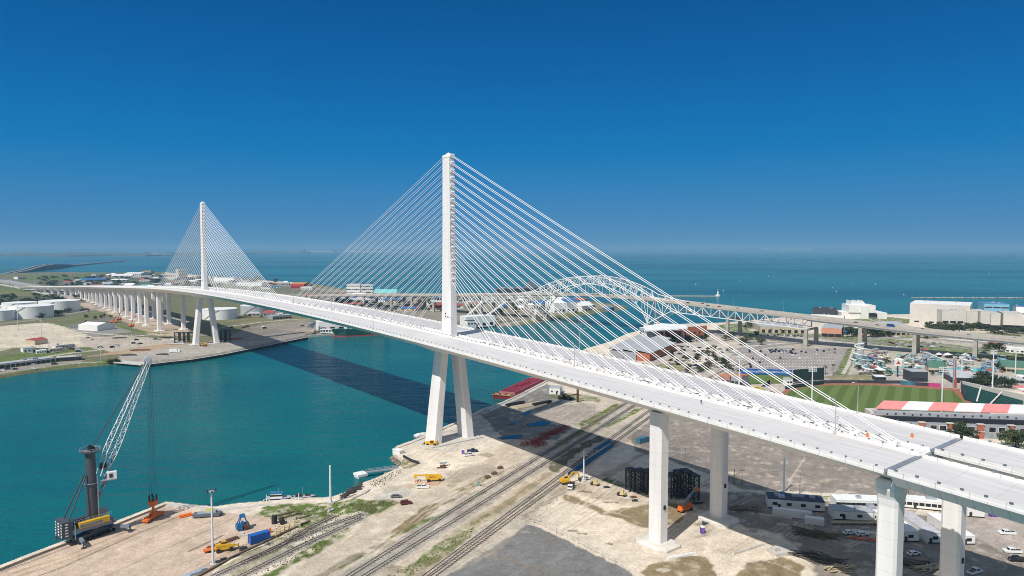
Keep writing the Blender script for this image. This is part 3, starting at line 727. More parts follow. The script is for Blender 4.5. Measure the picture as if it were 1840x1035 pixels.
def loft(m, secs, close=True, smooth=False, caps=True):
    """join cross-sections (lists of points, same length)"""
    n = len(secs[0]); o = len(m.v)
    vs = [p for s_ in secs for p in s_]
    fs = []
    for i in range(len(secs) - 1):
        for k in range(n if close else n - 1):
            a, b = i * n + k, i * n + (k + 1) % n
            fs.append((a, b, b + n, a + n))
    m.add(vs, fs, smooth)
    if caps and close:
        m.add(secs[0], [tuple(range(n - 1, -1, -1))]); m.add(secs[-1], [tuple(range(n))])

def srange(a, b, step):
    k = max(1, int(round((b - a) / step)))
    return [a + (b - a) * i / k for i in range(k + 1)]

def slab(m, s0, s1, prof, step=12.0):
    """sweep a section [(n, dz)] along the bridge"""
    loft(m, [[bp(s, n, dz) for n, dz in prof] for s in srange(s0, s1, step)])

HW = 26.0
def barrier(m, s0, s1, n, w=.5, h=1.05, step=12):
    a = n
    slab(m, s0, s1, [(a - w / 2, 0), (a + w / 2, 0), (a + w * .3, h * .4), (a + w * .22, h), (a - w * .22, h), (a - w * .3, h * .4)][::-1], step)

S0, S1 = -245.0, 749.0      # expansion joints
bridge = thing("cable_stayed_bridge", "long white cable stayed bridge with two tall single pylons crossing the ship channel", "bridge", (0, 0, 0))
# deck: wide box girder with sloping sides
dk = MB()
slab(dk, S0, S1, [(-HW, -.05), (-HW, -.55), (-HW + 1.4, -.95), (-14.5, -5.6), (14.5, -5.6), (HW - 1.4, -.95), (HW, -.55), (HW, -.05)])
deck = dk.build("deck", WHITE, bridge)
for sg in (-1, 1):
    rd = MB(); slab(rd, S0 + .6, S1 - .6, [(sg * 3.6 - .01, .0), (sg * 3.6, -.5), (sg * 25.2, -.5), (sg * 25.2, .0)] if sg < 0 else [(25.2, 0), (25.2, -.5), (3.6, -.5), (3.6, 0)])
    rd.build("carriageway", DECKM, deck)
    for nn, nm in ((sg * 25.6, "outer_barrier"), (sg * 3.5, "median_barrier")):
        b_ = MB(); barrier(b_, S0, S1, nn)
        # rail posts along the top of the parapet
        for s in srange(S0 + 2, min(S1, 330), 4.0):
            c_ = bp(s, nn, 1.03); b_.box(c_, (.5, .35, .36), BRZ)
        bo = b_.build(nm, [BARR, STEEL], deck)
        me = bo.data
        nb = len(me.polygons) - 6 * len(srange(S0 + 2, min(S1, 330), 4.0))
        for p in me.polygons[nb:]: p.material_index = 1
    if sg > 0:
        ln = MB()
        slab(ln, S0 + 4, 300, [(5.4, .004), (5.25, .004), (5.25, -.1), (5.4, -.1)])
        ln.build("lane_line", mat("lane_orange", (0.62, 0.36, 0.15), .8, var=.1), deck)
for s in (S0, S1):
    for sg in (-1, 1):
        j = MB(); slab(j, s - .8, s + .8, [(sg * 4.1, -.2), (sg * 4.1, .03), (sg * 25.1, .03), (sg * 25.1, -.2)] if sg < 0 else [(25.1, -.2), (25.1, .03), (4.1, .03), (4.1, -.2)], 1)
        j.build("expansion_joint", JOINTM, deck)
# median floor where the stays are anchored
md = MB(); slab(md, S0 + .6, S1 - .6, [(3.2, .05), (3.2, -.4), (-3.2, -.4), (-3.2, .05)]); md.build("median_slab", TOPB, deck)
# stays: 19 pairs on each side of each pylon
LP, TP = 7.2, 5.0
def pyl_z(k): return 93 + 3.42 * k + .02 * k * k          # 0 = lowest
stays = []
for py, (sp, ztop) in enumerate(((0.0, 162.8), (503.9, 162.8))):
    for sd in (-1, 1):
        for k in range(19):
            for t in (-.85, .85):
                sa = sp + sd * (38 + 11.06 * k)
                a = bp(sa, t, 1.7); b = bp(sp + sd * 2.4, t, 0, flat=pyl_z(k) + .3)
                stays.append((py, k, sd, a, b))
rest = MB()
cnt = 0
for py, k, sd, a, b in stays:
    L = (b - a).length
    pts = []
    for i in range(7):
        t = i / 6; p = a.lerp(b, t); p.z -= 4 * t * (1 - t) * L * .0022; pts.append(p)
    own = py == 0 or (sd == -1 and k >= 13) or (sd == 1 and k >= 19) 
    m = MB() if own else rest
    dirn = (pts[1] - pts[0]).normalized()
    m.tube(pts, .135 if py == 0 else .165, 6)
    m.tube([a - dirn * .8, a + dirn * 3.2], .24, 6)
    if own:
        m.build("stay_cable", CABLE, bridge); cnt += 1
rest_o = rest.build("stay_cable", CABLE, bridge); rest_o["kind"] = "stuff"
# anchor blocks in the median
for py, sp in enumerate((0.0, 503.9)):
    for sd in (-1, 1):
        for k in range(19):
            if py == 1 and k % 2: continue
            m = MB(); sa = sp + sd * (38 + 11.06 * k)
            c = bp(sa - sd * .6, 0, .05)
            m.box(c, (3.4, 2.9, 1.5), BRZ, .62, .85)
            m.build("anchor_block", WHITE, deck)
# pylons
def oct_sec(c, L, T, ch, z):
    """chamfered rectangle: L along the bridge, T across"""
    pts = []
    for a, b in ((L / 2, T / 2 - ch), (L / 2 - ch, T / 2), (-L / 2 + ch, T / 2), (-L / 2, T / 2 - ch), (-L / 2, -T / 2 + ch), (-L / 2 + ch, -T / 2), (L / 2 - ch, -T / 2), (L / 2, -T / 2 + ch)):
        q = Vector((c.x, c.y)) + U2 * a + N2 * b
        pts.append(Vector((q.x, q.y, z)))
    return pts
for sp in (0.0, 503.9):
    pyl = MB(); base = bp(sp, 0); zd = base.z
    secs = []
    for z, L, T in ((zd - 3.9, 9.4, 5.2), (zd + 25, 8.6, 4.7), (110, 7.8, 4.3), (160.2, 7.0, 4.0)):
        secs.append(oct_sec(base, L, T, .55, z))
    loft(pyl, secs)
    shaft = pyl.build("pylon", PYLON, bridge)
    # cap: small pyramid
    cp_ = MB(); sc_ = oct_sec(base, 7.3, 4.3, .5, 160.2); s2 = oct_sec(base, 7.3, 4.3, .5, 160.7); s3 = oct_sec(base, .6, .4, .1, 162.9)
    loft(cp_, [sc_, s2, s3]); cp_.build("cap", PYLON, shaft)
    # recess with the stay anchors, both sides
    for sd in (-1, 1):
        rc = MB()
        for i in range(19):
            z = pyl_z(i)
            Lz = 7.8 if z < 110 else 7.8 - .8 * (z - 110) / 50
            c = bp(sp + sd * (Lz / 2 + .02), 0, 0, flat=z - 1.1)
            # hooded anchor box: sloped underside
            h_ = []
            for zz, out in ((z - 1.5, .05), (z - .2, .62), (z + .45, .62), (z + .9, .05)):
                for t in (-1.35, 1.35):
                    q = P1 + U2 * (sp + sd * (Lz / 2 + out)) + N2 * t
                    h_.append(Vector((q.x, q.y, zz)))
            fs = [(0, 1, 3, 2), (2, 3, 5, 4), (4, 5, 7, 6), (0, 2, 4, 6), (1, 7, 5, 3), (0, 6, 7, 1)]
            if sd < 0: fs = [tuple(reversed(f)) for f in fs]
            rc.add(h_, fs)
        rc.build("anchor_boxes", PYLON, shaft)
        # thin vertical joint lines beside the anchor strip
        gl = MB()
        for t in (-1.55, 1.55):
            q0 = bp(sp + sd * 3.55, t, 0, flat=92); q1 = bp(sp + sd * 3.55, t, 0, flat=159.8)
            za, zb = 92.0, 159.8
            for (z0, z1) in ((za, zb),):
                L0, L1 = 7.8 + (110 - z0) * .016, 7.0
                A = P1 + U2 * (sp + sd * (L0 / 2 - .05)) + N2 * t; B = P1 + U2 * (sp + sd * (L1 / 2 - .05)) + N2 * t
                gl.bar((A.x, A.y, z0), (B.x, B.y, z1), .22, .16, (U2.x, U2.y, 0))
        gl.build("seam", mat("seam_grey", (.33, .34, .36), .8), shaft)
    # small dark hatch low on the shaft
    for dz, t in ((10.6, 1.0), (10.6, -1.2), (12.2, 1.1)):
        hb = MB(); q = bp(sp - 1.2 + t, 2.5, dz); hb.box(q, (.7, .25, .8), BRZ); hb.build("hatch", DARK, shaft)
    # inverted-Y legs
    for sg in (-1, 1):
        lg = MB(); ss_ = []
        for z, n, L, T in ((GZ - 1.5, 11.1, 9.6, 5.6), (GZ + 20, 9.0, 9.2, 5.0), (zd - 3.9, 4.7, 8.4, 4.4), (zd - 3.5, 4.65, 8.4, 4.4)):
            q = P1 + U2 * sp + N2 * (sg * n)
            ss_.append(oct_sec(Vector((q.x, q.y, 0)), L, T, .6, z))
        loft(lg, ss_); lg.build("leg", PYLON, shaft)
    # haunch under the deck between the legs
    hn = MB(); loft(hn, [oct_sec(base, 12, 13.5, .5, zd - 9), oct_sec(base, 18, 28, .5, zd - 5.55), oct_sec(base, 18, 28, .5, zd - 4.5)]); hn.build("haunch", WHITE, shaft)
    ft = MB(); ft.box((base.x, base.y, GZ - .3), (16, 34, .9), BRZ); ft.build("footing", mat("footing_concrete", (.55, .52, .47), .85, var=.08), shaft)

def column(parent, s, n, L, T, ztop, cap=True, flare=True, foot=True):
    """one chamfered column standing on the ground with a flared head"""
    q = P1 + U2 * s + N2 * (n + bend(s)); c = Vector((q.x, q.y, 0))
    m = MB()
    secs = [oct_sec(c, L, T, .7, GZ - 1)]
    if flare:
        secs += [oct_sec(c, L, T, .7, ztop - 7.5), oct_sec(c, L * 1.05, T * 1.12, .7, ztop - 5.2), oct_sec(c, L * 1.12, T * 1.5, .8, ztop - 2.6), oct_sec(c, L * 1.12, T * 1.5, .8, ztop - .4), oct_sec(c, L * .9, T * 1.3, .6, ztop)]
    else:
        secs += [oct_sec(c, L, T, .7, ztop)]
    loft(m, secs)
    o = m.build("pier", PYLON, parent)
    if foot:
        f = MB(); loft(f, [oct_sec(c, L * 2.6, T * 2.3, 2.2, GZ - .4), oct_sec(c, L * 2.6, T * 2.3, 2.2, GZ + .9), oct_sec(c, L * 2.0, T * 1.8, 1.8, GZ + 1.5)]); f.build("footing", mat("footing_pale", (.66, .62, .55), .85, var=.08), o)
        if s < 0:
            d_ = MB(); q = c + Vector((U2.x, U2.y, 0)) * (-L * .3) + Vector((N2.x, N2.y, 0)) * 0; d_.box((q.x - U2.x * L * .21, q.y - U2.y * L * .21, 16), (.5, 1, 1.5), BRZ); d_.build("hatch", DARK, o)
    return o
for s in (-163, 503.9 + 166):
    for sg in (-1, 1):
        column(bridge, s, (16.3 if sg > 0 else -20.5) if s < 0 else sg * 14.6, 5.6, 5.2, zdeck(s) - 4.5, flare=False)

# ------------------------------------------------------------------ approach viaducts: twin box girders on pairs of piers
def viaduct(name, label, s0, s1, piers, step, posts):
    v = thing(name, label, "viaduct")
    for sg in (-1, 1):
        g = MB()
        a, b_ = 26.0, 4.0
        pr = [(a, -.05), (b_, -.05), (b_, -.6), (b_ + 2.5, -.9), (b_ + (9 if s0 < 0 else 6.4), -4.2), (a - (4.6 if s0 < 0 else 8.0), -4.2), (a - 1.6, -.9), (a, -.5)]
        pr = [(sg * n, z) for n, z in pr]
        if sg > 0: pr = pr[::-1]
        slab(g, s0, s1, pr[::-1], step)
        go = g.build("girder", WHITE, v)
        r_ = MB(); pr = [(sg * 25.3, 0), (sg * 4.6, 0), (sg * 4.6, -.3), (sg * 25.3, -.3)]
        slab(r_, s0 + .3, s1 - .3, pr if sg < 0 else [p for p in pr][::1], step); r_.build("carriageway", DECKM, go)
        for nn in (25.6, 4.3):
            m = MB(); barrier(m, s0, s1, sg * nn, step=step)
            npo = 0
            if posts:
                for s in srange(s0 + 2, s1 - 2, 5.0):
                    m.cur = 1; m.box(bp(s, sg * nn, 1.03), (.8, .4, .42), BRZ); m.cur = 0
            m.build("barrier", [BARR, STEEL], go)
    for s in piers:
        for sg in (-1, 1):
            column(v, s + (0 if s < -300 or s > 0 else 1.4 * sg), (16.6 if sg > 0 else -20) if s < 0 else sg * 14.2, 5.4 if s < 0 else 5.0, 5.2, zdeck(s) - (3.9 if s < 0 else 4.1), flare=True, foot=abs(s) < 1400)
    return v
viaduct("approach_viaduct", "white twin viaduct at the near end of the bridge with an open gap between roadways", -420, S0 - .9, (S0 + .4, -320, -400), 12, True)
viaduct("approach_viaduct", "long white viaduct on many tall piers descending from the far end of the bridge", S1 + .9, SMAX, [S1 + 3] + [800 + 52 * i for i in range(20)], 26, False)
# open shoulder truss of the anchor seat at the near joint
# ------------------------------------------------------------------ kit: vehicles, posts, trees, houses
GLASS = mat("dark_glass", (0.02, 0.025, 0.03), .08, var=.05)
TYRE = BLACK
PAINT = {k: mat("paint_" + k, c, .3, var=.02) for k, c in dict(white=(.78, .78, .77), silver=(.42, .43, .45), grey=(.16, .165, .17), black=(.018, .018, .02), maroon=(.12, .018, .025), red=(.42, .03, .02), blue=(.03, .09, .28), navy=(.015, .03, .09), tan=(.38, .32, .24)).items()}
YEL = mat("machine_yellow", (0.72, 0.42, 0.02), .45, var=.1, scale=.8)
ORG = mat("machine_orange", (0.75, 0.17, 0.02), .5, var=.1, scale=.8)
RED = mat("red_oxide", (0.36, 0.03, 0.025), .6, var=.15, scale=.4)
BLU = mat("container_blue", (0.02, 0.12, 0.42), .45, var=.1, scale=.5)
LAMPW = mat("lamp_glass", (.7, .72, .72), .3, var=.02)
GALV = mat("galvanised_steel", (0.52, 0.54, 0.56), .45, .5, var=.08)
POLEW = mat("pole_white", (0.66, 0.69, 0.71), .5, var=.05)
WOOD = mat("weathered_timber", (0.17, 0.12, 0.08), .9, var=.25, scale=.8, streak=(1, .2, 1))
TAN = mat("fresh_timber", (0.52, 0.42, 0.28), .85, var=.15, scale=.8)
RUST = mat("rusty_steel", (0.14, 0.065, 0.035), .8, var=.25, scale=.6)
CHAR = mat("charcoal_steel", (0.035, 0.035, 0.038), .6, var=.2, scale=.5)
CONC = mat("plain_concrete", (0.55, 0.52, 0.47), .85, var=.1, scale=.3)
WALLW = mat("white_wall", (0.78, 0.77, 0.74), .7, var=.05, scale=.2)
ROOFG = mat("grey_roof", (0.42, 0.43, 0.44), .6, var=.08, scale=.15)
ROOFW = mat("white_roof", (0.80, 0.80, 0.78), .6, var=.05, scale=.15)

def setmat(o, m, slot=0):
    o.material_slots[slot].link = 'OBJECT'
    o.material_slots[slot].material = m

VK = {  # length, width, body top, cabin: (x rear foot, x rear top, x front top, x front foot), roof height
    "sedan": (4.7, 1.85, .95, (-1.9, -1.2, .55, 1.25), 1.45), "suv": (4.9, 1.95, 1.08, (-2.35, -2.05, .75, 1.4), 1.8),
    "pickup": (5.8, 2.0, 1.12, (-.75, -.55, 1.0, 1.6), 1.85), "van": (5.4, 2.0, 1.2, (-2.6, -2.5, 1.5, 2.25), 2.2)}
def car_shell(kind):
    L, W, hb, (a, b, c, d), hr = VK[kind]
    m = MB(); w = W / 2
    # lower body with bonnet drop, two side profiles joined
    pr = [(-L / 2, .35), (L / 2 - .05, .35), (L / 2, .62), (L / 2 - .12, hb - .16), (d - .05, hb), (a, hb), (-L / 2 + .02, hb - .04)]
    n = len(pr)
    m.add([(x, -w, z) for x, z in pr] + [(x, w, z) for x, z in pr], [tuple(range(n)), tuple(range(2 * n - 1, n - 1, -1))] + [(i, n + i, n + (i + 1) % n, (i + 1) % n) for i in range(n)])
    if kind == "pickup":   # load bed: dark well between raised sides
        m.cur = 1; m.box((-1.85, 0, hb - .02), (1.95, 1.6, .03)); m.cur = 0
        for y in (-.9, .9): m.box((-1.85, y, hb), (2.0, .12, .12))
        m.box((-2.82, 0, hb), (.1, 1.7, .1))
    k = .86
    m.add([(a, -w * .96, hb), (d, -w * .96, hb), (d, w * .96, hb), (a, w * .96, hb), (b, -w * k, hr), (c, -w * k, hr), (c, w * k, hr), (b, w * k, hr)], [(4, 5, 6, 7), (0, 1, 5, 4), (1, 2, 6, 5), (2, 3, 7, 6), (3, 0, 4, 7)])
    g = MB()
    def lerp(p, q, t): return tuple(p[i] + (q[i] - p[i]) * t for i in range(3))
    for s in (-1, 1):
        A, B, C, D = (a, s * w * .97, hb), (d, s * w * .97, hb), (c, s * (w * k + .02), hr), (b, s * (w * k + .02), hr)
        for u0, u1 in ((.06, .5), (.54, .92)):
            lo0, lo1 = lerp(A, B, u0), lerp(A, B, u1); hi0, hi1 = lerp(D, C, u0), lerp(D, C, u1)
            q = [lerp(lo0, hi0, .12), lerp(lo1, hi1, .12), lerp(lo1, hi1, .88), lerp(lo0, hi0, .88)]
            g.quad(*(q if s < 0 else q[::-1]))
    for x0, x1, s in ((d, c, 1), (a, b, -1)):
        q = [(x0 + s * .015, -w * .85, hb + .06), (x0 + s * .015, w * .85, hb + .06), (x1 + s * .03, w * .76, hr - .06), (x1 + s * .03, -w * .76, hr - .06)]
        g.quad(*(q if s > 0 else q[::-1]))
    return m, g
def wheel_mb(x, y, r=.36, wd=.24):
    m = MB(); n = 14
    vs = [(x + r * math.cos(2 * pi * k / n), y + s * wd / 2, r + r * math.sin(2 * pi * k / n)) for s in (-1, 1) for k in range(n)]
    m.add(vs, [(k, n + k, n + (k + 1) % n, (k + 1) % n) for k in range(n)] + [tuple(range(n)), tuple(range(2 * n - 1, n - 1, -1))])
    return m
PROTO = {}
def vehicle(kind, paint, px, py, deg, label, group=None, cat=None, z=GZ, loc=None):
    p = loc or at(px, py, z)
    if kind not in PROTO:
        t = thing({"sedan": "parked_car", "suv": "parked_suv", "pickup": "pickup_truck", "van": "parked_van"}[kind], label, cat or {"pickup": "pickup truck", "suv": "car", "sedan": "car", "van": "van"}[kind], p, R(deg), group)
        m, g = car_shell(kind)
        b = m.build("body", [PAINT[paint], DARK], t); g.build("window", GLASS, b)
        L = VK[kind][0]
        for x in (-L * .3, L * .31):
            for y in (-.86, .86): wheel_mb(x, y).build("wheel", TYRE, t)
        lt = MB()
        for y in (-.62, .62): 
            hl = MB(); hl.box((L / 2 - .04, y, .68), (.1, .34, .18)); hl.build("headlight", LAMPW, b)
        PROTO[kind] = t
        r = t
    else:
        r = dup(PROTO[kind], p, R(deg), label)
        if group: r["group"] = group
        elif "group" in r: del r["group"]
    if cat: r["category"] = cat
    b = [c for c in bpy.data.objects if c.parent == r and c.name.startswith("body")][0] if False else None
    for c in r.children:
        if c.name.startswith("body"): setmat(c, PAINT[paint])
    return r
# far cars: one small mesh each
FARM = {}
def far_car(kind, paint, p, deg, label, group, cat="car", sc=1.0):
    if kind not in FARM:
        m, g = car_shell(kind)
        m.cur = 1
        o_ = len(m.v); m.v += g.v; m.f += [tuple(i + o_ for i in f) for f in g.f]; m.sm += g.sm; m.mi += [1] * len(g.f)
        L = VK[kind][0]
        for x in (-L * .3, L * .31):
            for y in (-.86, .86):
                wq = wheel_mb(x, y); o_ = len(m.v); m.v += wq.v; m.f += [tuple(i + o_ for i in f) for f in wq.f]; m.sm += wq.sm; m.mi += [1] * len(wq.f)
        FARM[kind] = m.mesh("car_mesh", [PAINT["white"], GLASS])
    o = bpy.data.objects.new({"sedan": "parked_car", "suv": "parked_suv", "pickup": "pickup_truck", "van": "parked_van"}[kind], FARM[kind])
    COL.objects.link(o); o.location = p; o.rotation_euler = (0, 0, R(deg)); o.scale = (sc,) * 3
    setmat(o, PAINT[paint])
    return tag(o, label, cat, group)

def pole(name, px, py, top, label, cat, r=.22, m=None, head=None, group=None, z=GZ, footing=True, taper=.6):
    p = at(px, py, z); h = hgt(px, top, p) - z
    t = thing(name, label, cat, p, 0, group)
    b = MB(); b.tube([(0, 0, 0), (0, 0, h * .5), (0, 0, h)], [r, r * (1 + taper) / 2, r * taper], 10); b.build("pole", m or POLEW, t)
    if footing:
        f = MB(); f.box((0, 0, -.3), (r * 5, r * 5, 1.1), .5, .9); f.build("footing", CONC, t)
    if head == "crown":
        c = MB(); c.lathe((0, 0, h - .5), [(.1, 0), (1.0, .05), (1.0, .15), (.1, .18)], 12)
        for k in range(8): c.tube([(math.cos(k * pi / 4), math.sin(k * pi / 4), h - .4), (math.cos(k * pi / 4), math.sin(k * pi / 4), h + .5)], .03, 4)
        c.build("crown_ring", GALV, t)
        for k in range(6):
            l = MB(); a = k * pi / 3; l.box((1.45 * math.cos(a), 1.45 * math.sin(a), h - .35), (.55, .6, .45), a, .7); l.build("floodlight", CHAR, t)
        an = MB(); an.tube([(0, 0, h), (0, 0, h + 1.8)], .035, 5); an.build("aerial", CHAR, t)
    elif head == "arm":
        a = MB(); a.bar((-1.3, 0, h - 2.2), (1.3, 0, h - 2.2), .12); a.build("crossarm", m or POLEW, t)
        for x in (-1.2, 1.2):
            l = MB(); l.box((x, 0, h - 2.6), (.5, .4, .4)); l.build("floodlight", LAMPW, t)
    elif head == "utility":
        a = MB(); a.bar((-1.2, .1, h - .7), (1.2, .1, h - .7), .12); a.build("crossarm", m or WOOD, t)
        i_ = MB()
        for x in (-1.1, 0, 1.1): i_.tube([(x, .1, h - .65), (x, .1, h - .35)], .06, 5)
        i_.build("insulators", CHAR, t)
    elif head == "bracket":
        a = MB(); a.tube([(0, 0, h - .3), (-.5, -.3, h + .25), (-1.8, -1.1, h + .35), (-2.4, -1.5, h + .2)], .07, 6); a.build("arm", m or POLEW, t)
        l = MB(); l.box((-2.5, -1.55, h + .1), (.7, .3, .14), R(32)); l.build("lamp_head", LAMPW, t)
    elif head == "rack":
        a = MB()
        for dz in (0, -1.2, -2.4): a.bar((-2.6, 0, h + dz), (2.6, 0, h + dz), .18)
        a.build("lamp_rack", GALV, t)
        for dz in (0, -1.2, -2.4):
            l = MB()
            for x in (-2.2, -1.1, 0, 1.1, 2.2): l.box((x, -.25, h + dz - .35), (.7, .35, .7))
            l.build("floodlights", LAMPW, t)
    return t

# trees: tapered trunk, limbs, and a crown of leaf-sized faces gathered in clumps
LEAF = [mat("leaf_dark", (0.030, 0.048, 0.014), .8, var=.35, scale=.5), mat("leaf_mid", (0.055, 0.078, 0.020), .8, var=.35, scale=.5), mat("leaf_olive", (0.085, 0.092, 0.03), .8, var=.35, scale=.5)]
BARK = mat("bark", (0.13, 0.095, 0.065), .95, var=.2, scale=2)
TREEM = {}
def tree_mesh(kind, seed):
    """unit tree: 1 m high, about 1 m wide"""
    rr = random.Random(seed * 31 + 5)
    t = MB(); t.tube([(0, 0, -.02), (.01, 0, .2), (.02, .01, .5), (.0, .0, .75)], [.045, .036, .025, .01], 7)
    cl = []
    nc = 15 if kind != "shrub" else 11
    for i in range(nc):
        a, rad_ = rr.uniform(0, 2 * pi), rr.uniform(.08, .42) if kind != "shrub" else rr.uniform(.05, .42)
        z = rr.uniform(.36, .92) if kind != "shrub" else rr.uniform(.15, .7)
        k = 1.15 - abs(z - .58) * 1.2
        c = Vector((math.cos(a) * rad_ * k, math.sin(a) * rad_ * k, z))
        cl.append((c, rr.uniform(.13, .23)))
        if i % 3 == 0: t.tube([(.01, 0, .3 + rr.uniform(0, .2)), tuple(c * .55 + Vector((0, 0, z * .42))), tuple(c)], [.018, .012, .005], 5)
    m = MB()
    for c, r in cl:
        for _ in range(62):
            d = Vector((rr.gauss(0, 1), rr.gauss(0, 1), rr.gauss(0, .8))).normalized() * r * rr.uniform(.55, 1.08)
            p = c + d
            if p.z < .08: continue
            n = (d.normalized() + Vector((rr.uniform(-.7, .7), rr.uniform(-.7, .7), rr.uniform(-.2, .9)))).normalized()
            x = n.cross(Vector((0, 0, 1)) if abs(n.z) < .9 else Vector((1, 0, 0))).normalized(); y = n.cross(x)
            sz = rr.uniform(.025, .055)
            m.quad(p + x * sz, p + y * sz * .8, p - x * sz, p - y * sz * .8)
    return t.mesh("trunk_mesh", BARK), m.mesh("crown_mesh", LEAF[0])
def tree(px, py, h, w, label, kind="tree", tone=0, group=None, cat="tree", z=GZ, loc=None, name=None):
    p = loc or at(px, py, z)
    v = rnd.randrange(4); key = (kind, v)
    if key not in TREEM: TREEM[key] = tree_mesh(kind, v + (7 if kind == "shrub" else 0))
    t = thing(name or ("broadleaf_tree" if kind == "tree" else "leafy_shrub"), label, cat, p, rnd.uniform(0, 6), group)
    wx, wy, h = w * rnd.uniform(.8, 1.25), w * rnd.uniform(.8, 1.25), h * rnd.uniform(.85, 1.15)
    for nm, me in (("trunk", TREEM[key][0]), ("crown", TREEM[key][1])):
        o = bpy.data.objects.new(nm, me); COL.objects.link(o); o.parent = t
        o.scale = (wx, wy, h)
        if nm == "crown": setmat(o, LEAF[tone])
    return t
def palm(px, py, h, label, group=None):
    p = at(px, py); t = thing("palm_tree", label, "palm tree", p, rnd.uniform(0, 6), group)
    b = MB(); b.tube([(0, 0, 0), (.15, 0, h * .5), (.1, .1, h)], [.28, .2, .17], 7); b.build("trunk", BARK, t)
    f = MB()
    for k in range(18):
        a = k * 2.4; up = .9 - k * .09
        pts = [Vector((.1, .1, h)), Vector((math.cos(a) * 1.1, math.sin(a) * 1.1, h + up * .9)), Vector((math.cos(a) * 2.2, math.sin(a) * 2.2, h + up * .9 - .9))]
        s_ = Vector((-math.sin(a), math.cos(a), 0))
        f.quad(pts[0] + s_ * .08, pts[1] + s_ * .42, pts[1] - s_ * .42, pts[0] - s_ * .08); f.quad(pts[1] + s_ * .42, pts[2] + s_ * .06, pts[2] - s_ * .06, pts[1] - s_ * .42)
    f.build("crown", LEAF[1], t)
    return t

def quadpts(a, b, depth, z=GZ):
    """footprint from the near-edge photo points a (left) and b (right) and a depth away from the camera; returns corner list and heading"""
    A, B = at(*a, z), at(*b, z)
    d = (B - A); L = d.length; rz = math.atan2(d.y, d.x)
    return A, L, rz
def block(name, label, cat, a, b, depth, top, wall, roof, windows=None, group=None, wmat=None, parapet=.4, z=GZ, rows=1, over=.0, door=None, pitched=0):
    """a building: local x along its near wall, y away from the camera"""
    A, L, rz = quadpts(a, b, depth, z)
    h = hgt(a[0], top, A) - z if top > 20 else top
    t = thing(name, label, cat, A, rz, group)
    w_ = MB(); w_.prism([(0, 0), (L, 0), (L, depth), (0, depth)], -.6, h); w_.build("wall", wall, t)
    r_ = MB()
    if pitched:
        e = max(over, .15)
        r_.add([(-e, -e, h + .02), (L + e, -e, h + .02), (L + e, depth + e, h + .02), (-e, depth + e, h + .02), (-e, depth / 2, h + pitched), (L + e, depth / 2, h + pitched)], [(0, 1, 5, 4), (2, 3, 4, 5), (0, 4, 3), (1, 2, 5), (0, 3, 2, 1)])
    else:
        e = over
        r_.prism([(-e - .06, -e - .06), (L + e + .06, -e - .06), (L + e + .06, depth + e + .06), (-e - .06, depth + e + .06)], h + .004, h + parapet)
    r_.build("roof", roof, t)
    if not pitched and L > 14:
        rq = random.Random(int(a[0] * 7 + a[1]))
        for k in range(min(5, int(L / 10))):
            u_ = MB(); u_.box((rq.uniform(.1, .9) * L, rq.uniform(.25, .75) * depth, h + parapet), (rq.uniform(1.5, 4), rq.uniform(1.5, 3), rq.uniform(.8, 1.8)), 0, .94); u_.build("roof_unit", GALV, t)
    if windows:
        n, wd, hh, z0 = windows
        for rw in range(rows):
            for i in range(n):
                x = L * (i + .5) / n
                g = MB(); g.box((x, -.03, z0 + rw * (h / rows)), (wd, .1, hh)); g.build("window", wmat or GLASS, t)
    if door:
        g = MB(); g.box((L * door[0], -.05, 0), (door[1], .14, door[2])); g.build("door", wmat or DARK, t)
    return t, L, h
# ------------------------------------------------------------------ rails
SLEEPER = mat("sleeper_wood", (0.31, 0.27, 0.225), .95, var=.25)
RAILM = mat("rail_steel", (0.10, 0.08, 0.068), .6, .4, var=.2)
def track(line, label):
    pts = [at(*p) for p in line]
    t = thing("railway_track", label, "railway track", pts[0], 0, "railway tracks across the port ground")
    P_ = [p - pts[0] for p in pts]
    rl = MB(); sl = MB()
    acc = 0
    for a, b in zip(P_[:-1], P_[1:]):
        d = (b - a); L = d.length; d.normalize(); n = Vector((-d.y, d.x, 0))
        k = max(1, int(L / 1.5))
        for i in range(k):
            c = a + d * (L * (i + .5) / k); sl.box((c.x, c.y, .1), (2.5, .4, .1), math.atan2(n.y, n.x))
    for sg in (-1, 1):
        r_ = MB()
        for a, b in zip(P_[:-1], P_[1:]):
            d = (b - a).normalized(); n = Vector((-d.y, d.x, 0)) * (.75 * sg)
            r_.bar(a + n + Vector((0, 0, .27)), b + n + Vector((0, 0, .27)), .13, .16)
        r_.build("rail", RAILM, t)
    s_ = sl.build("sleepers", SLEEPER, t); s_["kind"] = "stuff"
for ln, lb in ((T1, "leftmost of the two dark tracks in the pale central corridor under the bridge"), (T1B, "right one of the two dark tracks in the pale central corridor under the bridge"), (T3, "left track of the pair beside the grey asphalt lot"), (T3B, "right track of the pair, running along the grey asphalt lot"), (TA, "left curving track beside the crane dock, ending in grass"), (TB, "right curving track beside the crane dock, in pale ballast"), (TC, "old rusty siding track half sunk in grass beside the dock edge")):
    track(ln, lb)

# ------------------------------------------------------------------ mobile harbour crane
CG = mat("crane_grey", (0.065, 0.075, 0.09), .5, var=.12, scale=.4)
CL = mat("crane_light_grey", (0.20, 0.23, 0.27), .5, var=.1, scale=.5)
CW = mat("crane_white", (0.78, 0.79, 0.79), .45, var=.04)
cr_rz = math.atan2(.77, .64)
crane = thing("harbour_crane", "tall grey mobile harbour crane with white lattice boom on the dock", "crane", (-157.3, 254, GZ), cr_rz)
sh = cr_rz
def CP_(m, name, mt, par=None): return m.build(name, mt, par or crane)
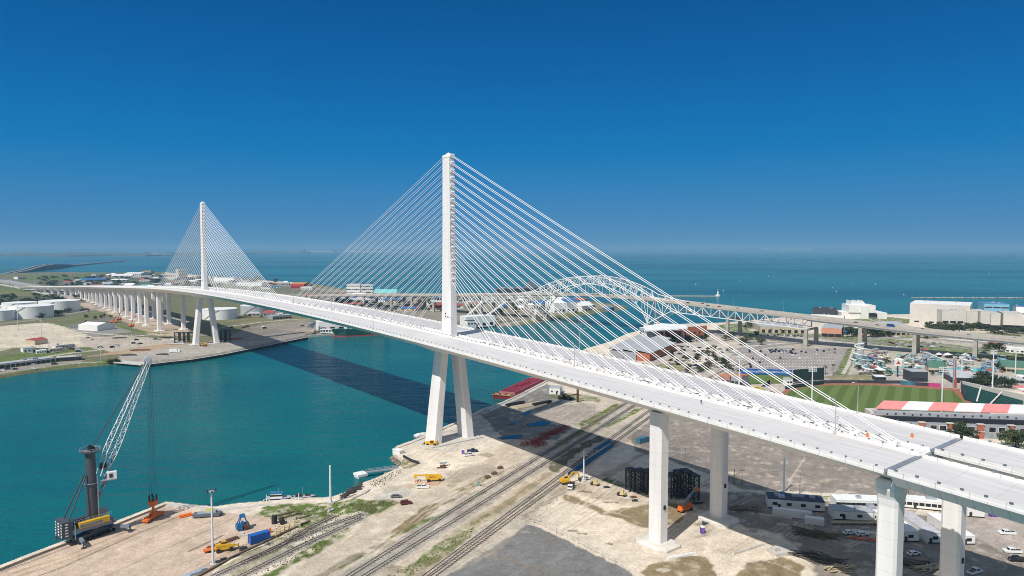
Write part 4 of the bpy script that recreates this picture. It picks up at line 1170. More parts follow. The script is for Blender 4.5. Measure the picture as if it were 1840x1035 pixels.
# undercarriage points along the dock
ur = math.atan2(.92, .4) - cr_rz
ch = MB(); ch.box((0, 0, 1.3), (15, 3.4, 1.1), ur); ch.box((0, 0, 2.4), (6, 6, .9), ur, .85); CP_(ch, "chassis", CG)
for i in range(8):
    for s in (-1, 1):
        c = rotz(((i - 3.5) * 1.95, s * 2.2, 0), ur)
        w_ = MB(); w_.add(*[(v, f) for v, f in [([Vector((c.x, c.y, 0)) + rotz((p[0], p[1] * 4.2, 0), ur) + Vector((0, 0, p[2] * 1.9)) for p in wheel_mb(0, 0).v], wheel_mb(0, 0).f)]][0]); CP_(w_, "wheel", BLACK)
for a, b, nm in (((-6.3, 2.2), (-7.5, 9.5), 0), ((-6.3, -2.2), (-8.5, -7), 0), ((6.3, 2.2), (8, 9), 0), ((6.3, -2.2), (8.5, -9), 0)):
    m = MB(); p, q = rotz((*a, 2.0), ur), rotz((*b, 2.3), ur); p.z = 2.0; q.z = 2.2
    m.bar(p, q, 1.1, .95); o_ = CP_(m, "outrigger", CL)
    f = MB(); f.tube([(q.x, q.y, 2.6), (q.x, q.y, .2)], .28, 8); f.lathe((q.x, q.y, 0), [(.02, .25), (.9, .25), (.9, 0)], 10); CP_(f, "pad", CG, o_)
# slewing platform
pf = MB(); pf.lathe((0, 0, 3.3), [(2.6, 0), (2.6, .9)], 20); pf.box((-2.2, 0, 4.2), (17, 5.2, .9)); CP_(pf, "platform", CG)
cw = MB(); cw.box((-9.4, 0, 3.2), (3.4, 7.0, 6.0)); cwo = CP_(cw, "counterweight", CG)
for y in (-2.9, 0, 2.9):
    lv = MB()
    for k in range(5): lv.box((-11.14, y, 3.9 + k * 1.05), (.16, 1.3 if y == 0 else .8, .42))
    CP_(lv, "louvre", CW, cwo)
for k in range(5):
    lv = MB(); lv.box((-9.6, -3.54, 3.9 + k * 1.05), (.9, .16, .42)); CP_(lv, "louvre", CW, cwo)
mh = MB(); mh.box((-.4, -2.9, 5.5), (10.2, 1.9, 2.0)); mho = CP_(mh, "machinery_house", YEL)
st = MB(); st.box((-1.6, -3.9, 5.9), (7.5, .08, .9)); CP_(st, "stripe", CL, mho)
mb2 = MB(); mb2.box((-1, 2.2, 5.1), (9, 2.4, 2.6)); CP_(mb2, "machinery_house", CG)
gm = MB(); gm.box((-1.2, -2.4, 4.2), (13.5, 2.2, 1.3)); gm.box((5.8, 0, 3.8), (3.2, 4.6, 1.2)); CP_(gm, 'skirt', CL)
bx = MB(); bx.box((3.2, -1.2, 7.8), (3.0, .25, 2.6)); CP_(bx, "radiator", CL)
rl = MB()
for x in [i * .9 for i in range(-8, 7)]:
    rl.bar((x, -3.75, 7.8), (x, -3.75, 8.9), .07)
rl.bar((-7.2, -3.75, 8.9), (5.4, -3.75, 8.9), .08); rl.bar((-7.2, -3.75, 8.35), (5.4, -3.75, 8.35), .06); CP_(rl, "railing", GALV)
ld = MB()
for y in (-4.1, -3.5):
    ld.bar((-7.0, y, 2.2), (-7.0, y, 7.6), .1)
for z in [2.4 + .5 * i for i in range(11)]: ld.bar((-7.0, -4.1, z), (-7.0, -3.5, z), .08)
CP_(ld, "ladder", GALV)
# tower
tw = MB(); tw.tube([(0, 0, 5), (0, 0, 20), (0, 0, 32.2)], [1.95, 1.8, 1.65], 18); two = CP_(tw, "tower", CG)
rg = MB(); rg.lathe((0, 0, 20.3), [(2.1, 0), (2.35, .05), (2.35, .35), (2.1, .4)], 18); CP_(rg, "collar", CL, two)
tp = MB(); tp.lathe((0, 0, 31.6), [(1.9, 0), (3.5, .9), (3.5, 1.1), (.2, 1.1)], 16); CP_(tp, "top_platform", CG, two)
tr = MB()
for k in range(16):
    a = 2 * pi * k / 16; tr.bar((3.4 * math.cos(a), 3.4 * math.sin(a), 32.6), (3.4 * math.cos(a), 3.4 * math.sin(a), 33.8), .08)
for z in (33.2, 33.8): tr.tube([(3.4 * math.cos(a), 3.4 * math.sin(a), z) for a in [2 * pi * k / 24 for k in range(25)]], .05, 5, False)
CP_(tr, "railing", GALV, two)
sv = MB()
for y in (-1.1, 0, 1.1):
    w0 = wheel_mb(0, y); sv.add([(v[0] * 2.6 + .4, v[1], v[2] * 2.6 + 32.7) for v in w0.v], w0.f)
CP_(sv, "sheave", CHAR, two)
sl_ = MB()
for y in (-.45, .45): sl_.bar((1.55, -1.9 + y, 6), (1.5, -1.8 + y, 23), .12)
for z in range(7, 24): sl_.bar((1.55, -2.35, z), (1.55, -1.45, z), .1)
for z in range(7, 23): sl_.bar((1.55, -2.35, z), (1.55, -1.45, z + 1), .06)
CP_(sl_, "stair", GALV, two)
for y in (-2.4, 2.4):
    m = MB(); m.tube([(-8.6, y, 9.2), (-1.9, y * .35, 24)], .26, 8); CP_(m, "stay_rod", CG)
# boom: four chords with lacing, from the tower to the tip
BF, BT = Vector((3.2, 0, 22.5)), Vector((21.6, 0, 63.2))
bd = (BT - BF).normalized(); bn = Vector((-bd.z, 0, bd.x)); by = Vector((0, 1, 0))
Lb = (BT - BF).length
def bsec(t):
    k = .35 + .65 * min(1, t / .18) if t < .18 else (1.0 - .62 * max(0, (t - .3) / .7))
    return k * 1.8, (2.7 if t < .18 else 2.7 - 1.5 * max(0, (t - .3) / .7)) * (1 if t > .02 else 1)
def bpt(t, a, b):
    hn_, hy = bsec(t)
    return BF + bd * (Lb * t) + bn * (a * hn_) + by * (b * hy * .75)
boom = MB()
NS = 20
for a in (-1, 1):
    for b in (-1, 1):
        for i in range(NS):
            boom.tube([bpt(i / NS, a, b), bpt((i + 1) / NS, a, b)], .16 if a > 0 else .14, 6, False)
bo = CP_(boom, "boom", CW)
lac = MB()
for i in range(NS):
    t0, t1 = i / NS, (i + 1) / NS
    for a in (-1, 1):
        s = 1 if i % 2 else -1
        lac.tube([bpt(t0, a, s), bpt(t1, a, -s)], .075, 5, False); lac.tube([bpt(t1, a, -1), bpt(t1, a, 1)], .06, 5, False)
        lac.tube([bpt(t0, s, a), bpt(t1, -s, a)], .075, 5, False)
CP_(lac, "lacing", CW, bo)
for y in (-.8, .8):
    tip = MB(); w0 = wheel_mb(0, 0); tip.add([(BT.x + v[0] * 3.4, y + v[1], BT.z - .6 + v[2] * 3.4) for v in w0.v], w0.f); CP_(tip, "sheave", CW, bo)
th = MB(); th.tube([(BT.x + 1.5 * math.cos(a), 0, BT.z + .7 + 1.5 * math.sin(a)) for a in [k * pi / 10 for k in range(-6, 15)]], .12, 6); th.bar(bpt(.96, 1, -1), (BT.x + 1, -.9, BT.z + 1.6), .2); CP_(th, "tip_frame", CW, bo)
# luffing cylinder, cab on its bracket
cy = MB(); cy.tube([(1.8, 0, 12.5), (4.4, 0, 19.5), tuple(bpt(.2, -1, 0))], [.5, .45, .32], 8); CP_(cy, "luffing_cylinder", CL)
br = MB(); br.bar((1.8, -1.6, 19.6), (6.4, -3.4, 21.2), .5, .35); br.box((5.0, -2.9, 21.0), (5.2, 2.8, .25), -.3); br.bar((1.6, -1.2, 16), (5.2, -2.8, 20.8), .35); CP_(br, "cab_bracket", CL)
cb = MB(); cb.box((6.0, -3.1, 21.3), (3.2, 2.4, 2.7), -.3); cbo = CP_(cb, "cab", CW)
wn_ = MB(); wn_.box((6.05, -3.1, 22.0), (3.3, 1.9, 1.7), -.3); wn_.box((5.7, -3.1, 22.0), (1.1, 2.5, 1.5), -.3); CP_(wn_, "window", GLASS, cbo)
db = MB(); db.box((4.4, .3, 24.5), (2.2, 2.0, 2.4), 0, .8); CP_(db, "winch_box", CHAR)
# ropes
for y in (-.6, -.2, .2, .6):
    m = MB(); m.tube([(.6, y, 33.4), tuple(BF.lerp(BT, .5) + Vector((-7, y, 8))), (BT.x, y, BT.z + .8)] if False else [(.6, y, 33.4), (BT.x - .3, y * .8, BT.z + .9)], .05, 4); CP_(m, "luffing_rope", CHAR)
SPX, SPZ = 21.9, 9.6
for x, y in ((-.9, -.9), (.9, -.9), (-.9, .9), (.9, .9)):
    m = MB(); m.tube([(BT.x + .6 + x * .5, y * .8, BT.z), (SPX + x, y, SPZ)], .055, 4); CP_(m, "hoist_rope", CHAR)
# red lifting block and spreader hanging from the ropes
hk = thing("lifting_spreader", "orange red lifting spreader hanging from the crane ropes just above the dock", "crane spreader", crane.location + rotz((SPX, 0, 0), cr_rz), cr_rz + .5)
m = MB()
for x, y in ((-.9, -.9), (.9, -.9), (-.9, .9), (.9, .9)): m.box((x, y, 7.4), (.5, .5, 2.4))
m.build("rope_socket", CHAR, hk)
m = MB(); m.box((0, 0, 6.0), (3.0, 2.6, 1.5), 0, .9); m.box((0, 0, 5.2), (1.5, 1.4, .9), 0, 1.3); m.build("head_block", ORG, hk)
m = MB(); m.tube([(0, 0, 5.4), (0, 0, 2.4)], [.45, .6], 8); m.bar((0, 0, 4.2), (-2.8, 0, 1.8), .3); m.bar((0, 0, 4.2), (2.8, 0, 1.8), .3); m.build("hanger", ORG, hk)
m = MB(); m.box((0, 0, .9), (7.6, 2.4, .9)); m.box((0, 0, 1.8), (3, 1.8, .8)); m.box((-4.2, 0, .6), (1.6, 2.8, .8)); m.box((4.2, 0, .6), (1.6, 2.8, .8)); m.build("beam", ORG, hk)

# ------------------------------------------------------------------ things on the crane dock
pole("light_mast", 383, 1017, 881, "tall white floodlight mast with a ring of lamps on the crane dock", "light mast", .42, POLEW, "crown")
pole("light_mast", 594, 905, 836, "plain pale blue mast standing alone on the grass shore", "light mast", .5, POLEW, None, taper=.8)
pole("light_mast", 1049, 866, 809, "pale steel mast with two small lamps beside the yellow excavator", "light mast", .42, POLEW, "arm")
pole("light_mast", 1408, 886, 822, "blue grey steel mast behind the dark roofed white trailer", "light mast", .42, mat("pole_blue", (.16, .24, .30), .5), "arm")
pole("light_mast", 479, 901, 889, "short white mooring light post left of the blue workboat", "light post", .25, POLEW, "arm", footing=False)
pole("light_mast", 537, 899, 886, "short white light post behind the blue workboat", "light post", .25, POLEW, "arm", footing=False)
for px, py, tp_, lb in ((1319, 872, 842, "left one of two dark utility poles beside the tall pier"), (1333, 873, 843, "right one of two dark utility poles beside the tall pier"), (1437, 887, 851, "dark utility pole behind the white trailer with the dark roof"), (1231, 824, 803, "slim dark pole on the beige lot by the tall pier"), (1632, 900, 881, "dark pole behind the white trailer row with many windows"), (1278, 815, 800, "short dark pole alone on the beige lot")):
    pole("utility_pole", px, py, tp_, lb, "utility pole", .16, WOOD, "utility", "utility poles in the yard", footing=False)
def box_ribs(m, L, W, H, z0=.15):
    m.box((0, 0, z0), (L, W, H))
    n = int(L / .55)
    for i in range(n):
        for s in (-1, 1): m.box((-L / 2 + (i + .5) * L / n, s * (W / 2 + .03), z0 + .2), (.22, .08, H - .4))
def container(px, py, deg, L, label, mt, H=2.6):
    p = at(px, py); t = thing("shipping_container", label, "container", p, R(deg))
    m = MB(); box_ribs(m, L, 2.44, H); b = m.build("body", mt, t)
    for s in (-1, 1):
        d = MB(); d.box((L / 2 + .05, s * .6, .3), (.08, 1.1, H - .3)); d.build("door", mt, t)
    c = MB()
    for x in (-L / 2, L / 2):
        for y in (-1.22, 1.22): c.box((x, y, .02), (.24, .24, H + .2))
    c.build("corner_post", mt, b)
    return t
container(466, 973, 42, 7.2, "bright blue steel container on the crane dock", BLU, 3.2)
GRB = mat("grab_blue", (0.02, 0.14, 0.32), .5, var=.1)
g = thing("grab_bucket", "blue clamshell grab bucket standing on the crane dock", "grab bucket", at(436, 951), R(30))
for s in (-1, 1):
    m = MB(); m.add([(s * .2, -1.7, 0), (s * 2.5, -1.7, .9), (s * 2.3, -1.7, 2.2), (s * .2, -1.7, 2.0), (s * .2, 1.7, 0), (s * 2.5, 1.7, .9), (s * 2.3, 1.7, 2.2), (s * .2, 1.7, 2.0)], [(0, 1, 2, 3), (7, 6, 5, 4), (0, 4, 5, 1), (1, 5, 6, 2), (3, 2, 6, 7), (0, 3, 7, 4)]); m.build("shell", GRB if s < 0 else RUST, g)
    for y in (-1.4, 1.4):
        a = MB(); a.bar((s * 1.9, y, 1.9), (s * .6, y * .5, 5.2), .35); a.build("arm", GRB, g)
m = MB(); m.box((0, 0, 4.9), (2.2, 2.0, 1.0), 0, .8); m.build("head", GRB, g)
m = MB(); m.box((0, 0, 1.9), (1.0, 2.6, 1.0)); m.build("lower_block", GRB, g)

def telehandler(px, py, deg, label, fork=None, sc=1.0):
    t = thing("telehandler", label, "telehandler", at(px, py), R(deg)); t.scale = (sc,) * 3
    m = MB(); m.box((0, 0, .7), (5.2, 1.5, .8)); m.box((-1.6, .55, 1.5), (1.8, 1.0, .6), 0, .9); m.build("chassis", YEL, t)
    c = MB(); c.box((-.2, .65, 1.4), (1.5, .95, 1.35), 0, .85); co = c.build("cab", YEL, t)
    w_ = MB(); w_.box((-.2, .66, 1.7), (1.56, .99, .8), 0, .9); w_.build("window", GLASS, co)
    b = MB(); b.bar((-2.5, -.5, 2.2), (2.6, -.5, 1.6), .55, .6); b.bar((2.4, -.5, 1.65), (3.7, -.5, 1.3), .4, .42); b.build("boom", YEL, t)
    f = MB(); f.box((3.7, -.3, .5), (.2, 1.5, 1.0))
    for y in (-.7, .1): f.bar((3.7, y, .55), (5.0, y, .5), .14, .08)
    f.build("fork", CHAR, t)
    for x in (-1.7, 1.7):
        for y in (-.95, .95):
            wq = wheel_mb(x, y, .62, .45); wq.build("wheel", BLACK, t)
    return t
telehandler(404, 990, 25, "yellow telehandler parked beside the floodlight mast on the crane dock", sc=1.25)
telehandler(776, 801, 170, "yellow telehandler parked at the foot of the left pylon leg", sc=1.2)
ft = thing("flat_trailer", "low orange flat trailer in front of the yellow telehandler", "trailer", at(383, 990), R(30))
m = MB(); m.box((0, 0, .7), (6.5, 2.3, .25)); m.bar((3.2, 0, .8), (5.2, 0, .6), .2); m.build("bed", ORG, ft)
for x in (-1.5, -.4):
    for y in (-1, 1): wheel_mb(x, y, .4, .3).build("wheel", BLACK, ft)

def slabs(name, label, cat, px, py, deg, boxes, mt, z=GZ):
    """a single lifted-together piece made of a few boxes (x,y,z,l,w,h)"""
    m = MB()
    for x, y, zz, l, w_, h in boxes: m.box((x, y, zz), (l, w_, h), 0, .98)
    return tag(m.build(name, mt, None, at(px, py, z), R(deg)), label, cat)
slabs("steel_plate", "rusty brown steel plates lying flat on the crane dock", "steel plate", 408, 973, 50, [(0, 0, 0, 9, 2, .25), (1, .6, .25, 7, 1.4, .2), (-5, -.6, 0, 5, 2.6, .3)], RUST)
slabs("steel_plate", "dark plates stacked behind the yellow telehandler", "steel plate", 438, 988, 20, [(0, 0, 0, 3, 2, .3), (.3, .3, .3, 1.6, 1.2, .7)], CHAR)
slabs("steel_plate", "dark scrap plates at the foot of the floodlight mast", "steel plate", 398, 1008, 35, [(0, 0, 0, 4, 1.6, .3), (.8, .3, .3, 2, 1.2, .4)], CHAR)
slabs("timber_stack", "small pile of pale scrap left of the blue container", "scrap pile", 437, 962, 20, [(0, 0, 0, 2.6, 1.6, .5), (-.4, .2, .5, 1.4, 1.2, .5), (1.2, -.6, 0, 1.4, .8, .4)], CONC)
slabs("pallet_stack", "pale blue tarp covered pallets at the bottom edge of the dock", "pallet stack", 352, 1030, 40, [(0, 0, 0, 3, 2.2, .7), (-3, -.4, 0, 2.4, 2.2, .5), (2.6, .6, 0, 1.4, 1.4, .9)], mat("tarp_pale", (.35, .42, .48), .6))
for px, py, lb in ((493, 941, "black rubber fender cylinder standing left on the dock end"), (507, 941, "black rubber fender lying right beside the standing one")):
    t = thing("dock_fender", lb, "fender", at(px, py), .4)
    m = MB(); m.tube([(0, -1.4, 1.1), (0, 1.4, 1.1)] if px > 500 else [(0, 0, 0), (0, 0, 3.2)], 1.05, 12); m.build("drum", BLACK, t)
    m = MB(); m.tube([(0, -1.5, 1.1), (0, 1.5, 1.1)] if px > 500 else [(0, 0, -.02), (0, 0, 3.3)], .45, 8); m.build("hub", CHAR, t)
m = MB()
for i in range(4): m.tube([(-2.6, i * .55 - .8, .28), (2.6, i * .55 - .8, .28)], .28, 8)
for i in range(3): m.tube([(-2.4, i * .55 - .55, .78), (2.2, i * .55 - .55, .78)], .28, 8)
m = m.build("pipe_bundle", ORG, None, at(334, 928), R(40)); tag(m, "orange red bundle of pipes lying beside the dock edge", "pipe bundle")
slabs("pipe_rack", "small red valve stand beside the blue container", "valve stand", 484, 957, 30, [(0, 0, 0, 1.6, 1.0, 1.0), (.2, 0, 1.0, .6, .6, .7)], ORG)
YP = mat("safety_yellow", (.62, .5, .12), .6)
for i, (px, py) in enumerate(((496, 966), (503, 962), (511, 957), (520, 952))):
    m = MB(); m.tube([(0, 0, 0), (0, 0, 2.6)], .22, 8); m.lathe((0, 0, 2.6), [(.22, 0), (.12, .14), (.01, .2)], 8)
    if i < 3: m.bar((0, 0, 1.6), tuple(Vector((at(*((503, 962), (511, 957), (520, 952))[i]) - at(px, py)).to_tuple()) + Vector((0, 0, 1.6))), .12)
    tag(m.build("guard_post", YP, None, at(px, py)), ["yellow guard post nearest the blue container", "second yellow guard post from the blue container", "third yellow guard post from the blue container", "yellow guard post farthest from the blue container"][i], "guard post", "yellow guard posts at the dock end")
slabs("bollard_block", "pale yellow mooring block at the far end of the guard posts", "mooring block", 533, 946, 30, [(0, 0, 0, 2.6, 2.2, 1.4), (-.6, 0, 1.4, .8, 1.0, 1.3), (.8, 0, 1.4, .8, 1.0, 1.3)], mat("pale_yellow", (.55, .5, .3), .8))
for px, py, dg, L_, lb in ((508, 925, 42, 9, "long concrete beam lying in grass, left of three"), (520, 928, 42, 10, "long concrete beam lying in grass, middle of three"), (543, 931, 42, 7, "long concrete beam lying in grass, right of three"), (595, 918, 65, 4, "short white concrete beam lying in grass below the plain mast")):
    slabs("concrete_beam", lb, "concrete beam", px, py, dg, [(0, 0, 0, L_, .9, .5), (-L_ * .3, 0, .5, .6, .9, .3), (L_ * .3, 0, .5, .6, .9, .3)], CONC if px > 550 else WOOD)
cb_ = MB()
a, b = at(303, 998), at(560, 939)
ct = thing("dock_kerb", "dark timber kerb along the landward edge of the crane dock", "kerb", at(340, 1047), 0)
for p, q in (((300, 1068), (420, 1001)), ((420, 1001), (556, 937))):
    m = MB(); P_, Q_ = at(*p) - ct.location, at(*q) - ct.location; P_.z = Q_.z = .25; m.bar(P_, Q_, .8, .7); m.build("beam", WOOD, ct)
# quay walls along the water
def wallrun(name, label, cat, pts, wd, h, mt, z=GZ, z0=-2.5, cap=None, piles=0):
    P_ = [at(*p, z) for p in pts]; t = thing(name, label, cat, P_[0])
    m = MB()
    for a, b in zip(P_[:-1], P_[1:]):
        a, b = a - P_[0], b - P_[0]
        d = (b - a).normalized(); n = Vector((-d.y, d.x, 0)) * wd / 2
        m.add([a - n + Vector((0, 0, z0)), b - n + Vector((0, 0, z0)), b + n + Vector((0, 0, z0)), a + n + Vector((0, 0, z0)), a - n + Vector((0, 0, h)), b - n + Vector((0, 0, h)), b + n + Vector((0, 0, h)), a + n + Vector((0, 0, h))], [(4, 5, 6, 7), (0, 1, 5, 4), (1, 2, 6, 5), (2, 3, 7, 6), (3, 0, 4, 7)])
    m.build("wall", mt, t)
    if cap:
        c = MB()
        for a, b in zip(P_[:-1], P_[1:]):
            a, b = a - P_[0], b - P_[0]; a.z = b.z = h + .12; c.bar(a, b, wd * 1.05, .24)
        c.build("coping", cap, t)
    if piles:
        for a, b in zip(P_[:-1], P_[1:]):
            k = int((b - a).length / piles); d = (b - a).normalized(); n = Vector((d.y, -d.x, 0))
            for i in range(k):
                c_ = a - P_[0] + d * (i + .5) * piles
                f = MB(); sgn = -1 if (n.x * (a.x) + n.y * (a.y)) > 0 else 1
                q = c_ + n * sgn * (wd / 2 + .35); f.tube([(q.x, q.y, -2.4), (q.x, q.y, h - .1)], .42, 7); f.build("fender", BLACK, t)
    return t
wallrun("quay_wall", "tan concrete quay wall of the crane dock along the water", "quay wall", [(-60, 1046), (0, 1025), (60, 1001), (192, 951), (299, 908)], 1.0, .3, CONC, cap=WOOD)
wallrun("quay_wall", "short pale quay wall at the corner of the crane dock", "quay wall", [(299, 908), (345, 913), (388, 918)], 2.2, .5, CONC)
wallrun("breakwater", "low narrow concrete breakwater arm beside the blue workboat", "breakwater", [(385, 916), (430, 913), (468, 908), (500, 905)], 1.8, .2, CONC)
wallrun("quay_wall", "dark fender lined quay wall behind the plain mast", "quay wall", [(500, 905), (560, 901), (595, 898)], 1.2, .0, WOOD, piles=2.2)
wallrun("quay_wall", "weathered quay wall in front of the near pylon legs", "quay wall", [(707, 808), (740, 796), (780, 779), (862, 741), (902, 725), (930, 712), (978, 687), (1012, 669)], 1.6, .25, CONC, cap=CONC)
slabs("quay_block", "white concrete block at the water corner left of the pylon legs", "concrete block", 716, 814, -35, [(0, 0, -3, 5, 3.4, 4.6), (0, 0, 1.6, 5.2, 3.6, .3)], WALLW)
wallrun("retaining_wall", "dark retaining wall along the washed out bank", "retaining wall", [(725, 822), (740, 830), (753, 834)], .5, 1.3, CHAR)
slabs("mooring_float", "small white float moored beside the pylon leg", "float", 757, 783, 35, [(0, 0, 0, 8, 4, 1.0), (0, 0, 1.0, 5, 2.6, .5)], WALLW, 0)
# gangway to the mooring platform
g0, g1 = at(716, 843, 1.6), at(648, 852, 1.6)
gw = thing("gangway", "grey railed gangway reaching from the shore to a white mooring platform", "gangway", g0)
m = MB(); d = g1 - g0; d.z = 0; m.bar((0, 0, .5), (d.x * .86, d.y * .86, .5), 1.8, .35); m.build("deck", GALV, gw)
n_ = Vector((-d.y, d.x, 0)).normalized() * .85
for s in (-1, 1):
    m = MB()
    for k in range(13):
        p = d * (.86 * k / 12) + n_ * s; m.bar((p.x, p.y, .6), (p.x, p.y, 1.9), .09)
    for z in (1.25, 1.9): m.bar((n_.x * s, n_.y * s, z), (d.x * .86 + n_.x * s, d.y * .86 + n_.y * s, z), .1)
    m.build("railing", GALV, gw)
slabs("mooring_dolphin", "white square mooring platform at the end of the gangway", "mooring dolphin", 648, 857, 40, [(0, 0, -3, 4.6, 4.6, 3.9), (0, 0, .9, 5.2, 5.2, 1.1), (.6, .4, 2.0, .6, .6, .6)], WALLW, 0)
# black riprap heap
rk = MB()
for i in range(150):
    a, b = rnd.random(), rnd.gauss(0, .5)
    p = at(612 + 40 * a, 898 - 24 * a + 4 * b, 1.5); s_ = rnd.uniform(.4, 1.1)
    rk.blob((p.x, p.y, 1.3 + rnd.uniform(0, 1.8) * math.sin(a * pi) ** .5), (s_ * 1.3, s_, s_ * .7), i, 0, .35)
tag(rk.build("riprap_rocks", mat("riprap", (.055, .05, .047), .95, var=.3)), kind="stuff")
rk = MB()
for i in range(260):
    a = rnd.random(); k = rnd.choice((0, 1))
    seg = (((655, 872), (722, 842)), ((722, 841), (704, 822)), ((0, 683), (230, 656)))[k]
    p = at(seg[0][0] + (seg[1][0] - seg[0][0]) * a, seg[0][1] + (seg[1][1] - seg[0][1]) * a, .4); s_ = rnd.uniform(.25, .7) * (1.0 if k == 2 else 1)
    rk.blob((p.x + rnd.gauss(0, .6), p.y + rnd.gauss(0, 1.0), rnd.uniform(.1, 1.2)), (s_ * 1.3, s_, s_ * .7), i, 0, .35)
tag(rk.build("shore_rocks", mat("shore_stone", (.27, .24, .20), .95, var=.3)), kind="stuff")
for i in range(5):
    m = MB(); m.tube([(-2.6, 0, .3), (2.6, 0, .3)], .28, 8); m.tube([(-2.5, .62, .3), (2.2, .62, .3)], .28, 8)
    tag(m.build("concrete_pipe", CONC, None, at(642 + i * 4.5, 893 - i * 2.2), R(58 + i * 4)), "pale concrete pipes leaning beside the black rock heap", "pipe", "pale pipes beside the rock heap")

# boats at the small quay
def workboat(px, py, deg, L, label, mt, cabin=True):
    t = thing("work_boat", label, "boat", at(px, py, 0), R(deg))
    h = MB(); w = L * .32
    pr = [(-L / 2, 0), (-L / 2, w / 2), (L * .25, w / 2), (L / 2, 0), (L * .25, -w / 2), (-L / 2, -w / 2)]
    h.prism([(x, y) for x, y in pr if (x, y) != (-L / 2, 0)], -.6, 1.4); h.build("hull", mt, t)
    d = MB(); d.prism([(x * .94, y * .9) for x, y in pr if (x, y) != (-L / 2, 0)], 1.4, 1.46); d.build("deck", ROOFG, t)
    if cabin:
        c = MB(); c.box((-L * .12, 0, 1.46), (L * .4, w * .6, 2.0), 0, .94); co = c.build("cabin", WALLW, t)
        r_ = MB(); r_.box((-L * .12, 0, 3.46), (L * .44, w * .66, .25)); r_.build("roof", mat("boat_blue", (.03, .16, .33), .5), co)
        w_ = MB(); w_.box((-L * .12, 0, 2.2), (L * .405, w * .605, .7), 0, .97); w_.build("window", GLASS, co)
    else:
        c = MB(); c.box((-L * .2, 0, 1.46), (L * .25, w * .5, 1.1), 0, .9); c.box((L * .15, .2, 1.46), (L * .2, w * .3, .7)); c.build("deck_gear", CHAR, t)
    mst = MB(); mst.tube([(-L * .05, 0, 1.4), (-L * .05, 0, 5.6)], .08, 5); mst.build("mast", GALV, t)
    return t
workboat(504, 899, 8, 13, "small blue roofed workboat moored at the quay behind the dock", PAINT["navy"])
workboat(546, 897, 14, 11, "low grey work barge moored right of the blue workboat", PAINT["grey"], False)
bt = thing("landing_barge", "grey flat barge with yellow gear resting ashore at the dock corner", "barge", at(374, 928), R(12))
m = MB(); m.prism([(-5.5, -1.6), (4.5, -1.6), (5.6, 0), (4.5, 1.6), (-5.5, 1.6)], .5, 1.6); m.build("hull", mat("barge_grey", (.12, .14, .17), .6), bt)
m = MB(); m.box((-1, 0, 1.6), (6, 2.2, .3)); m.box((2.4, 0, 1.6), (1.4, 1.6, .9)); m.build("deck_gear", GALV, bt)
m = MB(); m.box((.6, 1.2, 1.9), (3.4, .8, .9)); m.build("gear_box", YP, bt)
m = MB(); m.box((-3, 0, 0), (.8, 3, .5)); m.box((3, 0, 0), (.8, 3, .5)); m.build("chock", WOOD, bt)

# ------------------------------------------------------------------ vehicles on the caliche
V = vehicle
V("pickup", "white", 760, 877, 8, "white pickup truck beside the orange barrels on the caliche")
V("sedan", "grey", 712, 894, 4, "grey sedan parked on the pale slab by the grassy shore")
V("suv", "maroon", 730, 906, 24, "dark maroon car parked at the end of the shore grass")
V("suv", "white", 798, 836, 5, "white suv parked alone midway to the pylon legs")
V("pickup", "navy", 849, 812, 12, "dark blue pickup truck nearest the right pylon leg")
V("pickup", "white", 843, 819, 28, "white pickup truck in front of the dark blue pickup")
V("sedan", "white", 1526, 959, 16, "white sedan in the shade, left of two cars beside the timber heap")
V("sedan", "white", 1549, 962, 8, "white sedan in the shade, right of two cars beside the timber heap")
V("sedan", "white", 1642, 997, 14, "white sedan alone in the shade below the white trailers")
V("pickup", "white", 1752, 1030, 24, "white pickup truck in the shade right of the big near pier")
V("pickup", "white", 1809, 960, 176, "white pickup truck farthest back in the sunlit yard")
V("pickup", "white", 1819, 993, 174, "white pickup truck in the sun beside the black pickup")
V("pickup", "black", 1828, 1008, 175, "black pickup truck at the edge of the bridge shadow")
V("suv", "black", 1832, 935, 160, "black car under the bridge edge by the grass strip")
V("suv", "white", 873, 738, 35, "white van like car parked by the quay behind the pylon legs")

# yellow boom lift truck with its barrels
def boomlift(name, px, py, deg, label, mt, up, L, sc=1.0):
    t = thing(name, label, "boom lift", at(px, py), R(deg)); t.scale = (sc,) * 3
    m = MB(); m.box((0, 0, .7), (6.5, 2.3, .7)); m.box((-1.9, 0, 1.4), (2.2, 2.0, 1.1), 0, .9); m.build("chassis", mt, t)
    b = MB(); e = Vector((-1.5 + L * math.cos(up), 0, 2.2 + L * math.sin(up))); b.bar((-1.5, 0, 2.2), tuple(Vector((-1.5, 0, 2.2)).lerp(e, .6)), .8, .8); b.bar(tuple(Vector((-1.5, 0, 2.2)).lerp(e, .55)), tuple(e), .5, .5); b.build("boom", mt if up < .3 else CL, t)
    k = MB(); k.box((e.x + .5, 0, e.z - 1.0), (1.0, 1.9, 1.1), 0, 1.05); k.build("basket", mt, t)
    c = MB(); c.box((2.4, 0, 1.4), (1.3, 2.0, 1.2), 0, .85); c.build("cab", mt, t)
    for x in (-2.2, 2.2):
        for y in (-1.1, 1.1): wheel_mb(x, y, .6, .45).build("wheel", BLACK, t)
    return t
boomlift("boom_lift", 780, 864, 188, "long yellow boom lift standing behind orange barrels", YEL, .05, 8.5, 1.15)
boomlift("boom_lift", 1231, 918, 35, "orange boom lift with raised grey boom between the two piers", ORG, .62, 9, 1.1)
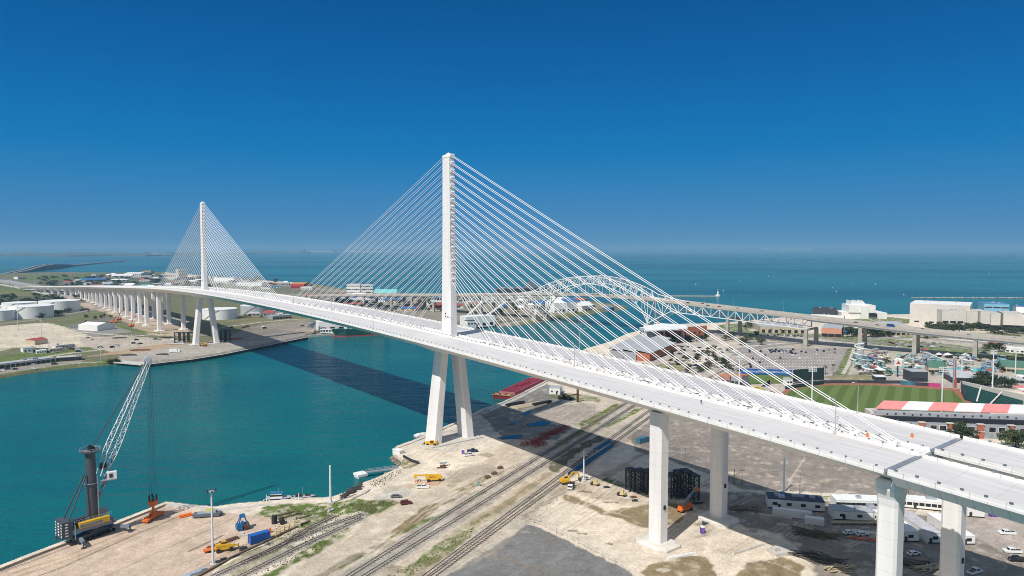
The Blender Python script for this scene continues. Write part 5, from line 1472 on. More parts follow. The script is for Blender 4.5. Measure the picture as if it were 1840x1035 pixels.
for i, (px, py) in enumerate(((746, 866), (749, 868), (754, 866), (758, 869), (763, 871), (767, 868), (771, 871), (775, 872), (781, 871), (785, 872), (789, 869))):
    t = MB(); t.lathe((0, 0, 0), [(.45, 0), (.45, .1), (.32, .12), (.27, .5), (.24, 1.0), (.05, 1.1)], 10)
    t.cur = 1; t.lathe((0, 0, .45), [(.285, 0), (.275, .2)], 10); t.lathe((0, 0, .8), [(.265, 0), (.255, .15)], 10)
    tag(t.build("traffic_barrel", [ORG, WALLW], None, at(px, py)), "orange traffic barrel with white bands around the yellow boom lift", "traffic barrel", "orange barrels around the yellow boom lift")
slabs("road_plate", "small grey generator below the white suv", "generator", 796, 841, 10, [(0, 0, .3, 3, 1.4, 1.1), (.4, 0, 1.4, 1.2, 1.0, .3), (-2.2, .2, 0, 1.2, .8, .5)], RUST)

# excavator and its truck
ex = thing("excavator", "yellow tracked excavator digging beside the steel mast", "excavator", at(1016, 869), R(22))
for y in (-1.2, 1.2):
    m = MB(); m.prism([(-2, 0), (2, 0), (2.4, .5), (2, .95), (-2, .95), (-2.4, .5)], 0, .7)
    m.v = [(a, y + c - .35, b) for a, b, c in m.v]; m.build("track", CHAR, ex)
m = MB(); m.box((-.5, 0, 1.0), (4.0, 2.7, 1.3), 0, .95); m.box((-1.7, 0, 2.3), (1.6, 2.4, .5), 0, .9); m.build("house", YEL, ex)
m = MB(); m.box((.9, .75, 1.9), (1.5, 1.1, 1.5), 0, .85); co = m.build("cab", YEL, ex)
w_ = MB(); w_.box((.9, .75, 2.3), (1.56, 1.14, .8), 0, .9); w_.build("window", GLASS, co)
m = MB(); m.bar((.9, -.3, 1.8), (3.6, -.3, 5.0), .5, .7); m.bar((3.6, -.3, 5.0), (6.2, -.3, 4.6), .5, .65); m.build("boom", YEL, ex)
m = MB(); m.bar((6.1, -.3, 4.8), (7.2, -.3, 1.9), .4, .5); m.build("stick", YEL, ex)
m = MB(); m.add([(6.7, -.9, 2.0), (7.7, -.9, 2.0), (7.3, -.9, .8), (6.5, -.9, 1.1), (6.7, .3, 2.0), (7.7, .3, 2.0), (7.3, .3, .8), (6.5, .3, 1.1)], [(3, 2, 1, 0), (4, 5, 6, 7), (0, 1, 5, 4), (2, 3, 7, 6), (1, 2, 6, 5), (0, 4, 7, 3)]); m.build("bucket", CHAR, ex)
tk = thing("dump_truck", "small white truck in front of the yellow excavator", "truck", at(1026, 878), R(75))
m = MB(); m.box((-1.9, 0, .7), (2.2, 2.2, 1.7), 0, .9); co = m.build("cab", PAINT["white"], tk)
w_ = MB(); w_.box((-2.0, 0, 1.6), (2.15, 2.0, .6), 0, .95); w_.build("window", GLASS, co)
m = MB(); m.box((1.2, 0, 1.0), (3.8, 2.2, 1.2), 0, 1.06); m.build("bed", CHAR, tk)
for x in (-1.9, 1.4):
    for y in (-1, 1): wheel_mb(x, y, .5, .35).build("wheel", BLACK, tk)
V("pickup", "white", 1049, 862, 20, "white pickup truck behind the steel mast by the excavator")
def roller(px, py, deg, label):
    t = thing("road_roller", label, "roller", at(px, py), R(deg))
    m = MB(); m.box((-.4, 0, .6), (2.8, 1.5, 1.0), 0, .9); m.build("body", mat("roller_yellow", (.6, .48, .2), .6), t)
    m = MB(); m.box((-.2, 0, 1.6), (1.1, 1.3, 1.1), 0, .85); m.build("cab", mat("roller_yellow", (.6, .48, .2), .6), t)
    m = MB(); m.tube([(1.6, -.8, .7), (1.6, .8, .7)], .7, 14); m.build("drum", CHAR, t)
    for y in (-.7, .7): wheel_mb(-1.2, y, .55, .4).build("wheel", BLACK, t)
roller(1070, 872, 160, "pale yellow roller nearest the steel mast"); roller(1118, 891, 150, "pale yellow roller beside the dark shoring towers")
for px, py, dg, L_, lb in ((1078, 878, 15, 3.4, "pale concrete slab between the two rollers"), (1090, 876, 15, 2.6, "dark hose coil between the two rollers"), (1094, 881, 5, 2.4, "dark rubber mat right of the pale slab"), (1127, 896, 10, 3.6, "pale concrete slab in front of the shoring towers"), (1138, 894, 8, 3.0, "rusty trench plate in front of the shoring towers"), (1141, 900, 0, 2.6, "dark rubber mat nearest the tall pier")):
    slabs("ground_plate", lb, "plate", px, py, dg, [(0, 0, 0, L_, 1.6, .35), (.2, .1, .35, L_ * .5, .9, .25)], CONC if "pale" in lb else (RUST if "rusty" in lb else CHAR))

# ------------------------------------------------------------------ dark shoring towers
def shoring(px, py, w, d, top, label, deg, group, mt=CHAR):
    p = at(px, py); h = hgt(px, top, p) - GZ
    t = thing("shoring_tower", label, "shoring tower", p, R(deg), group)
    for x in (-w / 2, w / 2):
        for y in (-d / 2, d / 2):
            m = MB(); m.tube([(x, y, 0), (x, y, h)], .38, 8); m.build("post", mt, t)
    br = MB()
    n = 3
    for i in range(n):
        z0, z1 = h * i / n + .3, h * (i + 1) / n - .2
        for y in (-d / 2, d / 2):
            br.bar((-w / 2, y, z0), (w / 2, y, z1), .2); br.bar((w / 2, y, z0), (-w / 2, y, z1), .2); br.bar((-w / 2, y, z1), (w / 2, y, z1), .25)
        for x in (-w / 2, w / 2):
            br.bar((x, -d / 2, z0), (x, d / 2, z1), .2); br.bar((x, -d / 2, z1), (x, d / 2, z1), .25)
    br.build("bracing", mt, t)
    c = MB(); c.box((0, 0, h), (w + .9, d + .9, .5)); c.build("cap_beam", mt, t)
for i, (px, py, w_, tp_) in enumerate(((1133, 881, 3.0, 844), (1149, 884, 3.2, 845), (1163, 886, 2.6, 846))):
    shoring(px, py, w_, 3.4, tp_, ["dark steel shoring tower leftmost behind the left tall pier", "dark steel shoring tower in the middle of three behind the left tall pier", "dark steel shoring tower half hidden by the left tall pier"][i], 20, "dark shoring towers under the bridge")
for i, (px, py, w_, tp_) in enumerate(((1206, 893, 2.6, 853), (1219, 893, 2.2, 848), (1232, 895, 2.4, 846), (1246, 897, 2.6, 854))):
    shoring(px, py, w_, 4, tp_, ["dark shoring tower first right of the left tall pier", "dark shoring tower second right of the left tall pier", "tallest dark shoring tower between the two tall piers", "dark shoring tower nearest the right tall pier"][i], 20, "dark shoring towers under the bridge")
for i, px in enumerate((319, 327, 335, 343)):
    shoring(px, 616 - i * .4, 3.4, 6, 598, "dark steel shoring tower left of the far pylon leg", -50, "dark shoring towers left of the far pylon")
for i, px in enumerate((402, 409)):
    shoring(px, 614, 3.4, 6, 593, "dark steel shoring tower right of the far pylon leg", -50, "dark shoring towers right of the far pylon")

# ------------------------------------------------------------------ yard beyond the near legs
cage = 0
for i, (px, py, L_, dg) in enumerate(((955, 798, 14, 40), (972, 792, 14, 42), (985, 782, 12, 45), (1000, 779, 12, 42), (1010, 772, 11, 44), (970, 801, 10, 40))):
    m = MB(); rr = random.Random(i)
    for k in range(int(L_ / .9)):
        x = -L_ / 2 + k * .9 + rr.uniform(-.1, .1); h = rr.uniform(1.4, 3.0)
        m.bar((x, -1.4, 0), (x + rr.uniform(-.3, .3), -1.4, h), .14); m.bar((x, 1.4, 0), (x + rr.uniform(-.3, .3), 1.4, h), .14); m.bar((x, -1.4, h * .6), (x, 1.4, h * .6), .12)
    for z in (.2, .9, 1.5):
        for y in (-1.4, 1.4): m.bar((-L_ / 2, y, z), (L_ / 2, y, z), .14)
    tag(m.build("rebar_cage", RED, None, at(px, py), R(dg)), "dark red steel rebar cage lying in the bridge shadow beside the tracks", "rebar cage", "red rebar cages beside the tracks")
PUD = mat("puddle", (.02, .05, .08), .03, var=.05)
def puddle(pts):
    m = MB(); P_ = [at(*p, GZ + .3) for p in pts]; c = sum(P_, Vector()) / len(P_)
    rr = random.Random(int(pts[0][0])); out = []
    for a, b in zip(P_, P_[1:] + P_[:1]):
        for k in range(3):
            q = a.lerp(b, k / 3); out.append(c + (q - c) * rr.uniform(.88, 1.08))
    m.add([(p.x, p.y, GZ + .26) for p in out], [tuple(range(len(out)))[::-1]]); o = m.build("puddle_water", PUD); tag(o, kind="structure")
    return o
for pts in ([(945, 762), (975, 756), (990, 758), (985, 764), (948, 766)], [(910, 762), (926, 757), (925, 761), (912, 764)], [(893, 786), (925, 781), (940, 782), (930, 788), (900, 789)], [(936, 744), (956, 737), (952, 742), (940, 746)], [(1015, 852), (1060, 822), (1100, 797), (1106, 799), (1070, 824), (1025, 855)], [(1262, 925), (1285, 922), (1287, 935), (1262, 944)], [(1065, 806), (1095, 790), (1100, 793), (1075, 808)]):
    puddle(pts)
for px, py, dg, L_, lb in ((926, 728, 40, 16, "black steel flatcar left of two beside the red barge"), (974, 727, 40, 17, "black steel flatcar right of two, farther from the red barge")):
    t = thing("rail_flatcar", lb, "flatcar", at(px, py), R(dg))
    m = MB(); m.box((0, 0, .9), (L_, 2.6, .9)); m.box((0, 0, 1.8), (L_ * .9, 1.2, .4)); m.build("bed", CHAR, t)
    for x in (-L_ * .36, L_ * .36):
        m = MB(); m.box((x, 0, .2), (2.6, 2.0, .7), 0, .9); m.build("bogie", CHAR, t)
slabs("quay_deck", "raised pale timber loading deck between the two flatcars", "loading deck", 950, 729, 38, [(0, 0, 0, 26, 9, .7), (0, 0, .7, 25, 8, .15)], TAN)
t_, L_, h_ = block("site_hut", "small white hut with grey roof behind the flatcars", "hut", (987, 708), (1006, 709), 9, 697, WALLW, ROOFG, (2, 1.2, 1.2, 1.5), door=(.7, 1.2, 2.2))
slabs("steel_gantry", "rusty steel post with a sloping arm behind the yard", "gantry", 1038, 723, 30, [(0, 0, 0, 1.2, 1.2, 9.5), (0, 0, 9.5, 1.4, 1.4, .5), (-5, 0, 5.4, 9, .7, .7)], RUST)
for i, (px, py, h, w_) in enumerate(((1008, 717, 6, 8), (1016, 718, 5, 9), (1025, 719, 4.5, 7))):
    tree(px, py, h, w_, "dark green shrub by the white hut and rusty gantry", "shrub", 0, "shrubs by the white hut", "shrub")
# red deck barge
ba, bb_ = at(903, 717, 0), at(968, 686, 0)
d = bb_ - ba; Lb_ = d.length
br_ = thing("cargo_barge", "long dark red cargo barge moored along the quay behind the bridge", "barge", (ba + bb_) / 2, math.atan2(d.y, d.x))
BR = mat("barge_red", (.24, .018, .03), .55, var=.12, scale=.3)
m = MB(); m.prism([(-Lb_ / 2, -8), (Lb_ / 2, -8), (Lb_ / 2, 8), (-Lb_ / 2, 8)], -.8, 2.6); m.build("hull", BR, br_)
m = MB()
for y in (-6.2, 6.2): m.box((2, y, 2.6), (Lb_ - 12, .35, 1.3))
for x in (-Lb_ / 2 + 8, Lb_ / 2 - 4): m.box((x, 0, 2.6), (.35, 12.4, 1.3))
m.build("coaming", mat("barge_pink", (.48, .2, .2), .6), br_)
m = MB(); m.box((2, 0, 2.6), (Lb_ - 13, 12, 1.0)); m.build("hatch_cover", BR, br_)
m = MB(); m.box((6, 0, 3.6), (20, .5, .5)); m.box((-6, 2, 3.6), (9, .4, .4)); m.box((8, -2, 3.6), (1.5, 1.5, 1)); m.build("deck_pipe", BR, br_)
m = MB(); m.box((-Lb_ / 2 + 2, 0, 2.6), (5, 16.4, .5)); m.build("bow_deck", mat("barge_ochre", (.48, .28, .14), .8, var=.25, scale=.8), br_)
for y in (-7.2, -2.4, 2.4, 7.2):
    m = MB(); m.box((-Lb_ / 2 + .6, y, 3.1), (1.1, 1.1, 1.0), 0, .8); m.build("bitt", RUST, br_)

# ------------------------------------------------------------------ trailers and the yard on the right
DROOF = mat("dark_roof", (0.05, 0.058, 0.075), .5, var=.2, scale=.3)
def trailer(label, a, b, depth, h, roof, nwin, ac=2, wh=.9, group=None, name="site_trailer"):
    t, L, hh = block(name, label, "trailer", a, b, depth, h, WALLW, roof, (nwin, 1.9, wh * 1.25, h * .42) if nwin else None, group, parapet=.25, door=(.2, 1.0, 2.1))
    for k in range(ac):
        m = MB(); m.box((L * (k + .6) / (ac + .2), depth * .55, h + .25), (2.2, 1.6, .8)); m.build("roof_unit", GALV, t)
    sk = MB(); sk.prism([(-.03, -.06), (L + .03, -.06), (L + .03, -.02), (-.03, -.02)], 0, .5); sk.build("skirt", CHAR, t)
    rb = MB()
    for k in range(6): rb.box((L * (k + .5) / 6, depth / 2, h + .25), (.15, depth, .12))
    rb.build("roof_ribs", roof, t)
    return t
trailer("long white site trailer with a dark ribbed roof behind a pale container", (1380, 913), (1482, 921), 8, 4.0, DROOF, 4, 3)
trailer("white site trailer with dark roof and wooden ramp in front of the windowed one", (1498, 934), (1592, 939), 7, 3.6, ROOFG, 3, 1)
trailer("white windowed site trailer behind the ramped one, left of the big pier", (1502, 914), (1592, 917), 7, 3.6, ROOFW, 10, 0, 1.0)
trailer("long white trailer with a row of windows, right of the big pier", (1618, 912), (1752, 925), 6, 3.6, ROOFW, 12, 0, 1.0)
trailer("cream trailer behind the near right pier beside the purple toilets", (1738, 929), (1769, 931), 5, 3.4, ROOFW, 0, 0)
trailer("white trailer standing end on, just right of the big pier", (1622, 974), (1651, 974), 22, 3.8, ROOFW, 1, 0)
trailer("white trailer standing end on, middle of the row", (1667, 977), (1694, 977), 21, 3.8, mat("roof_lilac", (.55, .54, .56), .6), 1, 0)
trailer("white trailer standing end on, half hidden by the right pier", (1730, 979), (1752, 979), 22, 3.2, ROOFW, 1, 0)
rm = thing("wooden_ramp", "wooden access ramp along the front of the dark roofed trailer", "ramp", at(1540, 942), 0)
m = MB(); m.box((0, 0, .7), (20, 1.6, .12)); m.build("deck", TAN, rm)
m = MB()
for k in range(11): m.bar((-9.5 + k * 1.9, -.8, 0), (-9.5 + k * 1.9, -.8, 1.8), .12)
m.bar((-9.8, -.8, 1.8), (9.8, -.8, 1.8), .12); m.build("railing", TAN, rm)
container(1423, 929, -20, 14.5, "long pale container lying in front of the dark roofed trailer", WALLW, 2.9)
container(1463, 942, -22, 6.8, "short pale container at the end of the long pale one", WALLW, 2.6)
container(1155, 795, 40, 8, "teal container at the track edge by the left tall pier", mat("teal_box", (.06, .2, .28), .5), 2.8)
PURP = mat("toilet_purple", (.12, .06, .32), .5)
def toilet(px, py, label, deg=10):
    t = thing("portable_toilet", label, "portable toilet", at(px, py), R(deg), "purple portable toilets")
    m = MB(); m.box((0, 0, 0), (1.4, 1.4, 2.4), 0, .96); m.build("cabin", PURP, t)
    m = MB(); m.box((0, 0, 2.4), (1.44, 1.44, .35), 0, .8); m.build("roof", WALLW, t)
    m = MB(); m.box((0, -.7, .15), (.9, .08, 2.0)); m.build("door", mat("toilet_door", (.2, .12, .42), .5), t)
toilet(1781, 928, "purple portable toilet left of the pair by the grass strip"); toilet(1789.5, 928.5, "purple portable toilet right of the pair by the grass strip"); toilet(1262, 958, "purple portable toilet beside the right tall pier footing"); toilet(1160, 793, "purple portable toilet beside the teal container"); toilet(832, 816, "purple portable toilet left of the dark blue pickup")
# timber heaps and site scrap
def heap(name, label, cat, px, py, L_, W_, mt, n, seed, deg=0, hmax=1.6):
    rr = random.Random(seed); m = MB()
    for i in range(n):
        l = rr.uniform(.3, .75) * L_; a = rr.gauss(0, .35)
        x, y = rr.uniform(-.35, .35) * L_, rr.gauss(0, .25) * W_
        z = rr.uniform(0, hmax) * max(.1, 1 - abs(y) / W_ * 1.6)
        dx, dy = math.cos(a) * l / 2, math.sin(a) * l / 2
        m.bar((x - dx, y - dy, z + rr.uniform(0, .3)), (x + dx, y + dy, z + rr.uniform(0, .4)), rr.uniform(.2, .55), .18)
    return tag(m.build(name, mt, None, at(px, py), R(deg)), label, cat)
heap("timber_heap", "brown heap of old timber in the shade beside the white sedans", "timber heap", 1468, 962, 15, 5, WOOD, 60, 1, -28, 2.0)
heap("timber_heap", "pale heap of new timber at the bottom, left of the big pier", "timber heap", 1508, 1024, 9, 4, TAN, 45, 2, 10)
heap("timber_heap", "pale heap of new timber between the two near piers", "timber heap", 1668, 1024, 9, 4, TAN, 45, 3, 15)
heap("timber_heap", "dark scattered scrap timber below the shaded sedan", "timber heap", 1632, 1012, 14, 6, mat('old_lumber', (.2, .17, .14), .95, var=.3), 50, 4, -25)
heap("scrap_heap", "dark scattered scrap steel left of the pale timber heap", "scrap heap", 1470, 1005, 15, 6, mat('scrap_grey', (.13, .115, .1), .8, var=.3), 50, 5, -30)
heap("scrap_heap", "low rubble heap right of the right tall pier", "scrap heap", 1336, 915, 12, 5, mat("rubble", (.2, .17, .14), .95), 50, 6, -5, 1.0)
heap("scrap_heap", "orange framed steel scrap behind the white sedans", "scrap heap", 1560, 972, 14, 3, ORG, 6, 7, -22, .8)
heap("scrap_heap", "small dark scrap heap under the far dock crane rails", "scrap heap", 1248, 905, 7, 2, CHAR, 16, 9, 0, .6)
for px, py, dg, L_, lb in ((1225, 1000, 22, 12, "long white concrete beam on the caliche right of the left tall pier"), (1392, 929, -22, 13, "long pale beam left of the timber heap"), (1410, 945, -22, 6, "short pale beams stacked left of the timber heap"), (1345, 988, 30, 16, "low pale concrete slab edge at the corner of the muddy pad"), (1572, 960, -25, 15, "grey steel beam behind the white sedans")):
    slabs("concrete_beam", lb, "concrete beam", px, py, dg, [(0, 0, 0, L_, .9, .6), (0, 0, .6, L_ * .97, .5, .15)], WALLW if "white" in lb else CONC)
fb = thing("pile_cap", "low concrete pile cap at the edge of the bridge shadow", "pile cap", at(1408, 993), .3)
m = MB(); m.prism([(-5, -2.5), (4, -3), (5.5, 0), (4, 3), (-5, 2.5)], -.3, 1.3); m.build("cap", CONC, fb); m = MB(); m.box((-3.4, 0, 1.3), (2.2, 2.2, 1.2)); m.build("stub", CONC, fb)
for i, (px, py, dg) in enumerate(((1300, 897, 0), (1327, 893, 12))):
    slabs("concrete_block", ["pale concrete block left of a pair behind the right tall pier", "pale concrete block right of a pair behind the right tall pier"][i], "concrete block", px + 18, py, dg, [(0, 0, 0, 3, 1.6, 1.2), (0, 0, 1.2, 2.4, 1.0, .3)], CONC)
# fence round the asphalt lot
def fence(name, label, pts, h, step, mt, wire=True, z=GZ):
    P_ = [at(*p, z) for p in pts]; t = thing(name, label, "fence", P_[0])
    m = MB()
    w_ = MB()
    for a, b in zip(P_[:-1], P_[1:]):
        a, b = a - P_[0], b - P_[0]; L = (b - a).length; k = max(1, int(L / step))
        for i in range(k + 1):
            c = a.lerp(b, i / k); m.bar(tuple(c), (c.x, c.y, h), .09)
        if wire:
            for zz in (h * .5, h): w_.bar((a.x, a.y, zz), (b.x, b.y, zz), .05)
    o = m.build("posts", mt, t); o["kind"] = "stuff"
    if wire: w_.build("rails", mt, t)
    return t
fence("chain_fence", "thin post and rail fence around the grey asphalt lot", [(985, 935), (945, 943), (960, 940), (1000, 958), (1060, 988), (1130, 1026)], 1.8, 3.0, GALV)
fence("chain_fence", "thin fence along the caliche track from the mast to the lot", [(955, 938), (1000, 900), (1042, 875)], 1.6, 3.5, GALV)
fence("guard_rail", "row of low timber posts along the grassy edge of the tracks", [(810, 905), (870, 865), (905, 848), (935, 835)], .9, 2.4, WOOD)
for i, (px, py) in enumerate(((868, 865), (880, 858), (891, 848))):
    slabs("wooden_crate", ["weathered wooden crate nearest the shore by the tracks", "weathered wooden crate in the middle of three by the tracks", "weathered wooden crate nearest the pylon by the tracks"][i], "crate", px + 8, py - 6, 30, [(0, 0, 0, 2.6, 1.8, .9), (0, 0, .9, 2.0, 1.2, .35)], WOOD)
slabs("electrical_cabinet", "pale green electrical cabinet beside the tracks", "electrical cabinet", 860, 873, 10, [(0, 0, 0, 1.4, 1.0, 1.8), (0, 0, 1.8, 1.5, 1.1, .15)], mat("cabinet_green", (.25, .33, .28), .6))
pole("street_lamp", 868, 872, 832, "slim grey pole beside the green cabinet at the tracks", "lamp post", .12, GALV, "bracket", footing=False)
pole("street_lamp", 1068, 745, 727, "slim grey lamp post beyond the tracks under the bridge", "lamp post", .12, GALV, "bracket", footing=False)
# dry tufts and weeds: small clumps of blades
tf = MB(); rr = random.Random(11)
for poly, n in (([(480, 920), (620, 905), (710, 902), (600, 955), (520, 1000)], 900), ([(700, 1035), (850, 950), (845, 965), (730, 1045)], 500), ([(440, 1040), (590, 965), (640, 940), (560, 1000)], 500), ([(1390, 890), (1860, 916), (1860, 919), (1390, 893)], 400), ([(660, 868), (720, 842), (725, 846), (680, 880)], 250)):
    n *= 2; P_ = wpoly(poly); lo, hi = P_.min(0), P_.max(0)
    for _ in range(n):
        x, y = rr.uniform(lo[0], hi[0]), rr.uniform(lo[1], hi[1])
        if not inside(P_, np.array([x]), np.array([y]))[0]: continue
        h = rr.uniform(.1, .34); a = rr.uniform(0, 3.2)
        for k in range(3):
            b = a + k; c, s_ = math.cos(b) * h * .8, math.sin(b) * h * .8
            tf.add([(x - c, y - s_, GZ - .1), (x + c, y + s_, GZ - .1), (x + c * .6, y + s_ * .6, GZ + h), (x - c * .6, y - s_ * .6, GZ + h * .8)], [(0, 1, 2, 3)])
tag(tf.build("weed_tufts", mat("weeds", (.12, .135, .045), .9, var=.4, scale=.3)), kind="stuff")
# ------------------------------------------------------------------ the old steel truss arch bridge
OLDW = mat("truss_white", (0.70, 0.71, 0.71), .55, var=.08, scale=.2)
OLDC = mat("old_concrete", (0.40, 0.37, 0.32), .85, var=.12, scale=.15)
OLDD = mat("old_deck", (0.44, 0.40, 0.35), .85, var=.08, scale=.2)
OB = [(-420, 1417, 14), (-217, 1246, 27), (-133, 1175, 31.5), (-49, 1104, 37), (35, 1033, 42.5), (107, 971, 45), (179, 910, 43.5), (263, 839, 37), (324, 758, 34), (368, 727, 30.5), (408, 697, 27), (450, 668, 24.5), (500, 632, 22.5), (580, 585, 19), (700, 520, 14)]
OBv = [Vector(p) for p in OB]
def ob(i, t, w=0.0, dz=0.0):
    """point on segment i of the old bridge, w metres towards the far side"""
    a, b = OBv[i], OBv[i + 1]
    p = a.lerp(b, t); d = (b - a); n = Vector((-d.y, d.x, 0)).normalized()
    return p + n * w + Vector((0, 0, dz))
old = thing("truss_arch_bridge", "old white steel truss bridge with a curved arch top behind the new bridge", "bridge")
W_ = 28.0
def nrm(i):
    d = Vector((0, 0, 0))
    if i > 0: d += (OBv[i] - OBv[i - 1]).normalized()
    if i < len(OBv) - 1: d += (OBv[i + 1] - OBv[i]).normalized()
    return Vector((-d.y, d.x, 0)).normalized()
m = MB(); loft(m, [[OBv[i] + nrm(i) * w + Vector((0, 0, z)) for w, z in ((-1, 0), (W_ + 1, 0), (W_ + 1, -1.6), (-1, -1.6))] for i in range(len(OBv))]); od = m.build("deck", OLDD, old)
for w in (-.9, W_ + .9, W_ / 2):
    m = MB(); loft(m, [[OBv[i] + nrm(i) * (w + a) + Vector((0, 0, z)) for a, z in ((-.2, .003), (.2, .003), (.2, 1.0), (-.2, 1.0))] for i in range(len(OBv))]); m.build("railing", OLDD, od)
for a, b in ((0, 2), (8, 14)):   # plate girders of the approaches
    for w in (1, W_ - 1):
        m = MB(); loft(m, [[OBv[i] + nrm(i) * (w + q) + Vector((0, 0, z)) for q, z in ((-.4, -1.6), (.4, -1.6), (.4, -3.6), (-.4, -3.6))] for i in range(a, b + 1)]); m.build("girder", STEEL if w > 2 else OLDW, old)
def truss_side(w):
    top, bot, lac = MB(), MB(), MB()
    def run(i0, t0, i1, t1, n, ftop, fbot):
        pts = []
        for k in range(n + 1):
            u = (i0 + t0) + ((i1 + t1) - (i0 + t0)) * k / n
            i = min(int(u), len(OBv) - 2); pts.append((ob(i, u - i, w), k / n))
        T = [p + Vector((0, 0, ftop(t))) for p, t in pts]; B = [p + Vector((0, 0, fbot(t))) for p, t in pts]
        for k in range(n):
            top.bar(T[k], T[k + 1], .9, 1.0); bot.bar(B[k], B[k + 1], .9, 1.0)
            lac.bar(T[k], B[k], .6)
            lac.bar(*((T[k], B[k + 1]) if k % 2 else (B[k], T[k + 1])), .7)
        lac.bar(T[n], B[n], .5)
    flat = lambda t: -1.8
    run(2, 0, 3, 0, 8, flat, lambda t: -12)
    run(7, 0, 8, 0, 10, flat, lambda t: -12.5)
    # anchor arms: top chord rises into the arch, bottom chord dips to the tower shoes
    run(3, 0, 4, 0, 10, lambda t: -1.8 + 7 * max(0, (t - .35) / .65) ** 1.6, lambda t: -12 - (0 if t < .7 else 19 * (t - .7) / .3))
    run(6, 0, 7, 0, 10, lambda t: -1.8 + 7 * max(0, (.65 - t) / .65) ** 1.6, lambda t: -12.5 - (0 if t > .3 else 19 * (.3 - t) / .3))
    arch = lambda t: 4 * t * (1 - t)
    run(4, 0, 6, 0, 22, lambda t: 5.2 + 21.5 * arch(t) ** .9, lambda t: (-31.5 + 47.5 * arch(t) ** .62))
    for i, t in [(4, k / 8) for k in range(3, 8)] + [(5, k / 8) for k in range(0, 6)]:
        p = ob(i, t, w); u = (i + t - 4) / 2
        lac.bar(p, p + Vector((0, 0, max(.5, -31.5 + 47.5 * arch(u) ** .62))), .4)
    top.build("top_chord", OLDW, old); bot.build("bottom_chord", OLDW, old); l_ = lac.build("lacing", OLDW, old)
truss_side(0); truss_side(W_)
br_ = MB()   # cross bracing between the two trusses, above the roadway
for k in range(2, 21):
    t = k / 22; i = 4 + int(t * 2); tt = t * 2 - int(t * 2); z = 5.2 + 21.5 * (4 * t * (1 - t)) ** .9
    br_.bar(ob(i, tt, 0, z), ob(i, tt, W_, z), .6)
    if k < 20:
        t2 = (k + 1) / 22; i2 = 4 + int(t2 * 2); z2 = 5.2 + 21.5 * (4 * t2 * (1 - t2)) ** .9
        br_.bar(ob(i, tt, 0 if k % 2 else W_, z), ob(i2, t2 * 2 - int(t2 * 2), W_ if k % 2 else 0, z2), .45)
br_.build("sway_bracing", OLDW, old)
fl = MB()
for i in range(2, 8):
    for k in range(10): p = ob(i, k / 10, 0, -2.2); q = ob(i, k / 10, W_, -2.2); fl.bar(p, q, .5, 1.0)
fl.build("floor_beams", OLDW, old)
def pier_pair(p, n, z1, shaft):
    for w in (-.5, W_ + 1.5):
        q = p + n * w; m = MB(); m.box((q.x, q.y, -1), (shaft, shaft, z1 + 1), math.atan2(n.y, n.x), .8); m.build("pier", OLDC, old)
    m = MB(); a, b = p + n * -2, p + n * (W_ + 3); a.z = b.z = z1 + .1; m.bar(a, b, shaft * .7, 1.6); m.build("pier_cap", OLDC, old)
for i in (1, 2, 3, 7, 8, 9, 10, 11, 12, 13):
    pier_pair(OBv[i].copy(), nrm(i), OBv[i].z - (13 if i in (2, 3, 7) else (13.5 if i == 8 else 5)), 4.2)
pier_pair(ob(0, .35), nrm(1), 15, 4); pier_pair(ob(0, .7), nrm(1), 20, 4); pier_pair(ob(1, .5), nrm(1), 24.5, 4.5)
for i in (4, 6):
    for w in (0, W_):
        p = ob(i, 0, w) if i < 6 else ob(5, 1, w); m = MB(); m.box((p.x, p.y, -2), (9, 9, 13.5), .8, .8); m.build("pier", OLDC, old)

CARP = ["white", "silver", "black", "grey", "navy", "maroon", "white", "tan"]
def scatter_cars(pts, group, where, z=None, deg=0, jit=8, kinds=("sedan", "suv", "sedan", "pickup"), paints=CARP):
    for i, q in enumerate(pts):
        p = at(*q, z or GZ) if not isinstance(q, Vector) else q
        pa = paints[rnd.randrange(len(paints))]
        far_car(kinds[rnd.randrange(len(kinds))], pa, p, deg + rnd.uniform(-jit, jit), "%s car %s" % (pa, where), group)
for i, t, w in ((6, .05, 17), (6, .22, 5), (6, .5, 5), (6, .62, 17), (6, .74, 5), (6, .88, 5), (7, .0, 17), (7, .1, 5), (7, .35, 17), (7, .42, 5), (7, .8, 17), (8, .15, 5), (8, .9, 5), (9, .3, 5), (10, .1, 17), (10, .9, 5), (11, .5, 17)):
    pa = CARP[rnd.randrange(8)] if (i, t) not in ((6, .62), (6, .88)) else "maroon"
    d = OBv[i + 1] - OBv[i]
    far_car("sedan" if rnd.random() < .6 else "suv", pa, ob(i, t, w, .05), math.degrees(math.atan2(d.y, d.x)) + (180 if w > 10 else 0), "%s car driving across the old truss bridge" % pa, "cars on the old bridge")
v_ = far_car("van", "blue", ob(9, .55, 6, .05), -37, "dark blue truck on the old bridge in front of the beige hall", None, "truck", 1.5)
for i, t in ((3, .3), (6, .6), (6, .95), (7, .55), (8, .5), (9, .6), (10, .8)):
    p = ob(i, t, W_ + .6, .9); m = MB(); m.tube([(0, 0, 0), (0, 0, 9), (-.6, -.8, 9.8), (-1.8, -2.2, 9.9)], .16, 5); m.box((-2.1, -2.5, 9.8), (1.2, .5, .25), .8)
    tag(m.build("street_lamp", GALV, None, p), "slim grey lamp standing on the edge of the old bridge", "street lamp", "lamps along the old bridge")

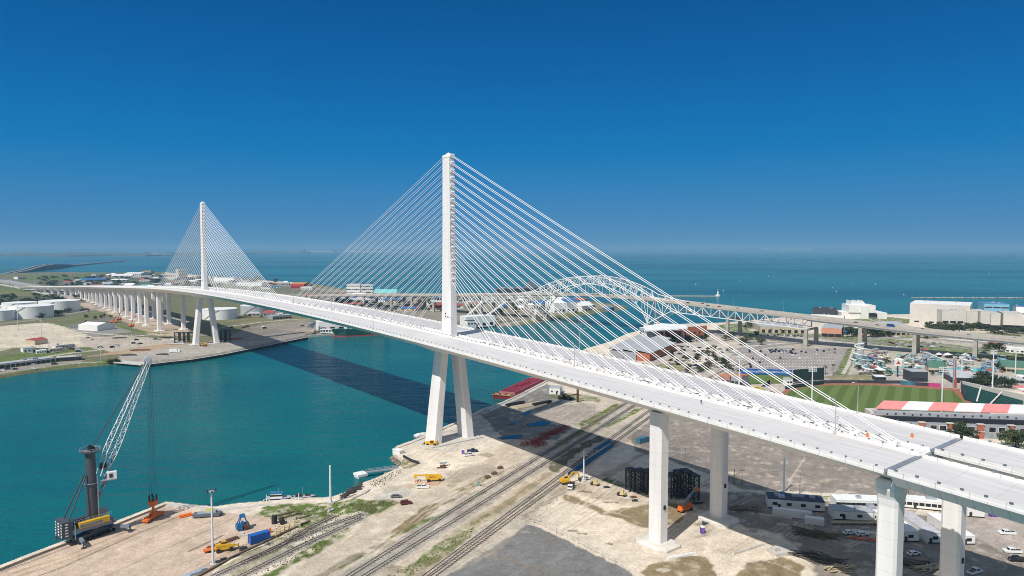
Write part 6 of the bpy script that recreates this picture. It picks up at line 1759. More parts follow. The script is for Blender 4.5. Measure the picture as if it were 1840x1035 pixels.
# ------------------------------------------------------------------ storage tanks
TANKW = mat("tank_white", (0.85, 0.84, 0.82), .5, var=.04, scale=.1)
def tank(x0, x1, rim, bot, label, mt=TANKW):
    f = at((x0 + x1) / 2, bot); r = (x1 - x0) / 2 / FPX * f.y; r = r / (1 - (x1 - x0) / 2 / FPX)
    v = Vector((f.x, f.y, 0)).normalized(); c = f + v * r
    h = hgt((x0 + x1) / 2, rim, f) - GZ
    t = thing("storage_tank", label, "storage tank", c, 0, "white oil storage tanks")
    m = MB(); m.lathe((0, 0, 0), [(r, -.5), (r, h)], 48); m.build("shell", mt, t)
    m = MB(); m.lathe((0, 0, 0), [(r + .15, h - .5), (r + .15, h + .25), (r - .4, h + .25), (r - .4, h + .05), (.5, h + 1.2), (.02, h + 1.25)], 48); m.build("roof", ROOFW, t)
    s_ = MB(); pts = []
    for k in range(9): a = -2.2 + k * .12; pts.append(((r + .5) * math.cos(a), (r + .5) * math.sin(a), h * k / 8))
    s_.tube(pts, .35, 5); s_.build("stair", GALV, t)
    return t
tank(-24, 22.6, 559, 577, "white oil tank cut by the left edge of the view")
tank(-14, 11, 550, 562, "small white oil tank behind the one at the left edge")
tank(9, 62, 545, 563, "wide white oil tank half hidden behind a nearer one")
tank(22, 91, 551.5, 573, "wide white oil tank in front of the left group")
tank(75.5, 139.5, 542, 561, "white oil tank rightmost of the left group")
tank(366, 425, 557, 575, "white oil tank behind the far pylon legs")
tank(434, 487, 550, 566.5, "grey storage tank with a dark door right of the far pylon", mat("tank_grey", (.42, .43, .44), .5, var=.05))

# ------------------------------------------------------------------ buildings of the north bank and the city shore
TANW = mat("tan_wall", (0.50, 0.42, 0.31), .8, var=.06, scale=.2); BEIGE = mat("beige_wall", (0.61, 0.57, 0.51), .8, var=.05, scale=.15)
BRICK = mat("red_brick", (0.42, 0.13, 0.07), .85, var=.12, scale=.5); PINK = mat("coral_wall", (.62, .28, .18), .8, var=.06)
TEAL = mat("teal_roof", (.09, .36, .36), .5, var=.08); GRN = mat("green_roof", (.07, .17, .12), .6, var=.1); BLUR = mat("blue_roof", (.05, .16, .36), .5, var=.1); REDR = mat("red_roof", (.36, .07, .05), .7, var=.1)
DKW = mat("dark_wall", (.045, .05, .06), .6, var=.1); GREYW = mat("grey_wall", (.30, .31, .33), .75, var=.06)
B_ = [  # label, category, near wall left/right, depth, top row (or metres), wall, roof, (windows), pitched
    ("white open ended metal shed on the pad beside the viaduct", "shed", (141, 593), (175, 595), 26, 583.5, WALLW, ROOFW, None, 3),
    ("long low concrete warehouse with grey doors on the left bank", "warehouse", (-30, 667), (100, 650.5), 11, 4.2, BEIGE, ROOFG, (14, 3.6, 2.8, .3), 0),
    ("low dark open shed right of the long warehouse", "shed", (101, 650), (146, 647), 10, 3.6, DKW, CONC, (4, 4, 2.4, .3), 0),
    ("small white hut with a dark doorway behind the long warehouse", "hut", (42, 634), (64, 632), 12, 4.2, WALLW, ROOFG, (3, 1.5, 1.6, 1), 0),
    ("rust red roofed shed beside the white huts on the left bank", "shed", (63, 620), (86, 617), 16, 5, TANW, REDR, None, 2),
    ("long low white shed behind the parked trucks on the left bank", "shed", (100, 628), (135, 624), 9, 3.6, WALLW, CONC, (6, 1.6, 1.4, 1), 0),
    ("cream hut at the right end of the truck yard", "hut", (90, 633), (112, 631), 7, 3, mat("cream", (.58, .5, .34), .8), TANW, (4, 1.2, 1.2, 1), 0),
    ("low white office hut left of the truck yard", "hut", (66, 636), (84, 634.5), 7, 3, WALLW, ROOFW, (4, 1.2, 1.2, 1), 0),
    ("tan seven storey hotel by the far bay shore", "hotel", (254, 493.5), (271, 493.5), 30, 486, TANW, CONC, (6, 8, 3, 3), 0),
    ("white resort hall left of the tan hotel", "hall", (223, 495), (253, 495), 60, 491.5, WALLW, ROOFW, (8, 5, 3, 2), 4),
    ("long white low building below the tan hotel", "hall", (239, 499.5), (272, 499), 40, 496.5, WALLW, ROOFW, (10, 4, 2.4, 2), 0),
    ("pinkish terrace with gables left of the white low building", "terrace", (200, 499.5), (238, 499), 30, 495.5, BEIGE, ROOFW, (10, 3, 3, 2), 5),
    ("long dark blue roofed shed on the far flats", "shed", (147, 507), (191, 506), 50, 503, GREYW, BLUR, (8, 6, 3, 2), 5),
    ("grey hipped hall on the flats behind the viaduct", "hall", (186, 515), (203, 514.5), 30, 510.5, GREYW, ROOFG, (4, 5, 3, 1), 6),
    ("white low shed behind the viaduct deck", "shed", (222, 517), (238, 517), 30, 512.5, WALLW, ROOFW, (5, 3, 2, 1), 5),
    ("teal roofed shed behind the viaduct deck", "shed", (251, 518), (265, 518), 25, 513.5, TEAL, TEAL, (4, 3, 2, 1), 4),
    ("white and red striped low shop by the far highway", "shop", (32, 502), (47, 501.5), 30, 497.5, WALLW, REDR, (5, 5, 2, 1), 0),
    ("small white motel left of the far stays", "motel", (285, 504), (297, 503.5), 30, 497.5, WALLW, DKW, (4, 5, 3, 2), 0),
    ("beige condominium block behind the far pylon stays", "condominium", (321, 502), (337, 501.5), 25, 484, BEIGE, CONC, (6, 3, 2, 4), 0),
    ("long white motel row behind the far pylon stays", "motel", (296, 503), (318, 503), 25, 498, WALLW, ROOFW, (8, 4, 2, 2), 0),
    ("white apartment row right of the far pylon", "apartment", (385, 507), (420, 508), 30, 499, WALLW, ROOFG, (9, 4, 2, 2), 0),
    ("low white row of cabins near the surf", "cabin row", (425, 513), (470, 514), 25, 508, WALLW, ROOFG, (10, 3, 2, 2), 3),
    ("red building with orange roof storey on the beach", "restaurant", (522, 518), (546, 518.5), 40, 510.5, mat("hot_red", (.45, .04, .04), .7), mat("orange_roof", (.45, .2, .06), .7), (6, 5, 3, 2), 5),
    ("white low annex right of the red building", "annex", (540, 520), (560, 520), 30, 516, WALLW, BEIGE, (5, 3, 2, 2), 0),
    ("left one of two white balcony hotels near the stays", "hotel", (623, 529), (647, 529), 25, 511, WALLW, CONC, (7, 5, 1.8, 3), 0),
    ("right one of two white balcony hotels near the stays", "hotel", (649, 529), (670, 528.5), 25, 512, WALLW, CONC, (6, 5, 1.8, 3), 0),
    ("turquoise roofed hall behind the near stays", "hall", (672, 531), (712, 531), 40, 526, WALLW, mat("turquoise_roof", (.18, .6, .56), .5), (8, 5, 3, 2), 7),
    ("long grey shed on the quay road by the grey tank", "shed", (490, 574.5), (524, 572), 18, 568, GREYW, ROOFG, (6, 4, 2.5, .5), 0),
    ("big white quay warehouse under the main span", "warehouse", (573, 596), (668, 592), 40, 578.5, WALLW, ROOFW, (6, 6, 5, .4), 4),
    ("white quay office in front of the big white warehouse", "office", (575, 598), (600, 597.5), 9, 593, WALLW, ROOFW, (5, 2.5, 2, 1.4), 0),
    ("white ship loading hall behind the near pylon", "hall", (838, 588), (889, 585), 22, 570, WALLW, ROOFW, (4, 5, 4, 1), 0),
    ("small white control house in front of the ship loading hall", "control house", (840, 590), (856, 589), 10, 577, WALLW, DKW, (3, 2.6, 1.8, 5), 0),
    ("blue roofed depot under the old bridge", "depot", (966, 556), (992, 555), 40, 547, WALLW, BLUR, (5, 4, 3, 1), 6),
    ("white gabled hall under the old bridge arch", "hall", (996, 562), (1016, 561), 30, 545, WALLW, ROOFW, (3, 4, 4, 1), 6),
    ("tall white hall with blue roof right of the gabled one", "hall", (1018, 561), (1042, 559), 34, 543, WALLW, BLUR, (3, 4, 4, 1), 5),
    ("white pavilion near the point under the arch", "pavilion", (1046, 560), (1066, 558), 24, 550, BEIGE, ROOFW, (4, 4, 3, 1), 6),
    ("small blue kiosk near the tip of the point", "kiosk", (1094, 558), (1104, 557), 12, 553.5, BLUR, BLUR, (2, 3, 2, 1), 0),
    # city side
    ("long tan mall with arched doors behind the old bridge piers", "mall", (1366, 598), (1448, 599.5), 60, 587, TANW, ROOFG, (7, 4, 4, .3), 0),
    ("coral fronted cinema with dark canopy beside the tan mall", "cinema", (1476, 605), (1512, 607), 50, 589, PINK, ROOFG, (3, 7, 4, .3), 0),
    ("wide tan hall with a pale vaulted roof behind the bridge piers", "hall", (1583, 605), (1645, 602), 60, 592, TANW, ROOFG, (7, 5, 3, 1), 6),
    ("low tan wing behind the trees by the bridge piers", "hall", (1512, 600), (1560, 600), 40, 590, TANW, ROOFW, (6, 4, 3, 1), 0),
    ("black clad restaurant building on the bay shore", "restaurant", (1459, 571), (1500, 573), 30, 554, DKW, DKW, (5, 6, 3, 2), 0),
    ("long white terrace in front of the black clad building", "terrace", (1456, 575), (1516, 578), 14, 566, WALLW, ROOFW, (8, 5, 2, 1), 0),
    ("big blank beige concert hall on the bay shore", "concert hall", (1634, 583), (1742, 589), 70, 545, BEIGE, ROOFW, (4, 6, 2, 4), 0),
    ("beige lower wing of the big concert hall", "hall wing", (1692, 591), (1732, 592), 20, 558, BEIGE, CONC, (3, 7, 3, 8), 0),
    ("first beige convention block right of the concert hall", "convention block", (1736, 590), (1756, 591), 40, 559, BEIGE, CONC, (2, 9, 6, .5), 0),
    ("second beige convention block with dark openings", "convention block", (1761, 592), (1779, 592.5), 40, 560, BEIGE, CONC, (2, 9, 7, .5), 0),
    ("third beige convention block with dark openings", "convention block", (1780, 593), (1797, 593.5), 40, 563, BEIGE, CONC, (2, 8, 6, .5), 0),
    ("fourth beige convention block at the right edge", "convention block", (1802, 594), (1838, 595.5), 40, 563, BEIGE, CONC, (3, 9, 7, .5), 0),
    ("sky blue arena block standing behind the beige convention blocks", "arena", (1768, 569), (1813, 570.5), 50, 546, mat("arena_blue", (.18, .40, .55), .6), mat("arena_roof", (.08, .25, .42), .6), (3, 10, 2, 14), 0),
    ("small pale block behind the convention roofs at the right edge", "block", (1825, 570), (1850, 571), 40, 551, WALLW, BLUR, (3, 6, 3, 4), 0),
    ("red brick house with hipped roof by the right bridge pier", "house", (1775, 620), (1800, 622), 14, 612, BRICK, REDR, (4, 1.5, 1.6, 1), 4),
    ("white flat shed right of the red brick house", "shed", (1806, 633), (1850, 636), 16, 625, WALLW, ROOFW, (5, 2.4, 1.6, 1), 0),
    ("brick corner block of the terminal beside the ship channel", "brick block", (1166, 609), (1182, 610), 16, 589, BRICK, CONC, (2, 2.4, 5, 3), 0),
    ("glass fronted block at the channel end of the brick hall", "glass block", (1149, 607), (1165.5, 609), 16, 589, mat("pale_glass", (.30, .37, .40), .2), ROOFW, (3, 3, 7, 2), 0),
    ("wide red brick hall with white upper roof by the channel", "brick hall", (1186, 612), (1225, 610), 26, 596, BRICK, ROOFW, (4, 3, 3, 4), 0),
    ("tall red brick hall at the right end of the terminal", "brick hall", (1226, 609.5), (1270, 606), 28, 588.5, BRICK, CONC, (5, 2.6, 3, 5), 0),
    ("pale pink brick house with orange eaves left of the ballpark", "clubhouse", (1290, 691), (1311, 694), 12, 675, mat("pink_brick", (.36, .2, .17), .85), mat("orange_eaves", (.5, .2, .1), .8), (3, 2.2, 2.4, 2), 0),
    ("grey stadium shop with orange eaves and a dark tower side", "shop", (1313, 694), (1334, 697), 12, 675, GREYW, mat("orange_eaves", (.5, .2, .1), .8), (3, 2.2, 2.4, 2), 0),
    ("pale grey kiosk left of the dark scoreboard wall", "kiosk", (1414, 692), (1424, 692), 8, 682, WALLW, ROOFG, (2, 1.6, 1.4, 1.6), 0),
    ("small white roofed booth behind the outfield wall", "booth", (1573, 684), (1592, 684.5), 8, 677, DKW, ROOFW, (3, 2, 1.6, .8), 0),
    ("dark club box with a white awning roof behind the outfield", "club box", (1637, 686), (1667, 686.5), 14, 668, DKW, ROOFG, (5, 2.2, 2.4, 1), 0),
    ("grey metal roofed hall beside the red and blue column", "hall", (1710, 688), (1752, 690), 22, 678, DKW, ROOFG, (5, 4, 3, .6), 4),
    ("long grey roofed picnic hall at the right of the water park", "hall", (1755, 684), (1840, 690), 12, 679, GREYW, ROOFG, (10, 3, 2, .6), 2),
    ("green roofed pavilion at the far right of the water park", "pavilion", (1800, 668), (1850, 671), 18, 659, TANW, GRN, (6, 3, 2, .6), 5),
    ("small green roofed hut with white wall at the right edge", "hut", (1826, 682), (1850, 684), 10, 672, WALLW, GRN, (3, 1.6, 1.6, 1), 3),
    ("big green roofed changing hall of the water park", "hall", (1668, 669), (1702, 671), 18, 660, TANW, GRN, (6, 2, 1.6, .6), 5),
]
for lb, cat, a, b, dep, top, wl, rf, win, pit in B_:
    block({"warehouse": "warehouse"}.get(cat, cat.replace(" ", "_")) + ("_building" if cat in ("hall", "block", "shop", "terrace") else ""), lb, cat, a, b, dep, top, wl, rf, win, pitched=pit, rows=3 if cat in ("hotel", "condominium") else 1)
# the white museum with its saw-tooth roof
A, L, rz = quadpts((1512, 572), (1594, 573), 40)
ms = thing("museum_building", "white museum with three pointed saw tooth roofs on the bay shore", "museum", A, rz)
h = hgt(1550, 548, A) - GZ; k_ = L / 82
m = MB(); m.prism([(0, 0), (L, 0), (L, 40), (0, 40)], -.5, h * .45); m.prism([(12 * k_, -2), (60 * k_, -2), (60 * k_, 30), (12 * k_, 30)], h * .45, h); m.prism([(34 * k_, -6), (46 * k_, -6), (46 * k_, -2), (34 * k_, -2)], -.5, h * .95); m.build("wall", WALLW, ms)
for i in range(3):
    x = (16 + i * 10) * k_; m = MB(); m.add([(x, 0, h), (x + 9 * k_, 0, h), (x + 1 * k_, 0, h + 7), (x, 22, h), (x + 9 * k_, 22, h), (x + 1 * k_, 22, h + 7)], [(0, 1, 2), (5, 4, 3), (0, 2, 5, 3), (1, 4, 5, 2), (0, 3, 4, 1)]); m.build("roof", ROOFW, ms)
m = MB(); m.box((56 * k_, -2.2, h * .15), (14 * k_, .8, h * .25)); m.build("window", GLASS, ms)
# concert hall side: terminal with three long ridge roofs
for i in range(3):
    a, b = at(1096 + i * 24, 650 + i * 2 - 6), at(1176 + i * 8, 606 + i * 9 + (5 if i else 0))
    d = b - a; L = d.length; t = thing("terminal_hall", ["grey roofed terminal hall nearest the channel", "middle one of three grey roofed terminal halls", "grey roofed terminal hall with a brick gable end nearest the car park"][i], "terminal hall", a, math.atan2(d.y, d.x))
    m = MB(); m.prism([(0, -13), (L, -13), (L, 0), (0, 0)], -.5, 8); m.build("wall", BRICK if i == 2 else GREYW, t)
    m = MB(); m.add([(-1, -14, 8.1), (L + 1, -14, 8.1), (L + 1, 1, 10.5), (-1, 1, 10.5), (-1, -14, 8.7), (L + 1, -14, 8.7), (L + 1, 1, 11.1), (-1, 1, 11.1)], [(4, 5, 6, 7), (0, 1, 5, 4), (1, 2, 6, 5), (2, 3, 7, 6), (3, 0, 4, 7), (3, 2, 1, 0)]); m.build("roof", ROOFG, t)
    m = MB(); m.bar((2, 1.3, 9.6), (L - 2, 1.3, 9.6), .4, 1.4); m.build("clerestory", DKW, t)
wr = thing("roof_canopy", "white curved canopy roof over the brick hall by the channel", "canopy", at(1172, 600))
m = MB(); P_ = [at(x, y, 21) - wr.location for x, y in ((1156, 585), (1190, 581), (1232, 583), (1236, 588), (1196, 590), (1160, 592))]
m.prism([(p.x, p.y) for p in P_], lambda p: P_[0].z + .02 * p[1], lambda p: P_[0].z + 1 + .02 * p[1]); m.build("roof", ROOFW, wr)
m = MB()
for p in P_: m.bar((p.x * .9, p.y * .9, 0), (p.x * .9, p.y * .9, P_[0].z), .8)
m.build("column", WALLW, wr)
# quay machines and ships of the north bank
sh_ = thing("cargo_ship", "dark green cargo ship with red bottom moored under the main span", "ship", at(604, 606, 0), 0)
a, b = at(604, 606, 0), at(700, 601, 0); d = b - a; sh_.rotation_euler.z = math.atan2(d.y, d.x); L = d.length
def hull(m, z0, z1, L, w, rake): m.add([(p[0] + (rake * (z - z0) * -.9 if p[2] else 0), p[1], z) for z in (z0, z1) for p in ((0, w / 2, 1), (L * .18, 0, 0), (L, 0, 0), (L, w, 0), (L * .18, w, 0))], [(9, 8, 7, 6, 5)[::-1], (0, 1, 6, 5), (1, 2, 7, 6), (2, 3, 8, 7), (3, 4, 9, 8), (4, 0, 5, 9)])
m = MB(); hull(m, 1.2, 9.5, L, 15, .6); m.build("hull", mat("ship_green", (.012, .075, .06), .4), sh_)
m = MB(); hull(m, -1, 1.2, L, 15.02, 0); m.tube([(-4, 7.5, .2), (6, 7.5, .2)], 1.0, 8); m.build("boot_top", mat("ship_red", (.45, .04, .03), .5), sh_)
m = MB()
for i in range(6): m.box((L * .2 + i * 7, 7, 9.5), (3.5, 8, 2 + i % 2 * 2)); m.bar((L * .2 + i * 7, 3, 9.5), (L * .2 + i * 7 + 2, 3, 16), .5)
m.build("deck_gear", WALLW, sh_)
m = MB(); m.box((L * .82, 7.5, 9.5), (12, 13, 11)); m.build("bridge_house", WALLW, sh_)
hp = thing("loading_hopper", "grey conical loading hopper standing on the quay left of the green ship", "hopper", at(561, 597))
m = MB(); m.lathe((0, 0, 5), [(1.2, 0), (5.2, 6.5), (5.2, 8.5), (4.8, 8.5)], 12); m.build("cone", GALV, hp)
for x in (-3, 3):
    for y in (-3, 3): m = MB(); m.bar((x, y, 0), (x, y, 11), .4); m.build("leg", GALV, hp)
m = MB(); m.box((0, 0, 0), (7, 7, 2.5)); m.build("plinth", TANW, hp)
for a, b, lb in (((838, 560, 9), (871, 546, 24), "left sloping white conveyor above the ship loading hall"), ((868, 572, 6), (915, 545, 24), "right sloping white conveyor above the ship loading hall")):
    g0 = at(a[0], 580); t = thing("conveyor", lb, "conveyor", g0); p = Vector((0, 0, a[2])); q = Vector(((b[0] - a[0]) * .7, 12, b[2] + 6)); m = MB(); m.bar(p, q, 2.6, 2.2); m.build("gallery", WALLW, t)
    for k in (.3, .7): r_ = p.lerp(q, k); m = MB(); m.bar((r_.x, r_.y, 0), r_, .8); m.build("leg", GALV, t)
cv = thing("museum_carrier", "grey aircraft carrier museum ship moored off the beach behind the old bridge", "ship", at(948, 529.5, 0), .35)
m = MB(); m.prism([(-75, -9), (60, -9), (85, 0), (60, 9), (-75, 9)], -1, 15); m.build("hull", mat("navy_grey", (.2, .23, .26), .7), cv)
m = MB(); m.prism([(-80, -14), (82, -10), (82, 10), (20, 22), (-80, 14)], 15, 17); m.build("flight_deck", mat("navy_deck", (.14, .15, .17), .8), cv)
m = MB(); m.box((5, -9, 17), (28, 7, 9)); m.box((5, -9, 26), (12, 5, 6)); m.bar((5, -9, 30), (5, -9, 44), .8); m.bar((0, -9, 38), (10, -9, 38), .5); m.build("island", mat("navy_grey", (.2, .23, .26), .7), cv)
for x in (-60, -40, -22, 35, 55): m = MB(); m.box((x, 2, 17), (9, 2, 2.4)); m.box((x, 2, 18), (3, 11, .5)); m.build("aircraft", ROOFG, cv)
# causeway with its hump, far left
cw_ = thing("bay_causeway", "long low causeway bridge with a hump crossing the bay at the far left", "bridge", (0, 0, 0))
CWP = [(24, 492.5, 5), (50, 489, 10), (78, 485.7, 24), (95, 483.8, 27), (112, 481.6, 22), (135, 478.4, 9), (180, 473.4, 7), (226, 469, 7)]
P_ = [at(a, b, 0) + Vector((0, 0, z)) for a, b, z in CWP]
for w in (0, -34):
    m = MB(); loft(m, [[p + Vector((w + x, 0, z)) for x, z in ((-7, 0), (7, 0), (7, -4.5), (-7, -4.5))] for p in P_]); m.build("deck", mat("far_road", (.26, .25, .24), .9), cw_)
m = MB()
for a, b in zip(P_[:-1], P_[1:]):
    for k in range(14): p = a.lerp(b, k / 14); m.box((p.x - 17, p.y, -1), (44, 10, p.z - 3))
m = m.build("pier", mat("far_pier", (.06, .065, .07), .9), cw_); m["kind"] = "stuff"
rg_ = thing("drilling_rig", "dark derrick tower of a rig far out on the bay horizon", "drilling rig", at(548, 456, 0))
m = MB(); m.box((0, 0, 0), (220, 120, 26)); m.build("platform", DKW, rg_); m = MB(); m.box((-20, 0, 26), (70, 70, 80), 0, .3); m.box((-20, 0, 106), (14, 14, 20)); m.build("derrick", DKW, rg_)
wh = MB(); rr = random.Random(4)
for i in range(34):
    p = at(rr.choice((rr.uniform(-50, 330), rr.uniform(540, 700))), rr.uniform(455.5, 459.5) - (0 if i % 3 else 0), 0); s_ = p.y / 9000
    if p.x / p.y * FPX + 920 > 500: p = at(p.x / p.y * FPX + 920, rr.uniform(452, 453.5), 0); s_ = p.y / 9000
    wh.box((p.x, p.y, 0), (rr.uniform(60, 320) * s_, 60, rr.uniform(9, 22) * s_))
tag(wh.build("far_town", mat("far_white", (.42, .43, .44), .8)), kind="stuff")
for px0, px1, lb in ((1368, 1395, "faint white strip of island buildings on the right horizon, left piece"), (1400, 1460, "faint white strip of island buildings on the right horizon, long piece"), (1104, 1126, "faint white strip of buildings on the horizon behind the stays")):
    p, q = at(px0, 449.6, 0), at(px1, 449.6, 0); m = MB(); k = 14
    for i in range(k): m.box((p.x + (q.x - p.x) * (i + .5) / k, p.y, 0), ((q.x - p.x) / k * .8, 200, 95 + 40 * rnd.random()))
    tag(m.build("island_skyline", mat("far_white", (.42, .43, .44), .8)), lb, "skyline")
# moles, light and little boats on the bay
wallrun("breakwater", "thin stone mole running out to a small light tower", "breakwater", [(1192, 531.5), (1286, 532)], 4, 1, OLDC, z=1)
lt = thing("light_tower", "tiny white harbour light on the end of the stone mole", "lighthouse", at(1290, 532, 0)); m = MB(); m.lathe((0, 0, 0), [(6, 0), (6, 3), (2, 3.2), (1.4, 13), (.02, 16)], 10); m.build("tower", WALLW, lt); m = MB(); m.lathe((0, 0, 12.6), [(2, 0), (2, 1.2)], 10); m.build("gallery", DKW, lt)
rk = MB()
for i in range(70): p = at(1640 + 3.4 * i + rnd.uniform(-1, 1), 535.2 + i * .015, 0); rk.blob((p.x, p.y, .6), (rnd.uniform(1.5, 4.5), 3, rnd.uniform(.9, 2.4)), i, 0, .3)
tag(rk.build("breakwater_rocks", mat("pale_rock", (.4, .36, .3), .9, var=.3)), kind="stuff")
SB = None
for px, py in ((1381, 497), (1389, 493.5), (1431, 478), (1503, 524), (1530, 512), (1573, 511), (1592, 500), (1624, 530), (1685, 500), (1733, 476), (1751, 471), (1777, 491), (1611, 458), (1300, 523), (1330, 505), (1250, 511), (1496, 517)):
    s_ = at(px, py, 0)
    if SB is None:
        SB = thing("sail_boat", "tiny white boat out on the bay", "boat", s_, .4, "small white boats on the bay")
        m = MB(); m.prism([(-5, -1.6), (3, -1.6), (6, 0), (3, 1.6), (-5, 1.6)], -.3, 1.5); m.build("hull", WALLW, SB); m = MB(); m.add([(0, 0, 1.8), (0, .2, 13), (-5, .5, 2.2)], [(0, 1, 2), (2, 1, 0)]); m.tube([(0, 0, 1), (0, 0, 13.4)], .1, 4); m.build("sail", WALLW, SB); SB.scale = (.45, .45, .3)
    else: dup(SB, s_, rnd.uniform(0, 6), scale=(.45, .45, rnd.uniform(.15, .4)))
# ------------------------------------------------------------------ ballpark
def sheet(name, pts, mt, z, kind="structure"):
    P_ = [at(*p, z) for p in pts]; m = MB(); v = [(p.x, p.y, z) for p in P_]
    ar = sum(v[i - 1][0] * v[i][1] - v[i][0] * v[i - 1][1] for i in range(len(v)))
    m.add(v if ar > 0 else v[::-1], [tuple(range(len(v)))]); return tag(m.build(name, mt), kind=kind)
sheet("warning_track_ground", [(1394, 716), (1412, 699), (1450, 691), (1500, 688.5), (1570, 688.5), (1650, 693), (1728, 699), (1748, 714), (1775, 733), (1790, 770), (1560, 780), (1440, 752)], mat("track_clay", (.33, .13, .075), .9, var=.1), GZ + .3)
fm = bpy.data.materials.new("mown_field"); fm.use_nodes = True; nt = fm.node_tree; pb = nt.nodes["Principled BSDF"]; pb.inputs["Roughness"].default_value = .9; pb.inputs["Specular IOR Level"].default_value = .1
gp = nt.nodes.new("ShaderNodeNewGeometry"); mp = nt.nodes.new("ShaderNodeMapping"); mp.inputs["Rotation"].default_value = (0, 0, -R(-31)); wv = nt.nodes.new("ShaderNodeTexWave"); wv.inputs["Scale"].default_value = .03; wv.inputs["Distortion"].default_value = .6; wv.inputs["Detail Scale"].default_value = .2
nt.links.new(gp.outputs["Position"], mp.inputs["Vector"]); nt.links.new(mp.outputs["Vector"], wv.inputs["Vector"])
cr2 = nt.nodes.new("ShaderNodeValToRGB"); cr2.color_ramp.elements[0].position = .4; cr2.color_ramp.elements[0].color = (.098, .142, .036, 1); cr2.color_ramp.elements[1].position = .6; cr2.color_ramp.elements[1].color = (.135, .185, .058, 1)
nt.links.new(wv.outputs["Color"], cr2.inputs["Fac"]); nt.links.new(cr2.outputs["Color"], pb.inputs["Base Color"])
sheet("outfield_grass", [(1404, 716), (1420, 701.5), (1452, 694.5), (1500, 692), (1565, 692), (1640, 696), (1712, 702), (1722, 712), (1742, 729), (1700, 768), (1560, 772), (1460, 748)], fm, GZ + .36)
sheet("practice_field", [(1332, 672), (1424, 675), (1424, 688), (1340, 690)], mat("field_green", (.10, .16, .03), .9, var=.12, scale=.05), GZ + .3)
def board(name, label, cat, a, b, h, mt, z=GZ, thick=.6, posts=True, pm=DKW):
    A, B = at(*a, z), at(*b, z); t = thing(name, label, cat, A); d = B - A
    m = MB(); z0 = 0 if not posts else h * .15; m.bar((0, 0, (h + z0) / 2), (d.x, d.y, (h + z0) / 2), thick, h - z0); m.build("panel", mt, t)
    m = MB(); k = max(2, int(d.length / 6)); n = Vector((-d.y, d.x, 0)).normalized() * thick
    for i in range(k + 1): c = d * (i / k) + n; m.bar((c.x, c.y, 0), (c.x, c.y, h * .95), .3)
    m.build("posts", pm, t)["kind"] = "stuff"
    return t
board("batters_eye", "tall dark green screen wall beyond the outfield", "screen wall", (1426, 690), (1480, 686), 11.5, mat("screen_green", (.012, .035, .03), .8, var=.1))
board("outfield_wall", "low black outfield wall right of the dark green screen", "outfield wall", (1480, 689), (1618, 689.5), 2.6, DKW, posts=False)
board("outfield_wall", "dark green outfield wall left of the tall screen", "outfield wall", (1412, 700), (1480, 691), 3.0, mat("screen_green", (.012, .035, .03), .8), posts=False)
board("advert_wall", "blue and teal outfield advert wall behind the field", "advert wall", (1617, 691), (1646, 693.5), 3.4, mat("advert_teal", (.05, .2, .28), .6, var=.3, scale=.12), posts=False)
board("advert_wall", "dark outfield advert wall with pale lettering marks", "advert wall", (1646, 693.5), (1668, 694.5), 3.0, mat("advert_dark", (.06, .05, .08), .6, var=.4, scale=.2), posts=False)
board("advert_wall", "pink outfield advert wall near the red column", "advert wall", (1668, 694.8), (1690, 696), 3.0, mat("advert_pink", (.5, .05, .2), .6, var=.1), posts=False)
ab_ = board("advert_banner", "long blue banner with white lettering above the practice field", "banner", (1332, 673), (1423, 676), 5.4, mat("banner_blue", (.02, .12, .42), .5))
tx = bpy.data.curves.new("banner_text", 'FONT'); tx.body = "Whataburger"; tx.size = 2.6; tx.align_x = 'CENTER'; tx.align_y = 'CENTER'
A, B = at(1332, 673), at(1423, 676); d = B - A
tx.materials.append(WALLW); t0_ = bpy.data.objects.new("lettering_source", tx)
lm_ = bpy.data.meshes.new_from_object(t0_); bpy.data.objects.remove(t0_)
for f_ in (.2, .5, .8):
    to = bpy.data.objects.new("lettering", lm_); COL.objects.link(to); to.parent = ab_; to.location = (d.x * f_ + d.y / d.length * .34, d.y * f_ - d.x / d.length * .34, 3.2); to.rotation_euler = (pi / 2, 0, math.atan2(d.y, d.x))
# grandstand with its red and white awning roof
gs = thing("grandstand", "ballpark grandstand with a pink and white striped roof and grey brick pillared front", "grandstand", (0, 0, 0))
RF0, RF1 = at(1573, 733.5, 15), at(1960, 746, 15); RB0, RB1 = at(1588, 719.5, 18), at(1960, 731, 18)
AWR, AWW = mat("awning_pink", (.72, .27, .25), .6, var=.06), mat("awning_white", (.78, .77, .75), .6, var=.04)
NB_ = 8
for i in range(NB_):
    t0, t1 = i / NB_, (i + 1) / NB_; q = [RF0.lerp(RF1, t0), RF0.lerp(RF1, t1), RB0.lerp(RB1, t1), RB0.lerp(RB1, t0)]
    m = MB(); m.add([p + Vector((0, 0, z)) for z in (-.5, 0) for p in q], [(4, 5, 6, 7), (0, 1, 5, 4), (1, 2, 6, 5), (2, 3, 7, 6), (3, 0, 4, 7), (3, 2, 1, 0)]); m.build("roof_panel", AWW if i % 2 else AWR, gs)
gd = (RF1 - RF0); gd.z = 0; GL = gd.length; gu = gd.normalized(); gn = Vector((gu.y, -gu.x, 0))   # gn points to the camera
def gpt(x, y, z): p = RF0 + gu * x + gn * y; return Vector((p.x, p.y, z))
def gbox(m, x0, x1, y0, y1, z0, z1): m.add([gpt(x, y, z) for z in (z0, z1) for x, y in ((x0, y1), (x1, y1), (x1, y0), (x0, y0))], [(4, 5, 6, 7), (0, 1, 5, 4), (1, 2, 6, 5), (2, 3, 7, 6), (3, 0, 4, 7), (3, 2, 1, 0)])
m = MB(); gbox(m, -2, GL, 1.0, 6, 12.2, 14.2); m.build("upper_wall", mat("stand_grey", (.36, .37, .39), .7, var=.08), gs)
